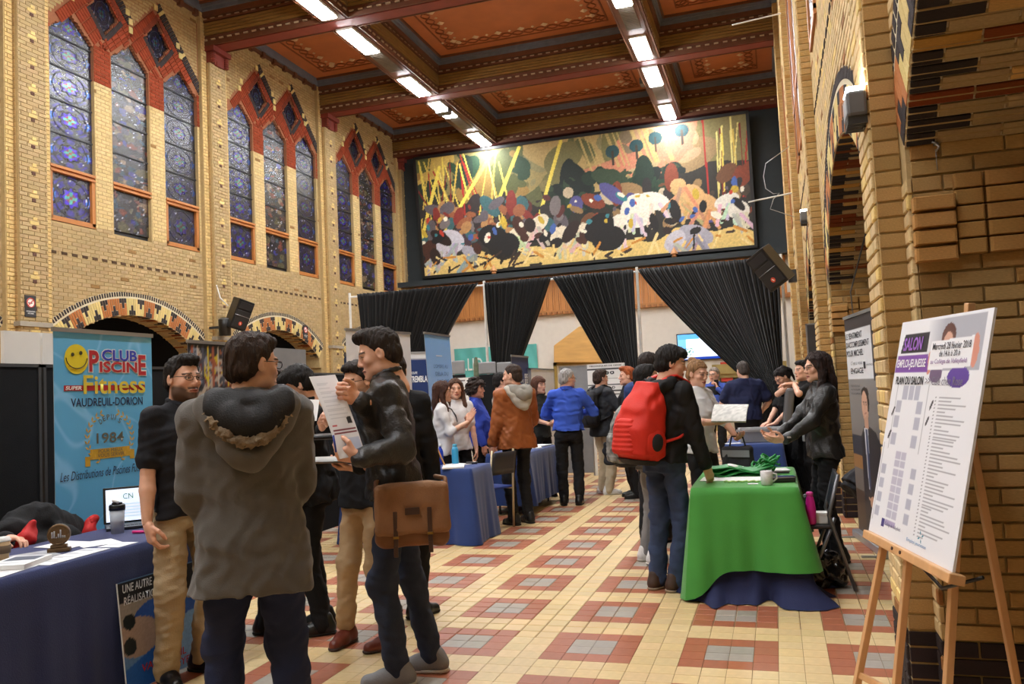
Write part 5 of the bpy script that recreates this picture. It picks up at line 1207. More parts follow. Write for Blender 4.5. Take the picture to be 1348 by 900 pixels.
drape('black drape beside the arcade wall, pulled into a long diagonal sweep', X(841, 351), X(1025, 338), X(1006, 525), X(1032, 525), 1.15, 6, 1.15, 220)
# ================================================================== things on the back wall behind the drapes
def AYb(px, py): return AY(px, py, 26.3)
p0, p1 = AYb(893, 474), AYb(940, 474); t = thing('television', 'wall mounted television with a bright screen behind the diagonal drape', 'television', (p0[0], 26.42, p0[2]))
sc = bpy.data.materials.new('screen_bright'); sc.use_nodes = True; nt = sc.node_tree; at = nt.nodes.new('ShaderNodeAttribute'); at.attribute_name = 'Col'; pb_ = nt.nodes['Principled BSDF']; nt.links.new(at.outputs['Color'], pb_.inputs['Base Color']); nt.links.new(at.outputs['Color'], pb_.inputs['Emission Color']); pb_.inputs['Emission Strength'].default_value = .9; pb_.inputs['Roughness'].default_value = .2
b = MB(); b.box((-.03, -.02, -.03), (1.35, .06, .82)); b.build('bezel', M_BLKP, t)
cv = Cv(90, 60, (224, 238, 252)); cv.rect(0, 0, 1, .1, (24, 60, 160)).rect(0, .1, .2, 1, (120, 190, 236)).rect(.02, .8, .5, 1, (90, 170, 240))
for k in range(60): x, y = .06+.3*hsh(k, 1), .16+.3*hsh(k, 2); cv.ell(x, y, .012, .02, [(30, 40, 44), (60, 140, 150), (70, 150, 90)][k % 3])
cv.rect(.12, .03, .3, .06, (236, 240, 250)); cv.sheet(t, (0, -.022, 0), (1, 0, 0), (0, 0, 1), 1.32, .79, sc, 'screen')
pts = [AYb(731, 477), AYb(731, 455), AYb(764, 430), AYb(812, 430), AYb(812, 477)]; b = MB(); n = len(pts); v = [(p[0], 26.1, p[2]) for p in pts]+[(p[0], 26.45, p[2]) for p in pts]
b.add(v, [tuple(range(n)), tuple(range(2*n-1, n-1, -1))]+[(i, i+n, (i+1) % n+n, (i+1) % n) for i in range(n)]); o = b.build('canopy', mat('canopy_wood', (206, 160, 92), .5, .1, 2, stretch=(1, 1, 5)), None, bevel=.02); tag(o, 'pale wooden gabled canopy board above the doorway beside the drapes', 'canopy')
dr = thing('door_1', 'x', 'y', (pts[0][0]-.1, 26.4, 0)); del dr['label']; del dr['category']; dr['kind'] = 'structure'
b = MB(); b.box((0, 0, 0), (.12, .1, pts[0][2])); b.box((1.7, 0, 0), (1.82, .1, pts[0][2])); b.box((0, 0, pts[0][2]-.1), (1.82, .1, pts[0][2])); b.build('frame', mat('brass_frame', (150, 126, 62), .4, .1), dr)
b = MB(); b.box((.12, .02, 0), (1.7, .06, pts[0][2]-.1)); b.build('leaf', mat('door_pale', (196, 184, 160), .5), dr)
a, c_ = AYb(937, 480), AYb(1000, 470); dr = thing('window_99', 'x', 'y', (a[0], 26.3, 0)); dr.name = 'door_2'; del dr['label']; del dr['category']; dr['kind'] = 'structure'
zt = a[2]; b = MB(); b.box((0, 0, zt-.3), (2.2, .19, zt)); b.box((.0, .1, 0), (.2, .19, zt-.3)); b.box((1.15, .1, 0), (1.3, .19, zt-.3)); b.box((.2, .06, zt-.42), (2.2, .19, zt-.3)); b.box((.2, .1, .95), (2.2, .19, 1.05)); b.build('frame', mat('gold_paint', (158, 138, 80), .45, .08), dr)
b = MB(); b.box((.2, .14, .1), (1.15, .17, .95)); b.box((1.3, .14, .1), (2.2, .17, .95)); b.build('panel', mat('panel_cream', (196, 186, 160), .6), dr)
b = MB(); b.box((.2, .15, 1.05), (1.15, .16, zt-.42)); b.box((1.3, .15, 1.05), (2.2, .16, zt-.42)); b.build('pane', mat('pane_dim', (90, 88, 70), .15, .3, 5), dr)
b = MB(); b.box((.25, .1, 1.5), (.6, .14, 2.1)); b.build('notice', ink((196, 60, 40)), dr)
a, c_ = AYb(598, 512), AYb(705, 452); w_ = c_[0]-a[0]; h_ = c_[2]-a[2]; t = thing('cloth_banner', 'wide turquoise cloth banner with white letters on the beige back wall', 'banner', (a[0], 26.46, a[2]))
cv = Cv(90, 40, (92, 176, 170)); cv.a *= (1+.10*np.sin(cv.x*46+cv.y*7)*(cv.y))[..., None]; cv.sheet(t, (0, 0, 0), (1, 0, 0), (0, 0, 1), w_, h_, cloth_p := mat('banner_cloth', (92, 176, 170), .8, .04, 5, attr=True), 'sheet', fn=lambda x, y: .03+.02*np.sin(x*40+y*6))
b = MB(); b.box((0, .0, h_-.02), (w_, .039, h_)); b.build('hanging_rod', M_WHITE, t)
text(t, '.LIO', (AYb(612, 492)[0]-a[0], -.08, AYb(612, 488)[2]-a[2]), (1, 0, 0), (0, 0, 1), .62, .42, ink((226, 236, 234)), .01)
# ================================================================== exhibition panels, left side
def panel(label, A, B, z0, z1, m, group=None, th=.04, frame=M_ALU, name='display_panel', hdr=None):
    A, B = np.array(A, float), np.array(B, float); w = np.linalg.norm(B-A); t = thing(name, label, 'panel', (A[0], A[1], 0), math.atan2(B[1]-A[1], B[0]-A[0]), group)
    b = MB(); b.box((.02, 0, z0), (w-.02, th, z1-.02)); b.build('fabric', m, t)
    for x in (0, w-.022): b = MB(); b.box((x, -.006, 0), (x+.022, th+.006, z1)); b.build('post', frame, t)
    b = MB(); b.box((0, -.006, z1-.022), (w, th+.006, z1)); b.build('top_bar', frame, t)
    if hdr:
        for x0, x1, m2 in hdr: b = MB(); b.box((x0*w, .0, z1), (x1*w, .03, z1+.22)); b.build('header', m2, t)
    return t
XPn = -4.87
M_POST = mat('post_dark', (60, 60, 62), .4)
panel('black fabric panel with a white header at the picture edge behind the left table', (XPn, 2.62), (XPn, 4.52), .05, 1.83, M_PANELB, 'panels behind the left tables', frame=M_POST, hdr=[(.85, 1.0, M_WHITE)])
panel('black fabric panel right behind the blue swimming pool banner', (XPn, 4.54), (XPn, 5.96), .05, 1.83, M_PANELB, 'panels behind the left tables', frame=M_POST, hdr=[(.0, .12, M_WHITE)])
panel('black fabric panel behind the bearded man and the machinery banner', (XPn, 5.98), (XPn, 6.96), .05, 1.83, M_PANELB, 'panels behind the left tables')
panel('black panel with a white and grey header behind the black haired man', (XPn, 6.98), (XPn, 7.96), .05, 1.83, M_PANELB, 'panels behind the left tables', hdr=[(0, .3, M_WHITE), (.3, 1, M_PANELG)])
panel('black fabric panel between the grey header panel and the tall white display', (XPn, 7.98), (XPn, 8.9), .05, 1.80, M_PANELB, 'panels behind the left tables', frame=M_POST)
# swimming pool banner
def pool(s, P, u, v, w, h):
    B = lambda x, y: P((x-255)/(484), 1-((y-42)*.00131)/h)          # from the photograph's banner drawing
    def tx(t_, x0, y0, x1, y1, m, **k): o = B(x0, y1); q = B(x1, y0); text(s, t_, o, u, v, (q-o) @ u, (q-o) @ v, m, **k)
    W_, RD, BL_ = ink((240, 240, 240)), ink((178, 34, 44)), ink((48, 64, 190))
    f_ = MB(); c = B(355, 188); a = np.linspace(0, 2*PI, 33)[:-1]; r = .1
    f_.add([c+np.array([0, -.002, 0])]+[c+u*r*math.cos(t)+v*r*math.sin(t)+np.array([0, -.002, 0]) for t in a], [(0, 1+i, 1+(i+1) % 32) for i in range(32)]); f_.build('smile_disc', ink((232, 214, 40)), s)
    f_ = MB(); fo = np.array([0, -.004, 0])
    for sx in (-1, 1): f_.tube([c+u*.034*sx+v*(.03+.012*(sx > 0))+fo, c+u*.034*sx+v*(.03+.012*(sx > 0))+fo*1.6], .013, 12)
    f_.tube([c+fo+u*.088*math.cos(t)+v*(.012+.075*math.sin(t)) for t in np.linspace(PI*1.02, PI*1.98, 14)], .003, 5); f_.build('smile_face', ink((60, 56, 20)), s)
    for t_, x0, y0, x1, y1, m in (('P', 413, 140, 460, 252, RD), ('ISCIN', 463, 196, 655, 254, RD), ('E', 662, 155, 703, 268, RD), ('CLUB', 475, 132, 655, 192, BL_)):
        tx(t_, x0-4, y0-4, x1+4, y1+4, W_, bold=.07, off=.001); tx(t_, x0, y0, x1, y1, m, bold=.03, off=.003)
    f_ = MB(); a, q = B(297, 350), B(697, 322); f_.add([a+fo*.2, B(697, 352)+fo*.2, q+fo*.2, B(297, 322)+fo*.2], [(0, 1, 2, 3)]); f_.build('red_bar', RD, s)
    tx('SUPER', 303, 326, 376, 345, W_, shear=.2, bold=.03, off=.003); tx('Fitness', 384, 270, 697, 368, ink((222, 204, 70)), bold=.015, off=.004)
    tx('VAUDREUIL-DORION', 327, 388, 682, 432, ink((24, 30, 70)), bold=.012)
    GD = ink((206, 168, 60)); GY = ink((96, 96, 84)); f_ = MB(); cc = B(510, 600)
    for sx in (-1, 1):
        for k in range(11):
            t = math.radians(-62+k*12.6); p = cc+u*sx*.205*math.cos(t)+v*.18*math.sin(t)
            for d in (-.6, .7):
                q = np.array([-math.sin(t)*math.cos(d)-math.cos(t)*math.sin(d), math.cos(t)*math.cos(d)-math.sin(t)*math.sin(d)]); e = u*sx*q[0]+v*q[1]; pe = np.cross(e, np.cross(u, v)); f_.add([p+fo*.3, p+e*.02+pe*.007+fo*.3, p+e*.04+fo*.3, p+e*.02-pe*.007+fo*.3], [(0, 1, 2, 3)]); f_.f[-1] = f_.f[-1] if sx*1 > 0 else f_.f[-1][::-1]
    f_.build('laurel', GD, s)
    for i, ch in enumerate('DEPUIS'):
        t = math.radians(128-i*15.2); p = cc+u*.125*math.cos(t)+v*.125*math.sin(t); uu = u*math.sin(t)-v*math.cos(t); text(s, ch, p-uu*.010, uu, np.cross(np.cross(u, v), uu), .024 if ch != 'I' else .006, .036, GY, .01)
    tx('1984', 443, 573, 578, 628, GY, bold=.01)
    f_ = MB()
    for x0, x1, y0, y1 in ((412, 608, 655, 708), (388, 412, 690, 740), (608, 632, 675, 725)): f_.add([B(x0, y1)+fo*.2, B(x1, y1)+fo*.2, B(x1, y0)+fo*.2, B(x0, y0)+fo*.2], [(0, 1, 2, 3)])
    f_.build('ribbon', ink((196, 158, 44)), s); tx('POUR MIEUX', 450, 658, 572, 677, GY, off=.003); tx('VOUS SERVIR', 446, 681, 578, 700, GY, off=.003)
    tx('Les Distributions de Piscines Futura', 275, 755, 690, 800, ink((30, 40, 80)), shear=.35)
cv = Cv(120, 230, (58, 148, 206)); cv.grad((104, 186, 236), (74, 162, 226)); g = np.random.default_rng(2)
wv = np.abs(np.sin(cv.x*7+2.2*np.sin(cv.y*9)+.8*np.sin(cv.y*23+cv.x*5))+np.sin(cv.y*13+2*np.sin(cv.x*6))); cv.a += (np.exp(-(wv/.12)**2)*.16)[..., None]*np.array([.7, .8, .8])
rollup('roll_up_banner', 'tall sky blue banner with a yellow smile and swimming pool lettering', (-4.45, 4.23), (-4.45, 5.12), .08, 2.03, cv, draw=pool)
# machinery banner
cv = Cv(70, 90, (34, 36, 40)); g = np.random.default_rng(9)
for _ in range(60): cv.line(g.uniform(0, .9), g.uniform(.72, .86), g.uniform(0, .9), g.uniform(.86, .98), .02, [(150, 90, 60), (170, 160, 150), (120, 130, 150), (110, 50, 40), (200, 180, 40), (60, 66, 76)][g.integers(6)])
for k in range(14): cv.rect(.04+k*.065, .80, .065+k*.065, .98, [(150, 84, 60), (190, 186, 176), (70, 74, 90), (206, 190, 50)][k % 4])
for k in range(8): cv.line(.2, .76-.01*k, .9, .66-.006*k, .008, (96, 100, 110))
for x in (.32, .62, .9): cv.line(x, .5, x, .66, .05, (206, 96, 60)); cv.line(x-.12, .62, x+.12, .66, .03, (216, 120, 80)); cv.line(x, .5, x, .66, .018, (230, 200, 190))
rollup('roll_up_banner', 'dark banner printed with red and grey machinery behind the grey coat man', (-4.72, 5.86), (-4.72, 6.92), .08, 2.04, cv)
# tall white pop-up with vertical lettering
def vt(s, P, u, v, w, h):
    text(s, 'RECRUTEMENT', P(.075, .18)+np.array([0, 0, 0]), v, -u, h*.66, .06, ink((40, 50, 90)), .03)
rollup('roll_up_banner', 'wide white display banner with vertical navy letters behind the leather jacket man', (-4.55, 8.28), (-4.3, 9.45), .08, 2.27, Cv(8, 8, (226, 227, 230)), draw=None if False else (lambda s, P, u, v, w, h: None))
def trem(s, P, u, v, w, h):
    text(s, 'TREMBLAY', P(.42, .80), u, v, .53*w, .085, ink((238, 240, 242)), .03); text(s, 'GROUPE', P(.42, .855), u, v, .2*w, .035, ink((238, 240, 242)), .01)
    f_ = MB(); c = P(.24, .83)
    f_.tube([c+u*.055*math.cos(t)+v*.055*math.sin(t)+np.array([0, -.003, 0]) for t in np.linspace(.3, 5.4, 16)], .008, 5); f_.tube([c+u*.03*math.cos(t)+v*.03*math.sin(t)+np.array([0, -.003, 0]) for t in np.linspace(0, 6.28, 12)], .006, 5); f_.build('emblem', ink((238, 240, 242)), s)
cv = Cv(20, 60, (30, 52, 104)); cv.rect(0, .965, 1, 1, (220, 222, 224)); rollup('roll_up_banner', 'navy blue banner with white capital letters behind the two women in white', AY(517, 466, 10.1)[:2], AY(567, 464, 10.45)[:2], .08, AY(545, 464, 10.25)[2], cv, draw=trem)
def dom(s, P, u, v, w, h):
    for i, (t_, y) in enumerate((("L'OMBRE AU", .80), ('DELA DU', .755), ('FANTASME', .71))): text(s, t_, P(.26+.05*i, y), u, v, .56*w-.05*i*w, .05, ink((92, 128, 180)))
    f_ = MB(); 
    for y in (.87, .67): f_.add([P(.38, y)+np.array([0, -.002, 0]), P(.62, y)+np.array([0, -.002, 0]), P(.62, y+.006)+np.array([0, -.002, 0]), P(.38, y+.006)+np.array([0, -.002, 0])], [(0, 1, 2, 3)])
    f_.build('rule', ink((220, 234, 250)), s)
cv = Cv(50, 110, (150, 196, 246)); cv.grad((130, 186, 250), (196, 220, 246)); g = np.random.default_rng(12)
for k in range(40): x = g.uniform(0, 1); cv.rect(x, .30, x+.1, g.uniform(.40, .52), [(150, 130, 96), (206, 170, 120), (216, 150, 100), (110, 120, 90), (240, 226, 206)][k % 5])
cv.ell(.1, .5, .12, .06, (110, 128, 84)); cv.rect(.35, .42, .7, .53, (222, 164, 104)); cv.ell(.85, .45, .1, .1, (86, 90, 96)); cv.rect(0, 0, 1, .36, (52, 66, 92))
for k in range(26): y = g.uniform(.02, .4); x = g.uniform(0, .9); cv.line(x, y, x+g.uniform(.1, .4), y+g.uniform(-.03, .03), .05, [(70, 88, 124), (34, 44, 66), (150, 160, 176), (40, 60, 110)][k % 4])
rollup('roll_up_banner', 'light blue leaning banner showing a sunlit town under the sky', AX(571, 520, -4.2)[:2], AX(603, 520, -4.2)[:2], .08, AX(560, 437, -4.2)[2], cv, shift=-.10, draw=dom)
def que(s, P, u, v, w, h):
    text(s, 'Emploi', P(.06, .865), u, v, .3*w, .05, ink((230, 234, 240)), .01); text(s, 'Qu\u00e9bec', P(.22, .785), u, v, .46*w, .085, ink((238, 240, 244)), 0); f_ = MB(); fo = np.array([0, -.002, 0])
    for i in (0, 1):
        for j in (0, 1): x, y = .72+.12*i, .785+.042*j; f_.add([P(x, y)+fo, P(x+.10, y)+fo, P(x+.10, y+.036)+fo, P(x, y+.036)+fo], [(0, 1, 2, 3)])
    f_.build('emblem', ink((232, 236, 244)), s); f_ = MB()
    for i in (0, 1):
        for j in (0, 1): c = P(.77+.12*i, .803+.042*j)+fo*2; f_.add([c-v*.022, c+u*.012, c+v*.026, c-u*.012], [(0, 1, 2, 3)])
    f_.build('emblem_mark', ink((40, 70, 150)), s)
cv = Cv(12, 60, (38, 62, 130)); cv.grad((52, 62, 104), (36, 70, 160)); rollup('roll_up_banner', 'narrow royal blue banner with a white government word mark behind the orange jacket man', AX(673, 468, -3.75)[:2], AX(695, 468, -3.75)[:2], .08, AX(674, 468, -3.75)[2], cv, draw=que)
a = AX(698, 484, -3.7); c_ = AX(729, 484, -3.7); panel('plain white display panel behind the woman with the bob haircut', a[:2], c_[:2], .05, a[2], M_WHITE)
for i, (px0, px1, py, Yp, lab) in enumerate(((594, 611, 475, 12.6, 'narrow grey divider with a black lower half beside the town banner'), (628, 652, 477, 12.6, 'grey divider with a black lower half in front of the turquoise banner'), (653, 673, 477, 12.5, 'grey divider with a black lower half beside the royal blue banner'))):
    a, c_ = AY(px0, py, Yp), AY(px1, py, Yp); w_ = c_[0]-a[0]; t = thing('divider', lab, 'divider', (a[0], Yp, 0)); zt = a[2]; zm = AY(px0, 493, Yp)[2]
    b = MB(); b.box((0, 0, zm), (w_, .04, zt)); b.build('upper_panel', M_PANELG, t, bevel=.03); b = MB(); b.box((0, 0, .05), (w_, .04, zm-.005)); b.build('lower_panel', M_PANELB, t); b = MB(); b.box((0, -.2, 0), (.04, .24, .05)); b.box((w_-.04, -.2, 0), (w_, .24, .05)); b.build('feet', M_STEEL, t)
a, c_ = AY(604, 535, 12.45), AY(627, 496, 12.45); t = thing('chart_board', 'small white chart with a drawn curve between the women in white and blue', 'poster', (a[0], 12.45, a[2])); cv = Cv(40, 60, (226, 227, 228)); w_, h_ = c_[0]-a[0], c_[2]-a[2]
for k in range(20): cv.ell(.7+.18*math.cos(k*.2), .3+.34*math.sin(k*.16), .02, .015, (120, 124, 130))
cv.rect(.08, .88, .4, .92, (120, 120, 124)).rect(.08, .8, .25, .83, (130, 130, 134)); cv.sheet(t, (0, 0, 0), (1, 0, 0), (0, 0, 1), w_, h_, M_PRINT, 'sheet'); b = MB(); b.box((0, .002, 0), (w_, .01, h_)); b.box((w_/2-.02, .01, -a[2]), (w_/2+.02, .04, h_)); b.build('stand', M_WHITE, t)
p = AY(627, 490, 12.2); t = thing('rolled_banner', 'slim rolled green and white banner standing upright between the grey dividers', 'banner', (p[0], 12.2, 0)); b = MB(); b.tube([(-.04, 0, .0), (-.01, 0, 1.0), (.0, 0, AY(625, 470, 12.2)[2]-.12), (.005, 0, AY(625, 470, 12.2)[2])], [.05, .05, .04, .02], 10); b.build('roll', mat('camo_roll', (96, 108, 88), .7, .5, 10), t)
a, c_ = AY(739, 545, 14), AY(776, 480, 14); panel('grey display panel with a metal edge behind the grey haired man', a[:2], c_[:2], .05, c_[2], M_PANELG)
a, c_ = AY(776, 545, 13.96), AY(822, 477, 13.96); w_ = c_[0]-a[0]; zt = c_[2]; z0 = .9; t = thing('info_board', 'white information board of round symbols and text beside the red haired man', 'poster', (a[0], 13.96, 0)); cv = Cv(80, 110, (226, 227, 228)); Hh = zt-z0; yy = lambda q: (q-z0)/Hh
f = lambda py: (AY(800, py, 13.96)[2]-z0)/Hh
cv.rect(0, f(486), 1, f(484.5), (60, 62, 66)).rect(0, f(507), 1, f(505.5), (70, 72, 76)).rect(0, f(515), 1, f(513.5), (70, 72, 76)).rect(0, f(519.5), 1, f(518), (80, 82, 86)).rect(.2, f(498), .8, f(497.3), (150, 150, 150))
for x, y in ((.38, 490.5), (.52, 490.5), (.66, 490.5), (.56, 510), (.68, 510), (.3, 510)): cv.ell(x, f(y), .06 if y < 500 else .045, .028 if y < 500 else .022, (44, 46, 50)); cv.ell(x, f(y), .018, .014, (226, 227, 228))
cv.rect(.16, f(492), .28, f(489), (206, 90, 84)); cv.rect(.2, f(504), .4, f(500), (170, 172, 176)); cv.rect(.4, f(503), .46, f(500), (60, 62, 66))
cv.sheet(t, (0, 0, z0), (1, 0, 0), (0, 0, 1), w_, Hh, M_PRINT, 'sheet'); b = MB(); b.box((0, .003, z0), (w_, .03, zt)); b.box((.05, .01, 0), (.09, .05, z0)); b.box((w_-.09, .01, 0), (w_-.05, .05, z0)); b.build('board', M_WHITE, t)
text(t, 'TECHNIQUES DE GENIE', (w_*.06, -.003, AY(800, 482.3, 13.96)[2]), (1, 0, 0), (0, 0, 1), w_*.86, .03, ink((60, 62, 66)), .02)
# ================================================================== tables and what lies on them
NAVYL = mat('cloth_table_deep', (20, 36, 88), .85, .08, 5, .2, 160, sheen=.2); NAVY = mat('cloth_table_navy', (27, 56, 118), .8, .08, 5, .2, 160, sheen=.2); NAVYD = mat('cloth_table_dark', (26, 34, 74), .85, .08, 5, .2, 160); GREEN = mat('cloth_table_green', (64, 150, 56), .75, .06, 5, .2, 200, sheen=.2)
M_TTOP = mat('table_top_grey', (150, 146, 138), .6)
def table(label, x0, x1, y0, y1, group='tables under cloths'):
    t = thing('table', label, 'table', ((x0+x1)/2, (y0+y1)/2, 0), 0); w, d = (x1-x0)/2-.03, (y1-y0)/2-.03
    b = MB(); b.box((-w, -d, .70), (w, d, .735)); b.build('table_top', M_TTOP, t)
    for sx in (-1, 1):
        for sy in (-1, 1): b = MB(); b.tube([(sx*(w-.08), sy*(d-.06), 0), (sx*(w-.08), sy*(d-.06), .70)], .016, 8); b.build('leg', M_STEEL, t)
    return t
def tablecloth(label, x0, x1, y0, y1, m, drop, zt=.745, seed=0, flare=.05, folds=1.0, group=None, off=0.0, pool=0.0):
    """drop(px, py): how far the cloth falls at a point of the table's edge"""
    r = .03; per = []
    def side(a, b, n):
        for k in range(n): t = k/n; per.append((np.array(a)*(1-t)+np.array(b)*t))
    n1, n2 = max(10, int((x1-x0)/.025)), max(10, int((y1-y0)/.025))
    side((x0, y0), (x1, y0), n1); side((x1, y0), (x1, y1), n2); side((x1, y1), (x0, y1), n1); side((x0, y1), (x0, y0), n2)
    P = np.array(per); n = len(P); c = np.array([(x0+x1)/2, (y0+y1)/2])
    nx = np.where(np.arange(n) < n1, 0, np.where(np.arange(n) < n1+n2, 1, np.where(np.arange(n) < 2*n1+n2, 0, -1))); ny = np.where(np.arange(n) < n1, -1, np.where(np.arange(n) < n1+n2, 0, np.where(np.arange(n) < 2*n1+n2, 1, 0)))
    N = np.stack([nx, ny], 1).astype(float)
    for _ in range(5): N = (N+np.roll(N, 1, 0)+np.roll(N, -1, 0))/3
    N /= np.linalg.norm(N, axis=1)[:, None]
    s = np.cumsum(np.r_[0, np.linalg.norm(np.diff(P, axis=0), axis=1)]); dr = np.array([drop(*p) for p in P])
    for _ in range(6): dr = (dr+np.roll(dr, 1)+np.roll(dr, -1))/3
    L_ = s[-1]; k1, k2, k3 = [round(L_*f) for f in (2.3, 4.1, 7.3)]; ph = 2*PI*s/L_
    wave = (.5*np.sin(k1*ph+seed)+.5*np.sin(k2*ph+seed*2+1)+.3*np.sin(k3*ph+seed*3))*folds
    corner = np.zeros(n)
    for q in ((x0, y0), (x1, y0), (x1, y1), (x0, y1)): corner += np.exp(-(np.hypot(P[:, 0]-q[0], P[:, 1]-q[1])/.13)**2)
    rows = [np.concatenate([np.tile(c, (n, 1))+(P-c)*f, np.full((n, 1), zt+off)], 1) for f in (0.0, .5, .9, .985)]
    rows.append(np.concatenate([P+N*(.006+off), np.full((n, 1), zt-.006+off)], 1))
    for t in np.linspace(.06, 1, 16):
        o = .012+off+t*(flare*(1+.5*wave)+.020*wave+corner*.07)+np.maximum(0, t-.85)*pool*(1+wave)
        z = np.maximum(zt-.006-dr*t, .006+off*.5)
        rows.append(np.concatenate([P+N*o[:, None], z[:, None]], 1))
    R_ = np.stack(rows); R_ = np.concatenate([R_, R_[:, :1]], 1); b = MB(); b.grid(R_[:, ::-1]); o = b.build('tablecloth', m, None, True)
    return tag(o, label, 'tablecloth', group)
full = lambda x, y: .74
table('long left table hidden under the dark navy cloth with brochures', -4.10, -3.42, 1.7, 4.50); tablecloth('dark navy cloth over the left table with brochures and a trophy', -4.10, -3.42, 1.7, 4.50, NAVYL, full, seed=1, flare=.012, folds=.35)
table('table under the blue cloth in front of the two women in white', -4.35, -2.94, 7.78, 8.36); tablecloth('bright navy cloth over the table in front of the women in white', -4.35, -2.94, 7.78, 8.36, NAVY, full, seed=2, flare=.035, folds=.6)
table('table under the blue cloth beside the orange jacket man', -3.42, -2.90, 9.62, 10.95); tablecloth('navy cloth over the table between the orange jacket and the blue shirt', -3.42, -2.90, 9.62, 10.95, NAVY, lambda x, y: .62, seed=3, flare=.03, folds=.6)
table('far right table under the blue cloth holding the grey case', -.62, .02, 10.15, 11.7); tablecloth('navy cloth over the far right table with the grey case', -.62, .02, 10.15, 11.7, NAVY, full, seed=4, flare=.02, folds=.4)
table('right table under the green cloth', -.60, .08, 5.93, 7.28)
tablecloth('long dark navy undercloth pooling on the floor below the green cloth', -.60, .08, 5.93, 7.28, NAVYD, full, zt=.742, seed=5, flare=.02, folds=.8, pool=.75)
tablecloth('bright green cloth draped over the right table', -.60, .08, 5.93, 7.28, GREEN, lambda x, y: (.535 if y < 6.05 else .50)+(.22*max(0, 1-abs(x+.60)/.16) if y < 6.3 else 0), zt=.745, seed=6.3, flare=.045, folds=.55, off=.012)
ZT_ = .746
def sheets(label, x, y, rz, w=.21, d=.297, n=1, m=None, z=ZT_, name='paper', cat='paper', group=None, th=.0012, cv=None):
    t = thing(name, label, cat, (x, y, z), math.radians(rz), group); b = MB(); b.box((-w/2, -d/2, 0), (w/2, d/2, th*n)); b.build('sheet', m or M_PAPER, t)
    if cv is not None: cv.sheet(t, (-w/2, -d/2, th*n+.0006), (1, 0, 0), (0, 1, 0), w, d, M_PRINT, 'print')
    return t
def lines_cv(seed, dark=False):
    cv = Cv(24, 34, (226, 227, 228)); g = np.random.default_rng(seed)
    for k in range(12): y = .9-.07*k; cv.rect(.1, y, g.uniform(.4, .9), y+.02, (150, 152, 158))
    if dark: cv.rect(.1, .5, .9, .92, (90, 96, 110))
    return cv
sheets('white sheet on the left table beside the booklet stack', -3.56, 3.05, 12, cv=lines_cv(1)); sheets('grey printed sheet beneath the seated hand on the left table', -3.78, 3.36, -25, .24, .34, 1, cv=Cv(12, 16, (170, 172, 176)).noise(.3, 3))
sheets('long white leaflet at the front edge of the left table', -3.52, 3.42, 4, .16, .42, 1, cv=lines_cv(4)); sheets('white leaflet nearest the polo shirt man on the left table', -3.50, 3.74, 2, .14, .15, 1, cv=lines_cv(6))
sheets('fanned pair of white leaflets behind the trophy on the left table', -3.84, 3.72, 85, .2, .26, 2); sheets('broad white sheet between the tumbler and the polo shirt man', -3.68, 3.78, 60, .2, .2, 1)
sheets('thick white booklet on the front of the left table', -3.60, 3.20, 20, .19, .26, 18, z=ZT_+.003, name='booklet', cat='booklet', cv=lines_cv(5, True)); sheets('second white booklet at the picture edge of the left table', -3.70, 3.00, 30, .19, .26, 10, z=ZT_+.003, name='booklet', cat='booklet')
p = G(3, 738, ZT_); t = thing('coffee_cup', 'paper coffee cup with a white lid at the left picture edge', 'cup', (p[0]-.02, p[1]+.02, ZT_)); b = MB(); b.lathe([(.027, 0), (.036, .098)], n=20); b.build('cup', mat('cup_card', (190, 160, 120), .7), t, True); b = MB(); b.lathe([(.0365, .035), (.0395, .075)], n=20); b.build('sleeve', mat('cup_sleeve', (96, 78, 60), .8), t, True); b = MB(); b.lathe([(.039, .096), (.039, .104), (.034, .108), (.033, .116), (.01, .117)], n=20); b.build('lid', M_WHITE, t, True)
# trophy: a bronze disc on a foot
p = G(78, 726, ZT_); t = thing('trophy', 'small round bronze trophy on the left table', 'trophy', (p[0], p[1], ZT_), math.radians(35)); BRZ = mat('bronze', (108, 84, 56), .35, .2, 20, metal=.7); b = MB(); b.box((-.055, -.022, 0), (.055, .022, .022)); b.box((-.04, -.016, .022), (.04, .016, .04)); b.build('base', BRZ, t, bevel=.004)
b = MB(); a = np.linspace(0, 2*PI, 25)[:-1]; n = 24; ring = lambda y, r: [(r*math.cos(q), y, .092+r*math.sin(q)) for q in a]; b.add(ring(-.012, .056)+ring(.012, .056), [tuple(range(n)), tuple(range(2*n-1, n-1, -1))]+[(i, i+n, (i+1) % n+n, (i+1) % n) for i in range(n)]); b.build('disc', BRZ, t)
b = MB(); b.tube([(.05*math.cos(q), -.014, .092+.05*math.sin(q)) for q in np.linspace(0, 2*PI, 25)], .006, 6); b.build('rim', BRZ, t, True)
b = MB()
for q in range(7): x = -.03+.01*q; b.tube([(x, -.014, .075), (x, -.016, .098+.02*math.sin(q*1.9+.5))], .004, 5)
b.build('relief', mat('silver_relief', (190, 190, 196), .3, metal=.6), t, True)
p = G(141, 699, ZT_); t = thing('tumbler', 'clear tumbler with a black screw lid on the left table', 'tumbler', (-3.84, 4.10, ZT_)); b = MB(); b.lathe([(.036, 0), (.043, .14)], n=24); b.build('cup', mat('frosted_clear', (186, 192, 200), .25, .05, 4, alpha=.75), t, True); b = MB(); b.lathe([(.046, .138), (.046, .165), (.04, .172)], n=24); b.lathe([(.03, .172), (.03, .182)], n=20); b.build('lid', M_BLKP, t, True); b = MB(); b.tube([(-.02, 0, .18), (0, -.03, .2), (.03, -.02, .185)], .009, 8); b.build('spout', M_WHITE, t, True)
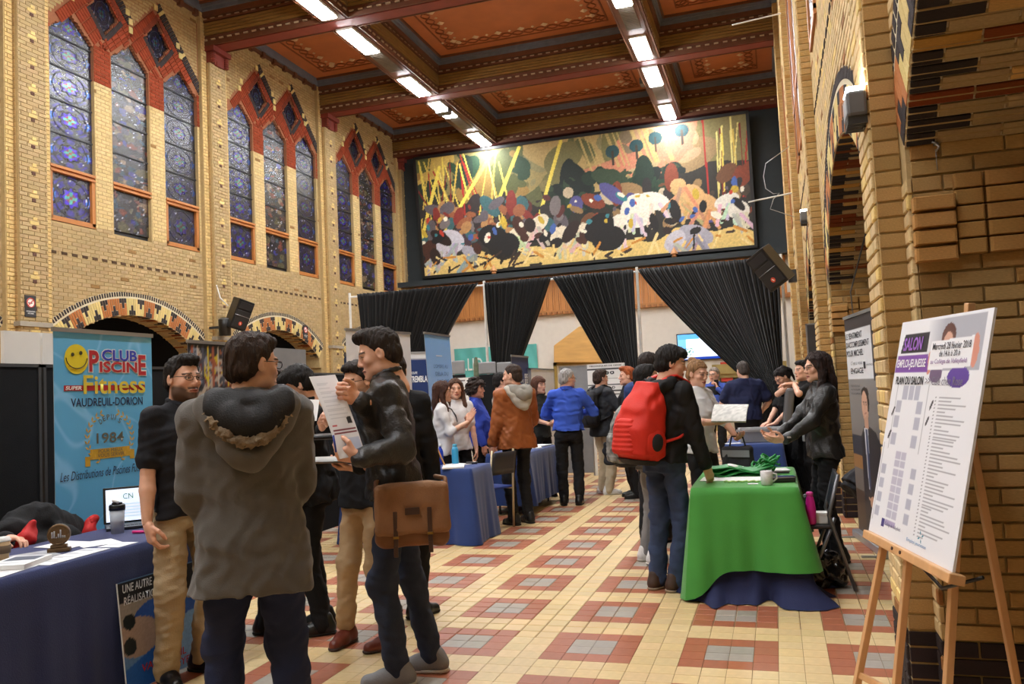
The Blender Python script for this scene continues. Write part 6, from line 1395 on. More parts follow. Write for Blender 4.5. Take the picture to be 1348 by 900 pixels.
p = G(172, 690, ZT_); t = thing('laptop', 'open black laptop showing a white page beside the polo shirt man', 'laptop', (-3.92, 4.32, ZT_+.0), math.radians(46)); b = MB(); b.box((-.16, -.11, 0), (.16, .11, .018)); b.build('base', M_STEEL, t, bevel=.004)
vl = unit((0, .25, 1)); u_ = np.array([1, 0, 0.]); b = MB(); b.cbox(np.array([0, .115, .018])+vl*.115, (.33, .23, .012), [u_, vl, np.cross(u_, vl)]); b.build('screen_lid', M_BLKP, t, bevel=.004)
cv = Cv(30, 22, (214, 226, 244)); [cv.rect(.15, .5-.09*k, .85, .53-.09*k, (170, 186, 204)) for k in range(5)]; cv.sheet(t, np.array([-.15, .108, .030]), u_, vl, .30, .205, sc, 'screen'); text(t, 'CN', np.array([-.05, .107, .03])+vl*.14, u_, vl, .06, .035, ink((40, 120, 70)), off=.003)
b = MB(); [b.box((-.14+.024*i, -.05+.022*j, .018), (-.12+.024*i, -.032+.022*j, .021)) for i in range(12) for j in range(5)]; b.build('keyboard', M_BLKP, t, kind='stuff')
t = thing('marker', 'bright pink marker lying beside the laptop', 'marker', (-3.66, 4.08, ZT_+.009)); b = MB(); b.tube([(-.05, 0, 0), (.05, .02, 0)], .009, 10); b.tube([(.05, .02, 0), (.07, .024, 0)], .006, 8); b.build('barrel', mat('pink_plastic', (226, 50, 130), .4), t, True)
# black and red jacket in a heap on the chair behind the left table
t = thing('jacket', 'black jacket with red lining heaped behind the left table', 'jacket', (-4.30, 3.92, .44)); V = Vol((-.32, -.5, -.02), (.3, .5, .52), .013)
V.ell((-.03, .02, .24), (.15, .40, .24), None, .05); V.chain([(.06, -.36, .06), (.12, -.2, .22), (.13, .1, .27), (.10, .34, .12)], [.06, .07, .07, .06], .06); V.chain([(-.02, -.2, .36), (0, .05, .42), (-.02, .28, .34)], [.06, .07, .05], .06); V.wrinkle(.010, 24, 3, (1, 1, .6)); V.wrinkle(.004, 60, 4); V.cut((0, 0, 1), .0); sdf_obj('shell', [V.mesh()], BLK, t)
V = Vol((-.1, -.5, .0), (.34, .5, .55), .011); V.chain([(.15, -.27, .24), (.17, -.20, .33), (.15, -.14, .40)], [.035, .042, .03], .02); V.chain([(.15, .28, .28), (.13, .33, .36)], [.042, .034], .02); V.wrinkle(.006, 40, 5); sdf_obj('lining', [V.mesh()], cloth('red_lining', (176, 34, 34), .6), t)
ch = thing('chair', 'chair holding the heaped black jacket behind the left table', 'chair', (-4.30, 3.92, 0)); b = MB(); b.box((-.2, -.24, .42), (.2, .24, .455)); b.build('seat', M_BLKP, ch, bevel=.01)
for sx in (-1, 1):
    for sy in (-1, 1): b = MB(); b.tube([(sx*.18, sy*.2, 0), (sx*.17, sy*.19, .43)], .012, 8); b.build('leg', M_STEEL, ch)
ch2 = thing('chair', 'chair under the seated person at the left picture edge', 'chair', (-4.66, 3.34, 0)); b = MB(); b.box((-.21, -.21, .37), (.21, .21, .40)); b.build('seat', M_BLKP, ch2, bevel=.01)
for sx in (-1, 1):
    for sy in (-1, 1): b = MB(); b.tube([(sx*.18, sy*.18, 0), (sx*.17, sy*.17, .38)], .012, 8); b.build('leg', M_STEEL, ch2)
# poster leaning on the left table's cloth
A = np.array([-3.36, 3.36]); B = np.array([-2.92, 4.22]); t = thing('poster', 'swimming pool poster leaning at the foot of the left table behind beige trousers', 'poster', (-3.325, 3.60, 0), math.radians(88)); wP, hP = .92, .57; vp = unit((0, .10, 1)); cv = Cv(110, 70, (92, 130, 176)); cv.poly([(0, 1), (1, 1), (1, .70), (0, .66)], (26, 28, 34)).poly([(0, .8), (.28, .78), (.5, .72), (.3, .62), (.0, .6)], (150, 140, 130)).ell(.34, .58, .26, .2, (40, 84, 160)).ell(.12, .46, .17, .18, (164, 140, 124)).poly([(0, .2), (.3, .36), (.6, .5), (.6, 0), (0, 0)], (36, 92, 168)).poly([(.36, 0), (.42, .5), (1, .62), (1, 0)], (120, 160, 200)).ell(.06, .62, .05, .07, (30, 36, 36)).ell(.05, .4, .05, .08, (30, 36, 36)).noise(.1, 2)
cv.sheet(t, (0, 0, 0.004), (1, 0, 0), vp, wP, hP, M_PRINT, 'sheet'); b = MB(); b.cbox(np.array([wP/2, .006, 0])+vp*hP/2, (wP, hP, .008), [(1, 0, 0), vp, np.cross((1, 0, 0), vp)]); b.build('board', M_WHITE, t)
pp = lambda x, y: np.array([x*wP, -.0, 0])+vp*(y*hP)
for s_, x, y, w_, h_, c_ in (('UNE AUTRE', .03, .90, .23, .055, (206, 208, 212)), ('R\u00c9ALISATION', .03, .79, .28, .065, (206, 208, 212)), ('VAUDREUIL', .12, .14, .36, .05, (176, 40, 40)), ('VALLEYFIELD', .24, .045, .40, .05, (176, 40, 40)), ('450.455.5', .66, .22, .30, .06, (176, 40, 40)), ('450.371.616', .62, .11, .36, .06, (176, 40, 40))): text(t, s_, pp(x, y), (1, 0, 0), vp, w_*wP, h_*hP*1.4, ink(c_), .012, .15, off=.003)
# ---- middle table
def bottle(label, x, y, z, prof, body, cap, capz, r=.0, name='water_bottle'):
    t = thing(name, label, 'bottle', (x, y, z)); b = MB(); b.lathe(prof, n=18); b.build('body', body, t, True); b = MB(); b.lathe([(.016+r, capz), (.018+r, capz+.002), (.018+r, capz+.024), (.012+r, capz+.028)], n=14); b.build('cap', cap, t, True); return t
PB = [(.028, 0), (.032, .01), (.032, .13), (.026, .155), (.013, .18), (.012, .195)]
q = lambda px, py: G(px, py, ZT_)
bottle('deep blue drink bottle with a white cap beside the turquoise bottle', -3.46, 8.26, ZT_, PB, mat('blue_plastic', (36, 66, 180), .2, .2, 20), M_WHITE, .195); bottle('turquoise sports bottle next to the deep blue bottle', -3.30, 8.28, ZT_, [(.034, 0), (.036, .01), (.036, .15), (.025, .185)], mat('turq_plastic', (60, 160, 206), .3), mat('turq_cap', (90, 180, 214), .4), .185, .006); bottle('clear water bottle behind the small wooden tabletop easel', -3.60, 8.02, ZT_, PB, mat('clear_plastic', (206, 212, 220), .15, .1, 20, alpha=.55), M_WHITE, .195)
t = thing('cup', 'small lime green cup behind the wooden tabletop easel', 'cup', (-3.72, 8.0, ZT_)); b = MB(); b.lathe([(.03, 0), (.038, .1)], n=16); b.build('cup', mat('lime', (170, 206, 120), .5), t, True)
t = thing('tabletop_easel', 'small wooden easel with a white notice on the middle table', 'easel', (-3.52, 7.90, ZT_), math.radians(-55)); WD = mat('easel_light_wood', (214, 160, 92), .45, .12, 5, stretch=(5, 5, .8)); ve = unit((0, .28, 1))
for x in (-.13, .13): b = MB(); b.cbox(np.array([x, 0, .005])+ve*.19, (.02, .40, .016), [(1, 0, 0), ve, np.cross((1, 0, 0), ve)]); b.build('leg', WD, t)
b = MB(); b.cbox((0, -.02, .03), (.30, .03, .02)); b.build('ledge', WD, t); b = MB(); b.tube([(0, .10, .36), (0, .24, .01)], .009, 6); b.build('rear_leg', WD, t); cv = lines_cv(7); cv.sheet(t, np.array([-.11, -.014, .045]), (1, 0, 0), ve, .22, .32, M_PRINT, 'notice'); b = MB(); b.cbox(np.array([0, -.010, .045])+ve*.16, (.22, .32, .004), [(1, 0, 0), ve, np.cross((1, 0, 0), ve)]); b.build('card', M_WHITE, t)
sheets('stack of white paper at the front of the middle table', -3.18, 7.92, 20, .22, .3, 12, name='paper_pile', cat='paper'); sheets('white leaflets under the blue bottles on the middle table', -3.25, 8.20, 60, .2, .24, 6, cv=lines_cv(8)); sheets('grey booklets on the left part of the middle table', -3.75, 7.90, 10, .2, .2, 8, m=mat('paper_grey', (196, 196, 204), .7))
t = thing('folder', 'dark folder with a pale tag under the orange jacket man hand', 'folder', (-3.08, 8.30, ZT_), math.radians(20)); b = MB(); b.box((-.1, -.06, 0), (.02, .06, .02)); b.build('cover', M_BLKP, t, bevel=.004); b = MB(); b.box((-.02, -.04, .0205), (.0, .02, .022)); b.build('tag', M_WHITE, t)
# chair with a pale metal frame
t = thing('chair', 'dark backed chair with a pale metal frame beside the orange jacket man', 'chair', (-3.06, 8.70, 0), math.radians(-24)); CH = mat('frame_beige', (196, 180, 146), .35, .06, 6, metal=.3)
for sy in (-1, 1):
    b = MB(); b.tube([(.14, sy*.19, .0), (.155, sy*.19, .44), (.20, sy*.17, .86)], .0125, 8); b.build('back_leg', CH, t, True); b = MB(); b.tube([(-.22, sy*.19, 0), (-.19, sy*.18, .43)], .0125, 8); b.build('front_leg', CH, t, True)
    b = MB(); b.tube([(-.19, sy*.18, .43), (.155, sy*.19, .43)], .011, 8); b.build('side_rail', CH, t, True)
b = MB(); b.box((-.22, -.2, .435), (.15, .2, .46)); b.build('seat', mat('seat_blue', (36, 62, 140), .7), t, bevel=.01); b = MB(); b.grid(np.array([[(.175+.04*k+.02*math.cos(a_*1.4), a_*.18, .60+.24*k) for a_ in np.linspace(-1, 1, 9)] for k in np.linspace(0, 1, 5)])); o = b.build('backrest', mat('back_dark', (44, 44, 50), .5), t, True); sd = o.modifiers.new('thickness', 'SOLIDIFY'); sd.thickness = .016
t = thing('shoulder_bag', 'brown canvas bag standing on the floor by the orange jacket man', 'bag', (-2.98, 8.98, 0)) if False else None
# ---- third table
sheets('white papers on the table behind the orange jacket man', -3.10, 10.4, 20, .3, .3, 8); sheets('pile of white paper by the blue shirt man', -3.05, 10.72, -10, .22, .3, 14, name='paper_pile', cat='paper'); t = thing('tablet', 'black tablet standing among papers on the third table', 'tablet', (-3.2, 10.1, ZT_), math.radians(-70)); b = MB(); b.cbox((0, .03, .075), (.2, .15, .012), [(1, 0, 0), unit((0, .3, 1)), unit((0, -1, .3))]); b.build('case', M_BLKP, t, bevel=.005)
# ---- far right table: grey case
t = thing('equipment_case', 'open grey plastic equipment case on the far blue table', 'case', (-.20, 10.55, ZT_)); GC = mat('case_grey', (146, 146, 148), .5, .05, 8, .1, 80); GD_ = mat('case_dark', (96, 96, 98), .45, .05, 8)
b = MB(); W0, W1, D0, D1, HH = .25, .28, .19, .22, .16
v = [(-W0, -D0, 0), (W0, -D0, 0), (W0, D0, 0), (-W0, D0, 0), (-W1, -D1, HH), (W1, -D1, HH), (W1, D1, HH), (-W1, D1, HH), (-W1+.03, -D1+.03, HH), (W1-.03, -D1+.03, HH), (W1-.03, D1-.03, HH), (-W1+.03, D1-.03, HH), (-W0+.03, -D0+.03, .03), (W0-.03, -D0+.03, .03), (W0-.03, D0-.03, .03), (-W0+.03, D0-.03, .03)]
b.add(v, [(0, 3, 2, 1), (0, 1, 5, 4), (1, 2, 6, 5), (2, 3, 7, 6), (3, 0, 4, 7), (4, 5, 9, 8), (5, 6, 10, 9), (6, 7, 11, 10), (7, 4, 8, 11), (8, 9, 13, 12), (9, 10, 14, 13), (10, 11, 15, 14), (11, 8, 12, 15), (12, 13, 14, 15)]); b.build('tray', GC, t, bevel=.006); b = MB(); b.box((-W1-.015, -D1-.015, HH-.03), (W1+.015, -D1, HH)); b.box((-W1-.015, D1, HH-.03), (W1+.015, D1+.015, HH)); b.build('rim', GC, t)
b = MB(); lv = unit((.14, 0, 1)); lu = np.array([0, 1., 0]); b.cbox(np.array([W1+.015, 0, HH])+lv*.235, (.44, .47, .10), [lu, lv, np.cross(lu, lv)]); b.build('lid', GD_, t, bevel=.03)
b = MB()
for k in (-.12, 0, .12): b.cbox(np.array([W1-.04, k, HH])+lv*.24, (.02, .36, .012), [lu, lv, np.cross(lu, lv)])
b.build('rib', GD_, t); b = MB(); b.tube([np.array([W1+.04, -.06, HH])+lv*.46, np.array([W1+.05, -.06, HH])+lv*.50, np.array([W1+.05, .06, HH])+lv*.50, np.array([W1+.04, .06, HH])+lv*.46], .012, 8); b.build('handle', GD_, t, True)
sheets('crumpled white sheet in front of the grey case', -.53, 10.28, 20, .18, .1, 3); sheets('blue folder on the far table behind the grey case', -.05, 11.3, 10, .2, .26, 10, m=mat('folder_blue', (50, 90, 190), .5), name='folder', cat='folder')
# ---- green table
sheets('long white paper across the middle of the green table', -.28, 6.42, 88, .26, .60, 2, z=ZT_+.013); sheets('white sheet at the far corner of the green table', -.02, 7.05, 10, .14, .2, 2, z=ZT_+.013); sheets('small white card in front of the mug on the green table', -.20, 6.10, 5, .07, .05, 2, z=ZT_+.013, name='card', cat='card'); sheets('white sheet under the green bags on the far side', -.35, 6.95, 80, .2, .4, 2, z=ZT_+.013)
t = thing('bag_pile', 'heap of green folded bags with white print on the green table', 'bags', (-.28, 6.68, ZT_+.014), math.radians(6)); GB = mat('bag_green', (28, 132, 56), .5, .3, 18, .2)
for k in range(4):
    a_, bb = np.meshgrid(np.linspace(-1, 1, 26), np.linspace(-1, 1, 12), indexing='ij'); Z = .012+.016*k+.010*np.sin(a_*5+k)+.012*np.cos(bb*4+a_*3+k*2)+.02*np.maximum(0, -a_-.6); b = MB(); b.grid(np.stack([-.06+a_*.23+.01*k, bb*.13+.012*np.sin(a_*4+k), Z], -1)); o = b.build('bag', GB, t, True); sd = o.modifiers.new('thickness', 'SOLIDIFY'); sd.thickness = .008
    if k == 3: cv = Cv(16, 8, (214, 226, 210)); b = MB(); b.grid(np.stack([-.06+a_[8:18]*.16, bb[8:18]*.07, Z[8:18]+.006], -1)); b.build('print', M_PAPER, t, True)
b = MB(); g = np.random.default_rng(3)
for k in range(9): c = np.array([.16+g.uniform(-.05, .05), g.uniform(-.08, .08), .04+.012*k*.6]); ph = g.uniform(0, 6); b.tube([c+np.array([.06*math.cos(q), .05*math.sin(q), .025*math.sin(q*2+ph)+.012*k*.3]) for q in np.linspace(0, 5.5, 12)], .009, 5)
b.build('handles', GB, t, True, kind='stuff')
p = G(1010, 641, ZT_); t = thing('mug', 'white speckled mug on the near edge of the green table', 'mug', (p[0], 6.03, ZT_+.013)); MG = mat('mug_white', (214, 212, 214), .4, .1, 60); b = MB(); b.lathe([(.036, 0), (.040, .005), (.041, .095), (.037, .097), (.035, .02), (.001, .015)], n=22); b.build('cup', MG, t, True); b = MB(); b.tube([(.038, 0, .08), (.065, .0, .075), (.068, .0, .045), (.04, 0, .02)], .006, 7); b.build('handle', MG, t, True)
for lab, x, y, rz, w_, d_, h_ in (('black clutch wallet lying behind the mug', -.02, 6.20, 10, .20, .10, .03), ('flat dark notebook behind the wallet on the green table', .0, 6.36, -6, .18, .12, .014), ('slim black phone near the far edge of the green table', -.02, 6.80, 84, .075, .15, .010)):
    t = thing('notebook' if 'note' in lab else ('wallet' if 'wal' in lab else 'phone'), lab, 'notebook' if 'note' in lab else ('wallet' if 'wal' in lab else 'phone'), (x, y, ZT_+.014), math.radians(rz)); b = MB(); b.box((-w_/2, -d_/2, 0), (w_/2, d_/2, h_)); b.build('cover', M_BLKP, t, bevel=.004); b = MB(); b.box((-w_/2+.01, -d_/2-.002, h_*.45), (w_/2-.01, d_/2, h_*.6)); b.build('seam', M_STEEL, t)
t = thing('pen', 'blue pen lying across the dark notebook', 'pen', (.02, 6.37, ZT_+.034), math.radians(5)); b = MB(); b.tube([(-.07, 0, 0), (.06, 0, 0)], .0045, 8); b.tube([(.06, 0, 0), (.07, 0, 0)], .002, 6); b.build('barrel', mat('pen_blue', (40, 60, 150), .3), t, True)
t = thing('lanyard', 'crumpled pale green ribbon in front of the white paper on the green table', 'ribbon', (-.28, 6.18, ZT_+.018)); b = MB(); b.tube([(-.12+.24*k/14, .012*math.sin(k*1.7), .004+.004*math.sin(k*2.3)) for k in range(15)], .007, 6); b.build('ribbon', mat('ribbon_green', (170, 200, 120), .6, .4, 60), t, True)
# folding chair, bottle, box and black bag right of the green table
t = thing('folding_chair', 'black folding chair with grey legs right of the green table', 'chair', (.31, 6.42, 0), math.radians(0)); GL = mat('leg_grey', (112, 112, 116), .35, .06, 8, metal=.5)
for sy in (-1, 1):
    b = MB(); b.tube([(.10, sy*.2-.05, 0.01), (-.03, sy*.2, .46), (.05, sy*.2, .82)] if False else [(.12, sy*.2, .01), (-.0, sy*.2, .45), (-.02, sy*.2, .52), (.06, sy*.2, .80)], .013, 8); b.build('back_leg', GL, t, True); b = MB(); b.tube([(-.19, sy*.18, .01), (.02, sy*.18, .50)], .012, 8); b.build('front_leg', GL, t, True)
b = MB(); b.box((-.24, -.2, .425), (.02, .2, .45)); b.build('seat', M_BLKP, t, bevel=.01); b = MB(); vb = unit((.26, 0, 1)); b.cbox(np.array([.0, 0, .58])+vb*.11, (.40, .24, .022), [(0, 1, 0), vb, np.cross((0, 1, 0), vb)]); b.build('backrest', M_BLKP, t, bevel=.012); b = MB(); b.tube([(-.17, -.18, .10), (-.17, .18, .10)], .009, 6); b.build('stretcher', GL, t)
b_ = bottle('bright pink drink bottle on the folding chair seat', .175, 6.26, .452, [(.028, 0), (.034, .012), (.036, .10), (.032, .15), (.024, .19), (.02, .2)], mat('magenta_plastic', (206, 30, 140), .3, .05), mat('magenta_cap', (226, 70, 160), .4), .2, .006)
t = thing('paper_box', 'small white paper box on the folding chair seat', 'box', (.245, 6.34, .452)); b = MB(); b.box((-.035, -.05, 0), (.04, .05, .075)); b.build('box', M_WHITE, t, bevel=.003); b = MB(); b.box((-.037, -.052, .055), (.042, .052, .077)); b.build('lid', M_PAPER, t, bevel=.003)
t = thing('plastic_bag', 'shiny black bin bag under the folding chair', 'bag', (.20, 6.36, 0)); V = Vol((-.26, -.26, 0), (.3, .3, .34), .012); V.chain([(-.08, -.05, .10), (.08, .02, .10)], [.13, .12], .08); V.ell((.02, 0, .17), (.12, .13, .10), None, .06); V.wrinkle(.010, 34, 8); V.wrinkle(.004, 80, 9); V.cut((0, 0, 1), .004); sdf_obj('bag', [V.mesh()], mat('bin_bag', (16, 16, 17), .22, .1, 10, .4, 40, spec=.7), t)
# ---- portrait banner by the arcade
def por(s, P, u, v, w, h):
    K = ink((52, 52, 58)); 
    for t_, x, y, ww in (('LE SENTIMENT', .02, .895, .62), ("D'ACCOMPLISSEMENT", .02, .855, .84), ('POUR MICHEL', .02, .815, .62)): text(s, t_, P(x, y), u, v, ww*w, .055, K, .01)
    text(s, "C'est a vous", P(.16, .775), u, v, .42*w, .035, ink((140, 140, 146)), 0, .2); text(s, 'ENGAGE', P(.14, .735), u, v, .46*w, .05, K, .01); text(s, 'HYPOTHEQUE', P(.72, .765), u, v, .24*w, .018, K)
    f_ = MB(); fo = np.array([0, -.002, 0]); f_.add([P(.62, .755)+fo, P(.69, .755)+fo, P(.69, .785)+fo, P(.62, .785)+fo], [(0, 1, 2, 3)]); f_.build('emblem', K, s)
    for k, t_ in enumerate(('POUR TOUTE TAILLE', 'NOTRE EQUIPE', 'VOUS ACCOMPAGNE')): text(s, t_, P(.10, .675-.018*k), u, v, .34*w, .016, ink((70, 70, 76)))
cv = Cv(90, 230, (120, 116, 116)); cv.grad((150, 148, 148), (88, 74, 60)); cv.rect(0, .935, 1, 1, (58, 52, 54)).rect(.0, .71, .93, .935, (222, 223, 226)).rect(.93, .70, 1, 1, (58, 52, 54))
cv.poly([(0, .45), (.35, .45), (.35, .36), (0, .36)], (52, 52, 58)).rect(0, .30, .34, .36, (150, 108, 60)).rect(0, 0, 1, .2, (70, 52, 38))
cv.poly([(.34, .45), (.48, .50), (.62, .505), (.86, .48), (1, .43), (1, .02), (.30, .02)], (44, 40, 42)).poly([(.47, .49), (.60, .49), (.56, .22), (.50, .22)], (206, 208, 214)).poly([(.515, .485), (.575, .485), (.58, .24), (.545, .2), (.51, .24)], (60, 72, 104))
cv.ell(.56, .585, .115, .066, (206, 160, 134)).poly([(.50, .55), (.64, .55), (.64, .49), (.50, .49)], (196, 150, 124)).ell(.58, .645, .13, .028, (46, 36, 32)).ell(.66, .61, .05, .045, (46, 36, 32)).ell(.55, .598, .10, .058, (210, 164, 138)).line(.50, .607, .545, .608, .012, (50, 38, 34)).line(.575, .607, .62, .608, .012, (50, 38, 34)).ell(.525, .598, .012, .005, (40, 30, 28)).ell(.6, .598, .012, .005, (40, 30, 28)).line(.525, .556, .60, .558, .012, (160, 90, 80)).line(.555, .595, .55, .575, .01, (180, 130, 108))
cv.ell(.60, .165, .09, .028, (196, 150, 122)).line(.60, .165, .48, .18, .03, (196, 150, 122)).line(.62, .16, .56, .135, .026, (196, 150, 122)).line(.66, .16, .63, .128, .026, (196, 150, 122))
A_, B_ = G(1131, 704), G(1172, 737); rollup('roll_up_banner', 'tall banner with a portrait of a suited man beside the arcade pillar', (.645, 8.36), (.78, 7.36), .06, 2.02, cv, draw=por)
# dark panel in the third arch
a, c_ = AY(1060, 426, 13.2), AY(1076, 426, 13.2); panel('narrow dark panel standing in the far arch of the arcade', (a[0], 13.2), (c_[0]+.3, 13.2), .03, a[2], mat('panel_brown', (62, 56, 52), .6))
# ================================================================== things carried
def on(fr, name, label, cat): r = fr['root']; return thing(name, label, cat, tuple(r.location), r.rotation_euler[2])
# red rucksack
def rucksack(fr, label, m, m2, sx=.15, zc=.27, hz=.25, dy=-.215, h=.009, dep=.11, strap=True):
    s, S, T = fr['s'], fr['S'], fr['T']; t = on(fr, 'rucksack', label, 'rucksack'); TMx = fr['TM']; c = S(T(0, dy, zc)); V = Vol(c-.42*s, c+.42*s, h)
    V.loft(TMx, c, np.array([(-hz, sx*.80, dep*.8, 0), (-hz+.05, sx*1.02, dep*1.15, -.01), (-.05, sx*1.05, dep*1.2, -.012), (.10, sx*.95, dep*.95, .0), (.20, sx*.78, dep*.72, .02), (hz+.02, sx*.5, dep*.45, .035)])*s, 0, 2.8); V.wrinkle(.004*s, 30/s, 4); V.F -= .006
    sdf_obj('body', [V.mesh()], m, t, it=2)
    V = Vol(c-.42*s, c+.42*s, h); pc = c+TMx[1]*(-dep*1.02)*s+TMx[2]*(-.10)*s
    V.loft(TMx, pc, np.array([(-.13, sx*.62, .04, 0), (-.1, sx*.68, .055, 0), (.08, sx*.62, .05, 0), (.125, sx*.45, .03, 0)])*s, 0, 3); X, Y, Z = V.ax[0][:, None, None], V.ax[1][None, :, None], V.ax[2][None, None, :]; V.F = V.F+(.003*np.sin((Z-c[2])*2*PI/(.034*s))).astype(np.float32); sdf_obj('pocket', [V.mesh()], m, t)
    for q in (1, -1):
        V = Vol(c-.42*s, c+.42*s, h); sc_ = c+TMx[0]*q*sx*.98*s+TMx[2]*(-.13)*s; V.ell(sc_, np.array([.035, dep*.75, .10])*s, TMx); sdf_obj('side_pocket', [V.mesh()], m, t); V = Vol(c-.42*s, c+.42*s, h); V.ell(sc_+TMx[0]*q*.022*s, np.array([.022, dep*.42, .065])*s, TMx); sdf_obj('mesh_panel', [V.mesh()], m2, t)
    V = Vol(c-.42*s, c+.42*s, h); V.loft(TMx, c, np.array([(-hz-.025, sx*.7, dep*.75, 0), (-hz+.012, sx*.95, dep*1.05, -.006)])*s, 0, 2.8); sdf_obj('base', [V.mesh()], m2, t)
    if strap:
        for q in (1, -1):
            b = MB(); P_ = [T(q*.06, dy+.06, .48), T(q*.085, -.11, .565), T(q*.095, -.03, .60), T(q*.11, .08, .56), T(q*.135, .125, .42), T(q*.15, .11, .28), T(q*.165, -.02, .16), T(q*.13, dy+.05, .10)]; P_ = [S(p) for p in P_]
            tt = np.linspace(0, len(P_)-1, 36); Q = np.stack([np.interp(tt, range(len(P_)), [p[i] for p in P_]) for i in range(3)], 1); w_ = fr['x_']*.026*s; b.grid(np.stack([Q-w_, Q+w_], 1)); o = b.build('strap', m, t, True); sd = o.modifiers.new('thickness', 'SOLIDIFY'); sd.thickness = .012; sd.offset = 0
    b = MB(); a_ = c+TMx[1]*(-dep*.9)*s; b.tube([c+TMx[2]*(hz+.01)*s+TMx[0]*-.03*s, c+TMx[2]*(hz+.045)*s+TMx[1]*.01, c+TMx[2]*(hz+.01)*s+TMx[0]*.03*s], .008, 6); b.build('grab_loop', m2, t, True)
    return t
REDM = cloth('red_nylon', (206, 50, 38), .6, .2, 120, .08); DKN = cloth('dark_nylon', (40, 40, 44), .7)
rucksack(f_red, 'big red rucksack with a ribbed pocket on the young man back', REDM, DKN, .165, .24, .27, -.23, .0075, .13)
cm = mat('camo_pattern', (120, 120, 116), .8, 1.0, 14); rucksack(f_camo, 'patterned black and grey rucksack behind the big red one', cm, DKN, .15, .20, .25, -.22, .010)
rucksack(f_coat, 'black rucksack on the man in beige trousers and white trainers', DKN, cloth('black_nylon', (24, 24, 26), .6), .14, .27, .23, -.23, .011, .10)
# satchel at the leather jacket man's hip
s, S, T = f_lea['s'], f_lea['S'], f_lea['T']; t = on(f_lea, 'satchel', 'brown canvas satchel with two dark straps at the leather jacket man hip', 'satchel')
TAN_ = cloth('satchel_canvas', (140, 102, 72), .75, .3, 120, .14); TAN2 = cloth('satchel_leather', (120, 80, 50), .45, .2, 40, .15); STR = mat('strap_brown', (64, 40, 32), .4, .1, 20)
ng = unit((-.50, -.62, 0)) ; ug = unit(np.cross((0, 0, 1), ng)); BR = np.array([ug, np.cross((0, 0, 1), ug), (0, 0, 1.)]); cb_ = S(T(0, 0, 0))+np.array([-.185, -.165, -.09]); 
lw = unit(CPOS*np.array([1, 1, 0])-np.array([-1.955, 4.07, 0])); a_ = -math.radians(112); ng = np.array([lw[0]*math.cos(a_)-lw[1]*math.sin(a_), lw[0]*math.sin(a_)+lw[1]*math.cos(a_), 0]); ug = np.cross((0, 0, 1), ng); cb_ = S(f_lea['hipc'])+ng*.235+np.array([0, 0, -.105])+ug*.085
FR = np.array([ug, ng, (0, 0, 1.)])
def rbox(c, hx, hy, hz, r, h, wr=0, seed=1, R=FR):
    V = Vol(c-max(hx, hz)*1.5, c+max(hx, hz)*1.5, h); X, Y, Z = V.ax[0][:, None, None]-c[0], V.ax[1][None, :, None]-c[1], V.ax[2][None, None, :]-c[2]
    q = [np.abs(X*R[i][0]+Y*R[i][1]+Z*R[i][2])-(e-r) for i, e in enumerate((hx, hy, hz))]; o = np.sqrt(sum(np.maximum(a, 0)**2 for a in q)); V.F = (o+np.minimum(np.maximum(np.maximum(q[0], q[1]), q[2]), 0)-r).astype(np.float32)
    if wr: V.wrinkle(wr, 28, seed)
    return V
V = rbox(cb_, .185, .055, .158, .045, .007, .004); sdf_obj('body', [V.mesh()], TAN2, t)
V = rbox(cb_+ng*.024+np.array([0, 0, .036]), .190, .048, .128, .03, .007, .003, 3); sdf_obj('flap', [V.mesh()], TAN_, t)
for q, dz in ((-.085, 0), (.085, .012)):
    b = MB(); b.cbox(cb_+ng*.073+ug*q+np.array([0, 0, -.055+dz]), (.022, .17, .008), [ug, (0, 0, 1), ng]); b.cbox(cb_+ng*.070+ug*q*1.02+np.array([0, 0, -.165+dz]), (.022, .06, .006), [ug, (0, 0, 1), ng]); o = b.build('strap', STR, t, bevel=.003)
    b = MB(); b.cbox(cb_+ng*.078+ug*q+np.array([0, 0, -.098+dz]), (.028, .012, .006), [ug, (0, 0, 1), ng]); b.build('buckle', mat('brass', (150, 120, 60), .3, metal=.8), o)
b = MB(); b.cbox(cb_+ng*.079+np.array([0, 0, .028]), (.072, .034, .008), [ug, (0, 0, 1), ng]); b.build('label_patch', STR, t)
for q in (-1, 1):
    b = MB(); P_ = [cb_+ug*q*.178+np.array([0, 0, .10]), cb_+ug*q*.175-ng*.04+np.array([0, 0, .17]), cb_+ug*q*.13-ng*.16+np.array([0, 0, .17])]; b.tube(P_, .012, 6); b.build('strap_end', TAN2, t, True)
# the long paper he reads, and other things in hands
def held(name, label, cat, o, u, v, w, h, cv=None, m=None, th=.002, bend=0.0, extra=None):
    o = np.asarray(o, float); v = unit(v); u = unit(np.asarray(u, float)-v*(v @ np.asarray(u, float))); t = thing(name, label, cat, tuple(o)); n_ = np.cross(u, v)
    cv = cv or Cv(8, 10, (228, 228, 228)); cv.sheet(t, (0, 0, 0), u, v, w, h, M_PRINT, 'sheet', fn=lambda x, y: bend*np.sin(y*PI)+th)
    b = MB(); xs_, ys_ = np.meshgrid(np.linspace(0, 1, 4), np.linspace(0, 1, 12), indexing='ij'); b.grid((xs_*w)[..., None]*u+(ys_*h)[..., None]*v+(bend*np.sin(ys_*PI))[..., None]*n_); ob = b.build('back', m or M_PAPER, t, True); sd = ob.modifiers.new('thickness', 'SOLIDIFY'); sd.thickness = th; sd.offset = 0
    return t
wh = lambda fr, sg, d=.09: world_of(fr, fr['S'](fr['arms'][sg]['wr']+unit(fr['arms'][sg]['f'])*d))
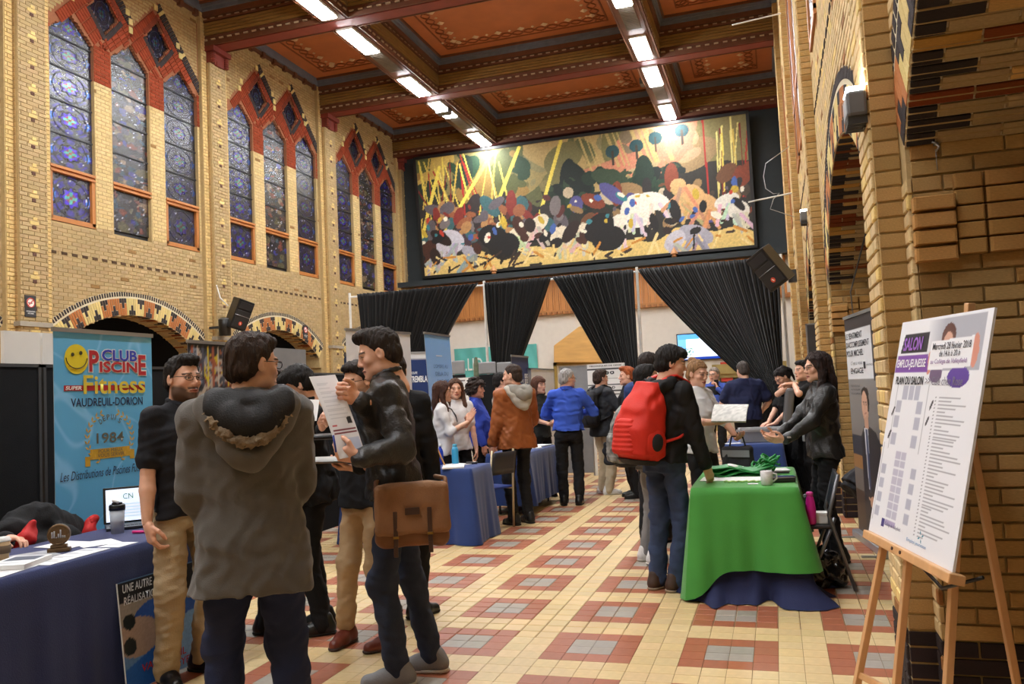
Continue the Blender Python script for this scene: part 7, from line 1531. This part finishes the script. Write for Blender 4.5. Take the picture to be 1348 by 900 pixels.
cv = Cv(40, 110, (226, 227, 232)); cv.rect(.72, .38, .92, .46, (40, 40, 46)).rect(.1, .31, .95, .33, (120, 34, 50)).rect(.1, .27, .95, .29, (120, 34, 50)).rect(.12, .36, .3, .38, (196, 80, 90)).rect(.35, .05, .95, .22, (190, 202, 226))
for k in range(22): cv.rect(.15, .92-.022*k, .5+.4*hsh(k), .926-.022*k, (196, 198, 206))
pR, pL = wh(f_lea, 1), wh(f_lea, -1); cu_ = CAX[0]*np.array([1, 1, 0]); TLp, BLp, TRp = D(407, 496, 4.05), D(447, 604, 3.92), D(440, 491, 4.17)
held('paper', 'long printed paper the leather jacket man holds in both hands', 'paper', BLp, TRp-TLp, TLp-BLp, np.linalg.norm(TRp-TLp), np.linalg.norm(TLp-BLp), cv, bend=.012)
t = thing('pen', 'blue pen in the leather jacket man near hand', 'pen', tuple(D(442, 581, 3.9))); b = MB(); b.tube([(0, 0, -.05), (-.012, 0, .03)], .005, 8); b.build('barrel', mat('pen_blue', (40, 60, 150), .3), t, True)
o_ = D(393, 610, 4.25); held('folder', 'open grey folder held out by the man in glasses', 'folder', o_, D(456, 607, 4.35)-o_, D(398, 603, 4.55)-o_, .26, .30, Cv(6, 8, (206, 204, 200)), mat('folder_grey', (150, 138, 128), .6), .006, .01)
t = thing('clipboard', 'black padded case under the printed paper in the man in glasses hand', 'case', tuple(D(435, 574, 4.25)), math.radians(20)); b = MB(); b.box((-.14, -.1, -.012), (.13, .12, .012)); b.build('case', M_BLKP, t, bevel=.01)
o_ = D(377, 553, 4.45); held('paper', 'white sheets in the hands of the black haired man', 'paper', o_, D(404, 556, 4.45)-o_, D(380, 534, 4.5)-o_, .16, .13, Cv(6, 6, (232, 232, 232)))
o_ = wh(f_blo, 1, .06); held('newspaper', 'folded newspaper in the fair haired woman hands', 'newspaper', o_+np.array([-.13, -.08, .0]), (1, .05, .12), (.1, .6, .5), .30, .22, Cv(16, 12, (206, 204, 198)).noise(.25, 4), mat('newsprint', (206, 204, 198), .9, .2, 30), .014, .02)
t = thing('bag', 'dark grey cloth bag hanging from the fair haired woman arm', 'bag', tuple(wh(f_blo, -1, .02)+np.array([.0, -.06, -.22])), math.radians(-20)); V = rbox(np.array([0, 0, 0.]), .13, .05, .15, .03, .010, .006, 2, np.eye(3)); sdf_obj('body', [V.mesh()], cloth('bag_grey', (58, 58, 62), .9), t); b = MB(); b.tube([(-.08, 0, .13), (-.05, 0, .24), (.05, 0, .24), (.08, 0, .13)], .008, 6); b.build('handle', DKN, t, True); b = MB(); b.box((-.125, -.056, .06), (.125, -.05, .12)); b.build('pocket_edge', M_PANELG, t)
t = thing('phone', 'black phone held at the ear of the older man far back', 'phone', tuple(wh(f_old, -1, .07)+np.array([0, 0, .02]))); b = MB(); b.box((-.035, -.006, -.06), (.035, .006, .07)); b.build('case', M_BLKP, t, bevel=.004)
t = thing('bag', 'black shoulder bag hanging low at the red haired man side', 'bag', tuple(wh(f_rh, -1, .08)+np.array([0, 0, -.22])), math.radians(20)); V = rbox(np.array([0, 0, 0.]), .17, .07, .15, .04, .012, .008, 4, np.eye(3)); sdf_obj('body', [V.mesh()], DKN, t); b = MB(); b.tube([(-.1, 0, .12), (-.04, 0, .23), (.04, 0, .23), (.1, 0, .12)], .010, 6); b.build('handle', DKN, t, True); b = MB(); b.tube([(.12, -.07, -.1), (.13, -.08, -.3)], .006, 5); b.build('loose_strap', DKN, t, True)
# ================================================================== easel with the hall plan
t = thing('easel', 'pale wooden easel carrying the hall plan beside the brick pillar', 'easel', (.40, 3.5, 0)); EW = mat('easel_wood', (206, 158, 108), .4, .12, 4, stretch=(4, 4, .5)); OE = np.array([.40, 3.5, 0])
BL_, BR_ = np.array([.335, 3.80, .832]), np.array([.515, 3.06, .822]); eu = unit(BR_-BL_); ew = np.linalg.norm(BR_-BL_); nin = unit(np.cross((0, 0, 1), eu)); nout = -nin if (nin @ (CPOS-BL_)) < 0 else nin; ev = unit(np.array([0, 0, 1.])-nout*.235); eh = .885
nf = np.cross(eu, ev)
def leg(a, b, r=.016, nm='leg'): bb = MB(); a, b = np.asarray(a)-OE, np.asarray(b)-OE; ax_ = unit(b-a); s1 = unit(np.cross(ax_, nf)); bb.cbox((a+b)/2, (2*r, np.linalg.norm(b-a), 2*r*.8), [s1, ax_, np.cross(s1, ax_)]); bb.build(nm, EW, t, bevel=.003)
P_ = lambda x, y, z=0: BL_+eu*x*ew+ev*y*eh+nf*z
f1, f2, f3 = G(1116, 962), G(1172, 985), G(1241, 1010)
leg(P_(.12, -.01, -.03), f1); leg(P_(.42, -.01, -.035), f2); top3 = P_(.66, 1.05, -.03); leg(top3, f3*.999, .017, 'mast'); fr_ = np.array([.84, 3.72, 0.0]); leg(P_(.72, .62, -.05), fr_, .016, 'rear_leg')
m1, m2 = f1*.22+P_(.12, 0, -.03)*.78, f2*.22+P_(.42, 0, -.03)*.78; m1, m2 = f1*.70+P_(.12, -.01, -.03)*.30, f2*.72+P_(.42, -.01, -.035)*.28; leg(m1, m2, .013, 'crossbar')
bb = MB(); bb.cbox(BL_+eu*ew*.52-ev*.018+nf*.0-OE, (ew*1.04, .034, .055), [eu, ev, nf]); bb.build('ledge', EW, t, bevel=.004); bb = MB(); [bb.tube([BL_+eu*ew*k-ev*.016+nf*.026-OE, BL_+eu*ew*k-ev*.016+nf*.031-OE], .007, 10) for k in (.42, .52)]; bb.build('screw', STR, t)
bb = MB(); bb.tube([P_(.5, -.05, -.05)-OE, P_(.75, -.10, -.06)-OE, P_(.98, .0, -.10)-OE], .007, 6); bb.build('strap', M_BLKP, t, True)
t = thing('plan_board', 'white foam board with the hall plan standing on the wooden easel', 'board', tuple(BL_+nf*.004)); O0 = np.zeros(3); bb = MB(); bb.cbox(eu*ew/2+ev*eh/2-nf*.004, (ew, eh, .008), [eu, ev, nf]); bb.build('board', M_WHITE, t)
cv = Cv(150, 200, (226, 227, 231)); gx = np.clip((cv.x-.34)/.2, 0, 1); m_ = (cv.y > .76) & (cv.x > .36) & (cv.x < .95) & (cv.y < .985); cv.a[m_] = (L3(226, 227, 231)*(1-gx[..., None])+L3(168, 170, 180)*gx[..., None])[m_]
cv.ell(.60, .905, .075, .06, (90, 52, 44)).ell(.60, .885, .05, .042, (206, 160, 140)).ell(.885, .84, .035, .07, (206, 140, 120)).ell(.43, .80, .03, .055, (206, 140, 120)).ell(.76, .735, .11, .045, (92, 62, 150)).ell(.52, .745, .07, .035, (110, 90, 120)).poly([(.42, .765), (.86, .775), (.86, .90), (.42, .89)], (230, 230, 234))
cv.poly([(.04, .845), (.38, .845), (.38, .935), (.07, .935)], (44, 42, 48)).poly([(.0, .755), (.42, .755), (.40, .835), (.02, .835)], (122, 74, 160))
for k in range(3): cv.rect(.16+.075*k, .63, .225+.075*k, .695, (176, 178, 192))
for x, y in ((.10, .57), (.36, .57), (.10, .50), (.36, .50), (.10, .42), (.36, .42)): cv.rect(x, y, x+.065, y+.055, (176, 178, 192))
for k in range(8):
    for q in range(2): cv.rect(.20+.07*q, .36-.038*k, .262+.07*q, .392-.038*k, (184, 182, 198))
for k in range(4): cv.rect(.04, .28-.065*k, .10, .325-.065*k, (176, 178, 192)); cv.rect(.42, .29-.065*k, .48, .335-.065*k, (176, 178, 192))
cv.rect(.20, .06, .33, .085, (170, 158, 190))
for a, b in (((.08, .70), (.08, .40)), ((.47, .70), (.47, .40)), ((.08, .475), (.47, .475)), ((.02, .42), (.02, .06)), ((.50, .42), (.50, .06))): cv.line(*a, *b, .006, (110, 112, 120), .7)
for x, y in ((.06, .56), (.5, .53), (.06, .45), (.52, .60)): cv.line(x, y, x+.02, y+.03, .02, (50, 50, 56))
for k in range(40): cv.rect(.60, .645-.0148*k, .66+.26*hsh(k, 5), .650-.0148*k, (150, 150, 156)); cv.rect(.56, .645-.0148*k, .575, .650-.0148*k, (120, 120, 126))
cv.rect(.16, .0, .2, .032, (70, 60, 130)) if False else None
cv.sheet(t, nf*.001, eu, ev, ew, eh, M_PRINT, 'print'); pq = lambda x, y: eu*x*ew+ev*y*eh+nf*.0015
WI = ink((236, 232, 240))
for s_, x, y, w_, h_, c_, bo in (('SALON', .075, .858, .24, .062, (150, 96, 190), .03), ('EMPLOI-JEUNESSE', .03, .768, .36, .05, (236, 232, 240), .02), ('PLAN DU SALON', .045, .700, .35, .038, (40, 40, 46), .03), ('>> Caf\u00e9 chez Rose', .42, .700, .40, .036, (120, 116, 130), 0), ('Mercredi 28 f\u00e9vrier 2018', .445, .853, .40, .030, (50, 50, 60), .01), ('de 14 h \u00e0 20 h', .53, .822, .22, .026, (50, 50, 60), .01), ('au Coll\u00e8ge de Valleyfield', .445, .786, .38, .026, (120, 70, 140), 0), ('Coll\u00e8ge de Valleyfield', .21, .052, .20, .020, (60, 60, 100), 0), ('Emploi jeunesse', .50, .030, .22, .018, (70, 130, 180), 0)): text(t, s_, pq(x, y), eu, ev, w_*ew, h_*eh, ink(c_), bo, .12 if 'S' in s_[:2] else 0)
bb = MB(); bb.add([pq(.155, .045), pq(.195, .045), pq(.195, .082), pq(.155, .082)], [(0, 1, 2, 3)]); bb.build('emblem', ink((66, 56, 120)), t)
bb = MB()
for k in range(4): a_ = k*PI/2+.4; c_ = pq(.645, .072); d_ = eu*math.cos(a_)+ev*math.sin(a_); bb.add([c_+d_*.006, c_+d_*.016+np.cross(nf, d_)*.004, c_+d_*.026, c_+d_*.016-np.cross(nf, d_)*.004], [(0, 1, 2, 3)])
bb.build('emblem', ink((50, 130, 150)), t)
# ================================================================== speakers, signs, lamps on the walls
def speaker(label, P, face, tilt, roll, arm):
    """a wedge-sided loudspeaker: +y is its front"""
    t = thing('loudspeaker', label, 'speaker', tuple(P)); R = np.array(Matrix.Rotation(math.radians(face), 3, 'Z') @ Matrix.Rotation(math.radians(tilt), 3, 'X') @ Matrix.Rotation(math.radians(roll), 3, 'Y')); f = lambda p: R @ np.asarray(p, float)
    hz, hw, hb, d = .345, .215, .13, .19; v = [f((x, y, z)) for z in (-hz, hz) for x, y in ((-hw, d), (hw, d), (hb, -d), (-hb, -d))]; b = MB(); b.add(v, [(0, 1, 2, 3), (7, 6, 5, 4), (0, 4, 5, 1), (1, 5, 6, 2), (2, 6, 7, 3), (3, 7, 4, 0)]); b.build('cabinet', M_BLKP, t, bevel=.02)
    b = MB(); b.cbox(f((0, d+.006, -.10)), (.38, .40, .02), [f((-1, 0, 0)), f((0, 0, 1)), f((0, 1, 0))]); b.build('grille', mat('grille_dark', (30, 30, 32), .6, .3, 120), t, bevel=.008)
    b = MB(); b.cbox(f((0, d+.004, .21)), (.34, .16, .014), [f((-1, 0, 0)), f((0, 0, 1)), f((0, 1, 0))]); b.build('horn', M_STEEL if False else mat('horn_dark', (38, 38, 42), .3), t, bevel=.006)
    a = np.linspace(0, 2*PI, 17)[:-1]; b = MB(); b.add([f((0, d+.019, -.19))]+[f((.045*math.cos(q), d+.019, -.19+.045*math.sin(q))) for q in a], [(0, 1+(i+1) % 16, 1+i) for i in range(16)]); o = b.build('badge', ink((206, 70, 44)), t); b = MB(); b.cbox(f((0, d+.021, -.19)), (.022, .05, .002), [f((-.8, 0, .5)), f((.5, 0, .8)), f((0, 1, 0))]); b.build('badge_mark', ink((236, 214, 200)), o)
    b = MB(); b.tube([f((x, y, z)) for x, y, z in ((-.2, .2, -.02), (0, .215, -.02), (.2, .2, -.02))], .006, 6); b.build('safety_cable', M_ALU, t, True)
    b = MB(); b.tube([f((0, -d, 0)), np.asarray(arm)*.6, np.asarray(arm)], .03, 8); b.cbox(np.asarray(arm), (.14, .14, .22)); b.build('bracket', M_STEEL, t)
    return t
PL = AX(313, 413, -11.45); speaker('black loudspeaker tilted on a bracket between two stained glass bays', PL, -110, -16, -14, np.array([XL+.29-PL[0], .1, -.35]))
PRs = AY(1016, 351, 14.6); speaker('black loudspeaker hanging from the arcade pier at the edge of the drapes', PRs, 148, -24, 26, np.array([XRP-PRs[0]-.09, .75, -.1]))
p = AX(296, 430, -11.7); t = thing('can_light', 'short black can light beside the left loudspeaker', 'lamp', tuple(p)); b = MB(); b.lathe([(.13, -.2), (.14, .16), (.10, .2)], n=16); b.build('can', M_BLKP, t, True); b = MB(); b.cbox((-.2, 0, 0), (.4, .05, .05)); b.build('bracket', M_STEEL, t); b = MB(); b.tube([(.13*math.cos(q), .13*math.sin(q), .17) for q in np.linspace(0, 6.28, 17)], .01, 6); b.build('rim', M_ALU, t, True)
for i, (px, py, lab) in enumerate(((40, 403, 'black no smoking sign on the pilaster nearest the picture edge'), (402, 437, 'black no smoking sign on the far pilaster beside the second arch'))):
    p = AX(px, py, -11.985); t = thing('no_smoking_sign', lab, 'sign', (p[0], p[1], p[2])); w_, h_ = .22, .37; b = MB(); b.box((-.01, -w_/2, -h_/2), (.006, w_/2, h_/2)); b.build('plate', mat('sign_black', (44, 46, 50), .5), t); a = np.linspace(0, 2*PI, 25)[:-1]; disc = lambda r, x: [(x, 0, .06)]+[(x, r*math.cos(q), .06+r*math.sin(q)) for q in a]; fc = [(0, 1+i_, 1+(i_+1) % 24) for i_ in range(24)]
    b = MB(); b.add(disc(.085, .009), fc); b.build('disc', ink((230, 228, 222)), t); b = MB(); b.tube([(.011, .075*math.cos(q), .06+.075*math.sin(q)) for q in np.linspace(0, 2*PI, 25)], .009, 5); b.cbox((.012, 0, .06), (.014, .15, .004), [(0, .7, -.7), (0, .7, .7), (1, 0, 0)]); b.build('prohibition_ring', ink((196, 60, 50)), t); b = MB(); b.box((.009, -.05, .045), (.012, .03, .062)); b.build('cigarette', ink((50, 46, 46)), t)
    text(t, 'INTERDICTION', (.008, -.085, -.10), (0, 1, 0), (0, 0, 1), .17, .022, ink((226, 226, 224)), .02); text(t, 'DE FUMER', (.008, -.06, -.135), (0, 1, 0), (0, 0, 1), .12, .022, ink((226, 226, 224)), .02)
p = AX(279, 397, -12.19); t = thing('alarm_box', 'small white alarm box with a black lens on the wall between the arches', 'sensor', tuple(p)); b = MB(); b.box((0, -.05, -.09), (.06, .05, .09)); b.build('box', M_WHITE, t, bevel=.01); b = MB(); b.box((.06, -.02, -.02), (.07, .02, .03)); b.build('lens', M_BLKP, t)
b = MB()
for p_ in PILS[1:5]: b.box((XL, p_-.33, 2.98), (XL+.24, p_+.33, 3.06))
b.build('impost', mat('stone_grey', (150, 142, 128), .8), wall_left)
for i, (px, py, yy_) in enumerate(((1139, 132, 4.16), (1055, 322, 10.6))):
    p = np.array([(.435, .45)[i], yy_, AX(px, py, XR-.1)[2]]); t = thing('floodlight', ('lit floodlight on the near arcade pier above the portrait banner', 'lit floodlight on the second arcade pier')[i], 'lamp', tuple(p), 0, None); b = MB(); b.cbox((0, 0, -.08), (.09, .18, .12), None); b.build('housing', mat('flood_grey', (110, 112, 116), .4, metal=.3), t, bevel=.015); fe = MATS.get('flood_lens')
    if not fe: fe = bpy.data.materials.new('flood_lens'); fe.use_nodes = True; nt = fe.node_tree; nt.nodes.remove(nt.nodes['Principled BSDF']); e_ = nt.nodes.new('ShaderNodeEmission'); e_.inputs[0].default_value = (1, .95, .9, 1); e_.inputs[1].default_value = 40; nt.links.new(e_.outputs[0], nt.nodes['Material Output'].inputs[0]); MATS['flood_lens'] = fe
    b = MB(); b.box((-.04, -.08, -.008), (.04, .08, .0)); b.build('lens', fe, t); b = MB(); b.box((.03, -.02, -.18), (.05, .02, -.02)); b.build('bracket', M_STEEL, t)
    b = MB(); [b.cbox((0, -.072+.024*k, -.155), (.085, .008, .04)) for k in range(7)]; b.build('cooling_fins', M_STEEL, t)
# projectors under the light rows, rods and cables
for px, py, X_, lab in ((584, 146, -8.72, 'dark projector under the window-side row of lights'), (852, 107, -2.9, 'small grey projector beside the arcade-side row of lights')):
    p = AX(px, py, X_); t = thing('projector', lab, 'projector', (X_, p[1], p[2])); b = MB(); b.box((-.2, -.16, -.1), (.2, .16, .08)); b.build('body', mat('projector_grey', (120, 122, 124), .5), t, bevel=.02); b = MB(); b.tube([(0, 0, .08), (0, 0, ZB-p[2])], .03, 8); b.build('mount', M_STEEL, t); b = MB(); b.tube([(.08, .16, -.02), (.08, .2, -.02)], .05, 12); b.build('lens', M_BLKP, t)
for i, (a, c_, lab) in enumerate(((AY(964, 33, 15.0), AX(1024, 25, XRP), 'upper thin white rod projecting from the arcade wall'), (AY(985, 266, 15.2), AX(1024, 262, XRP), 'lower thin white rod projecting from the arcade wall'))):
    c_ = np.array([XRP+.01, a[1]+.1, a[2]+.1]); b = MB(); b.tube([a, c_], .014, 8); o = b.build('rod', mat('pole_white', (214, 214, 210))); tag(o, lab, 'rod')
b = MB(); P_ = [AY(x, y, 15.1) for x, y in ((1020, 195), (1008, 215), (1005, 232), (1008, 248), (1018, 255), (1026, 254), (1018, 262), (1014, 275), (1020, 288))]; P_[0][0] = XRP; P_[-1][0] = XRP; b.tube(P_, .007, 5); o = b.build('cable', M_ALU, None, True); tag(o, 'thin grey cable looping from the arcade wall above the right loudspeaker', 'cable')
b = MB(); P_ = [np.array(p) for p in ((XR+.25, 9.38, 2.05), (XR+.14, 8.5, 2.02), (XR+.02, 7.2, 2.16), (XRP+.1, 5.2, 2.40))]; b.tube(P_, .006, 5); o = b.build('cable', M_STEEL, None, True); tag(o, 'slack thin cable strung across the second arch of the arcade', 'cable')
p = AY(1231, 196, 3.91); t = thing('hook', 'small metal hook on the brick jamb above the plan board', 'hook', (p[0], 3.925, p[2])); b = MB(); b.tube([(0, 0, .02), (0, -.03, .02), (.01, -.045, .0), (0, -.03, -.015)], .005, 6); b.tube([(-.012, -.02, .03), (.014, -.02, .02)], .004, 6); b.tube([(.003, -.006, 0), (.004, -.006, -.09)], .002, 5); b.build('hook', M_ALU, t, True)
b = MB(); P_ = [AX(285, 375, XL+.22), AX(290, 392, XL+.3), AX(300, 402, -11.6)]; b.tube(P_, .012, 6); o = b.build('cable', mat('pole_white', (214, 214, 210)), None, True); tag(o, 'white cable dropping to the left loudspeaker', 'cable')
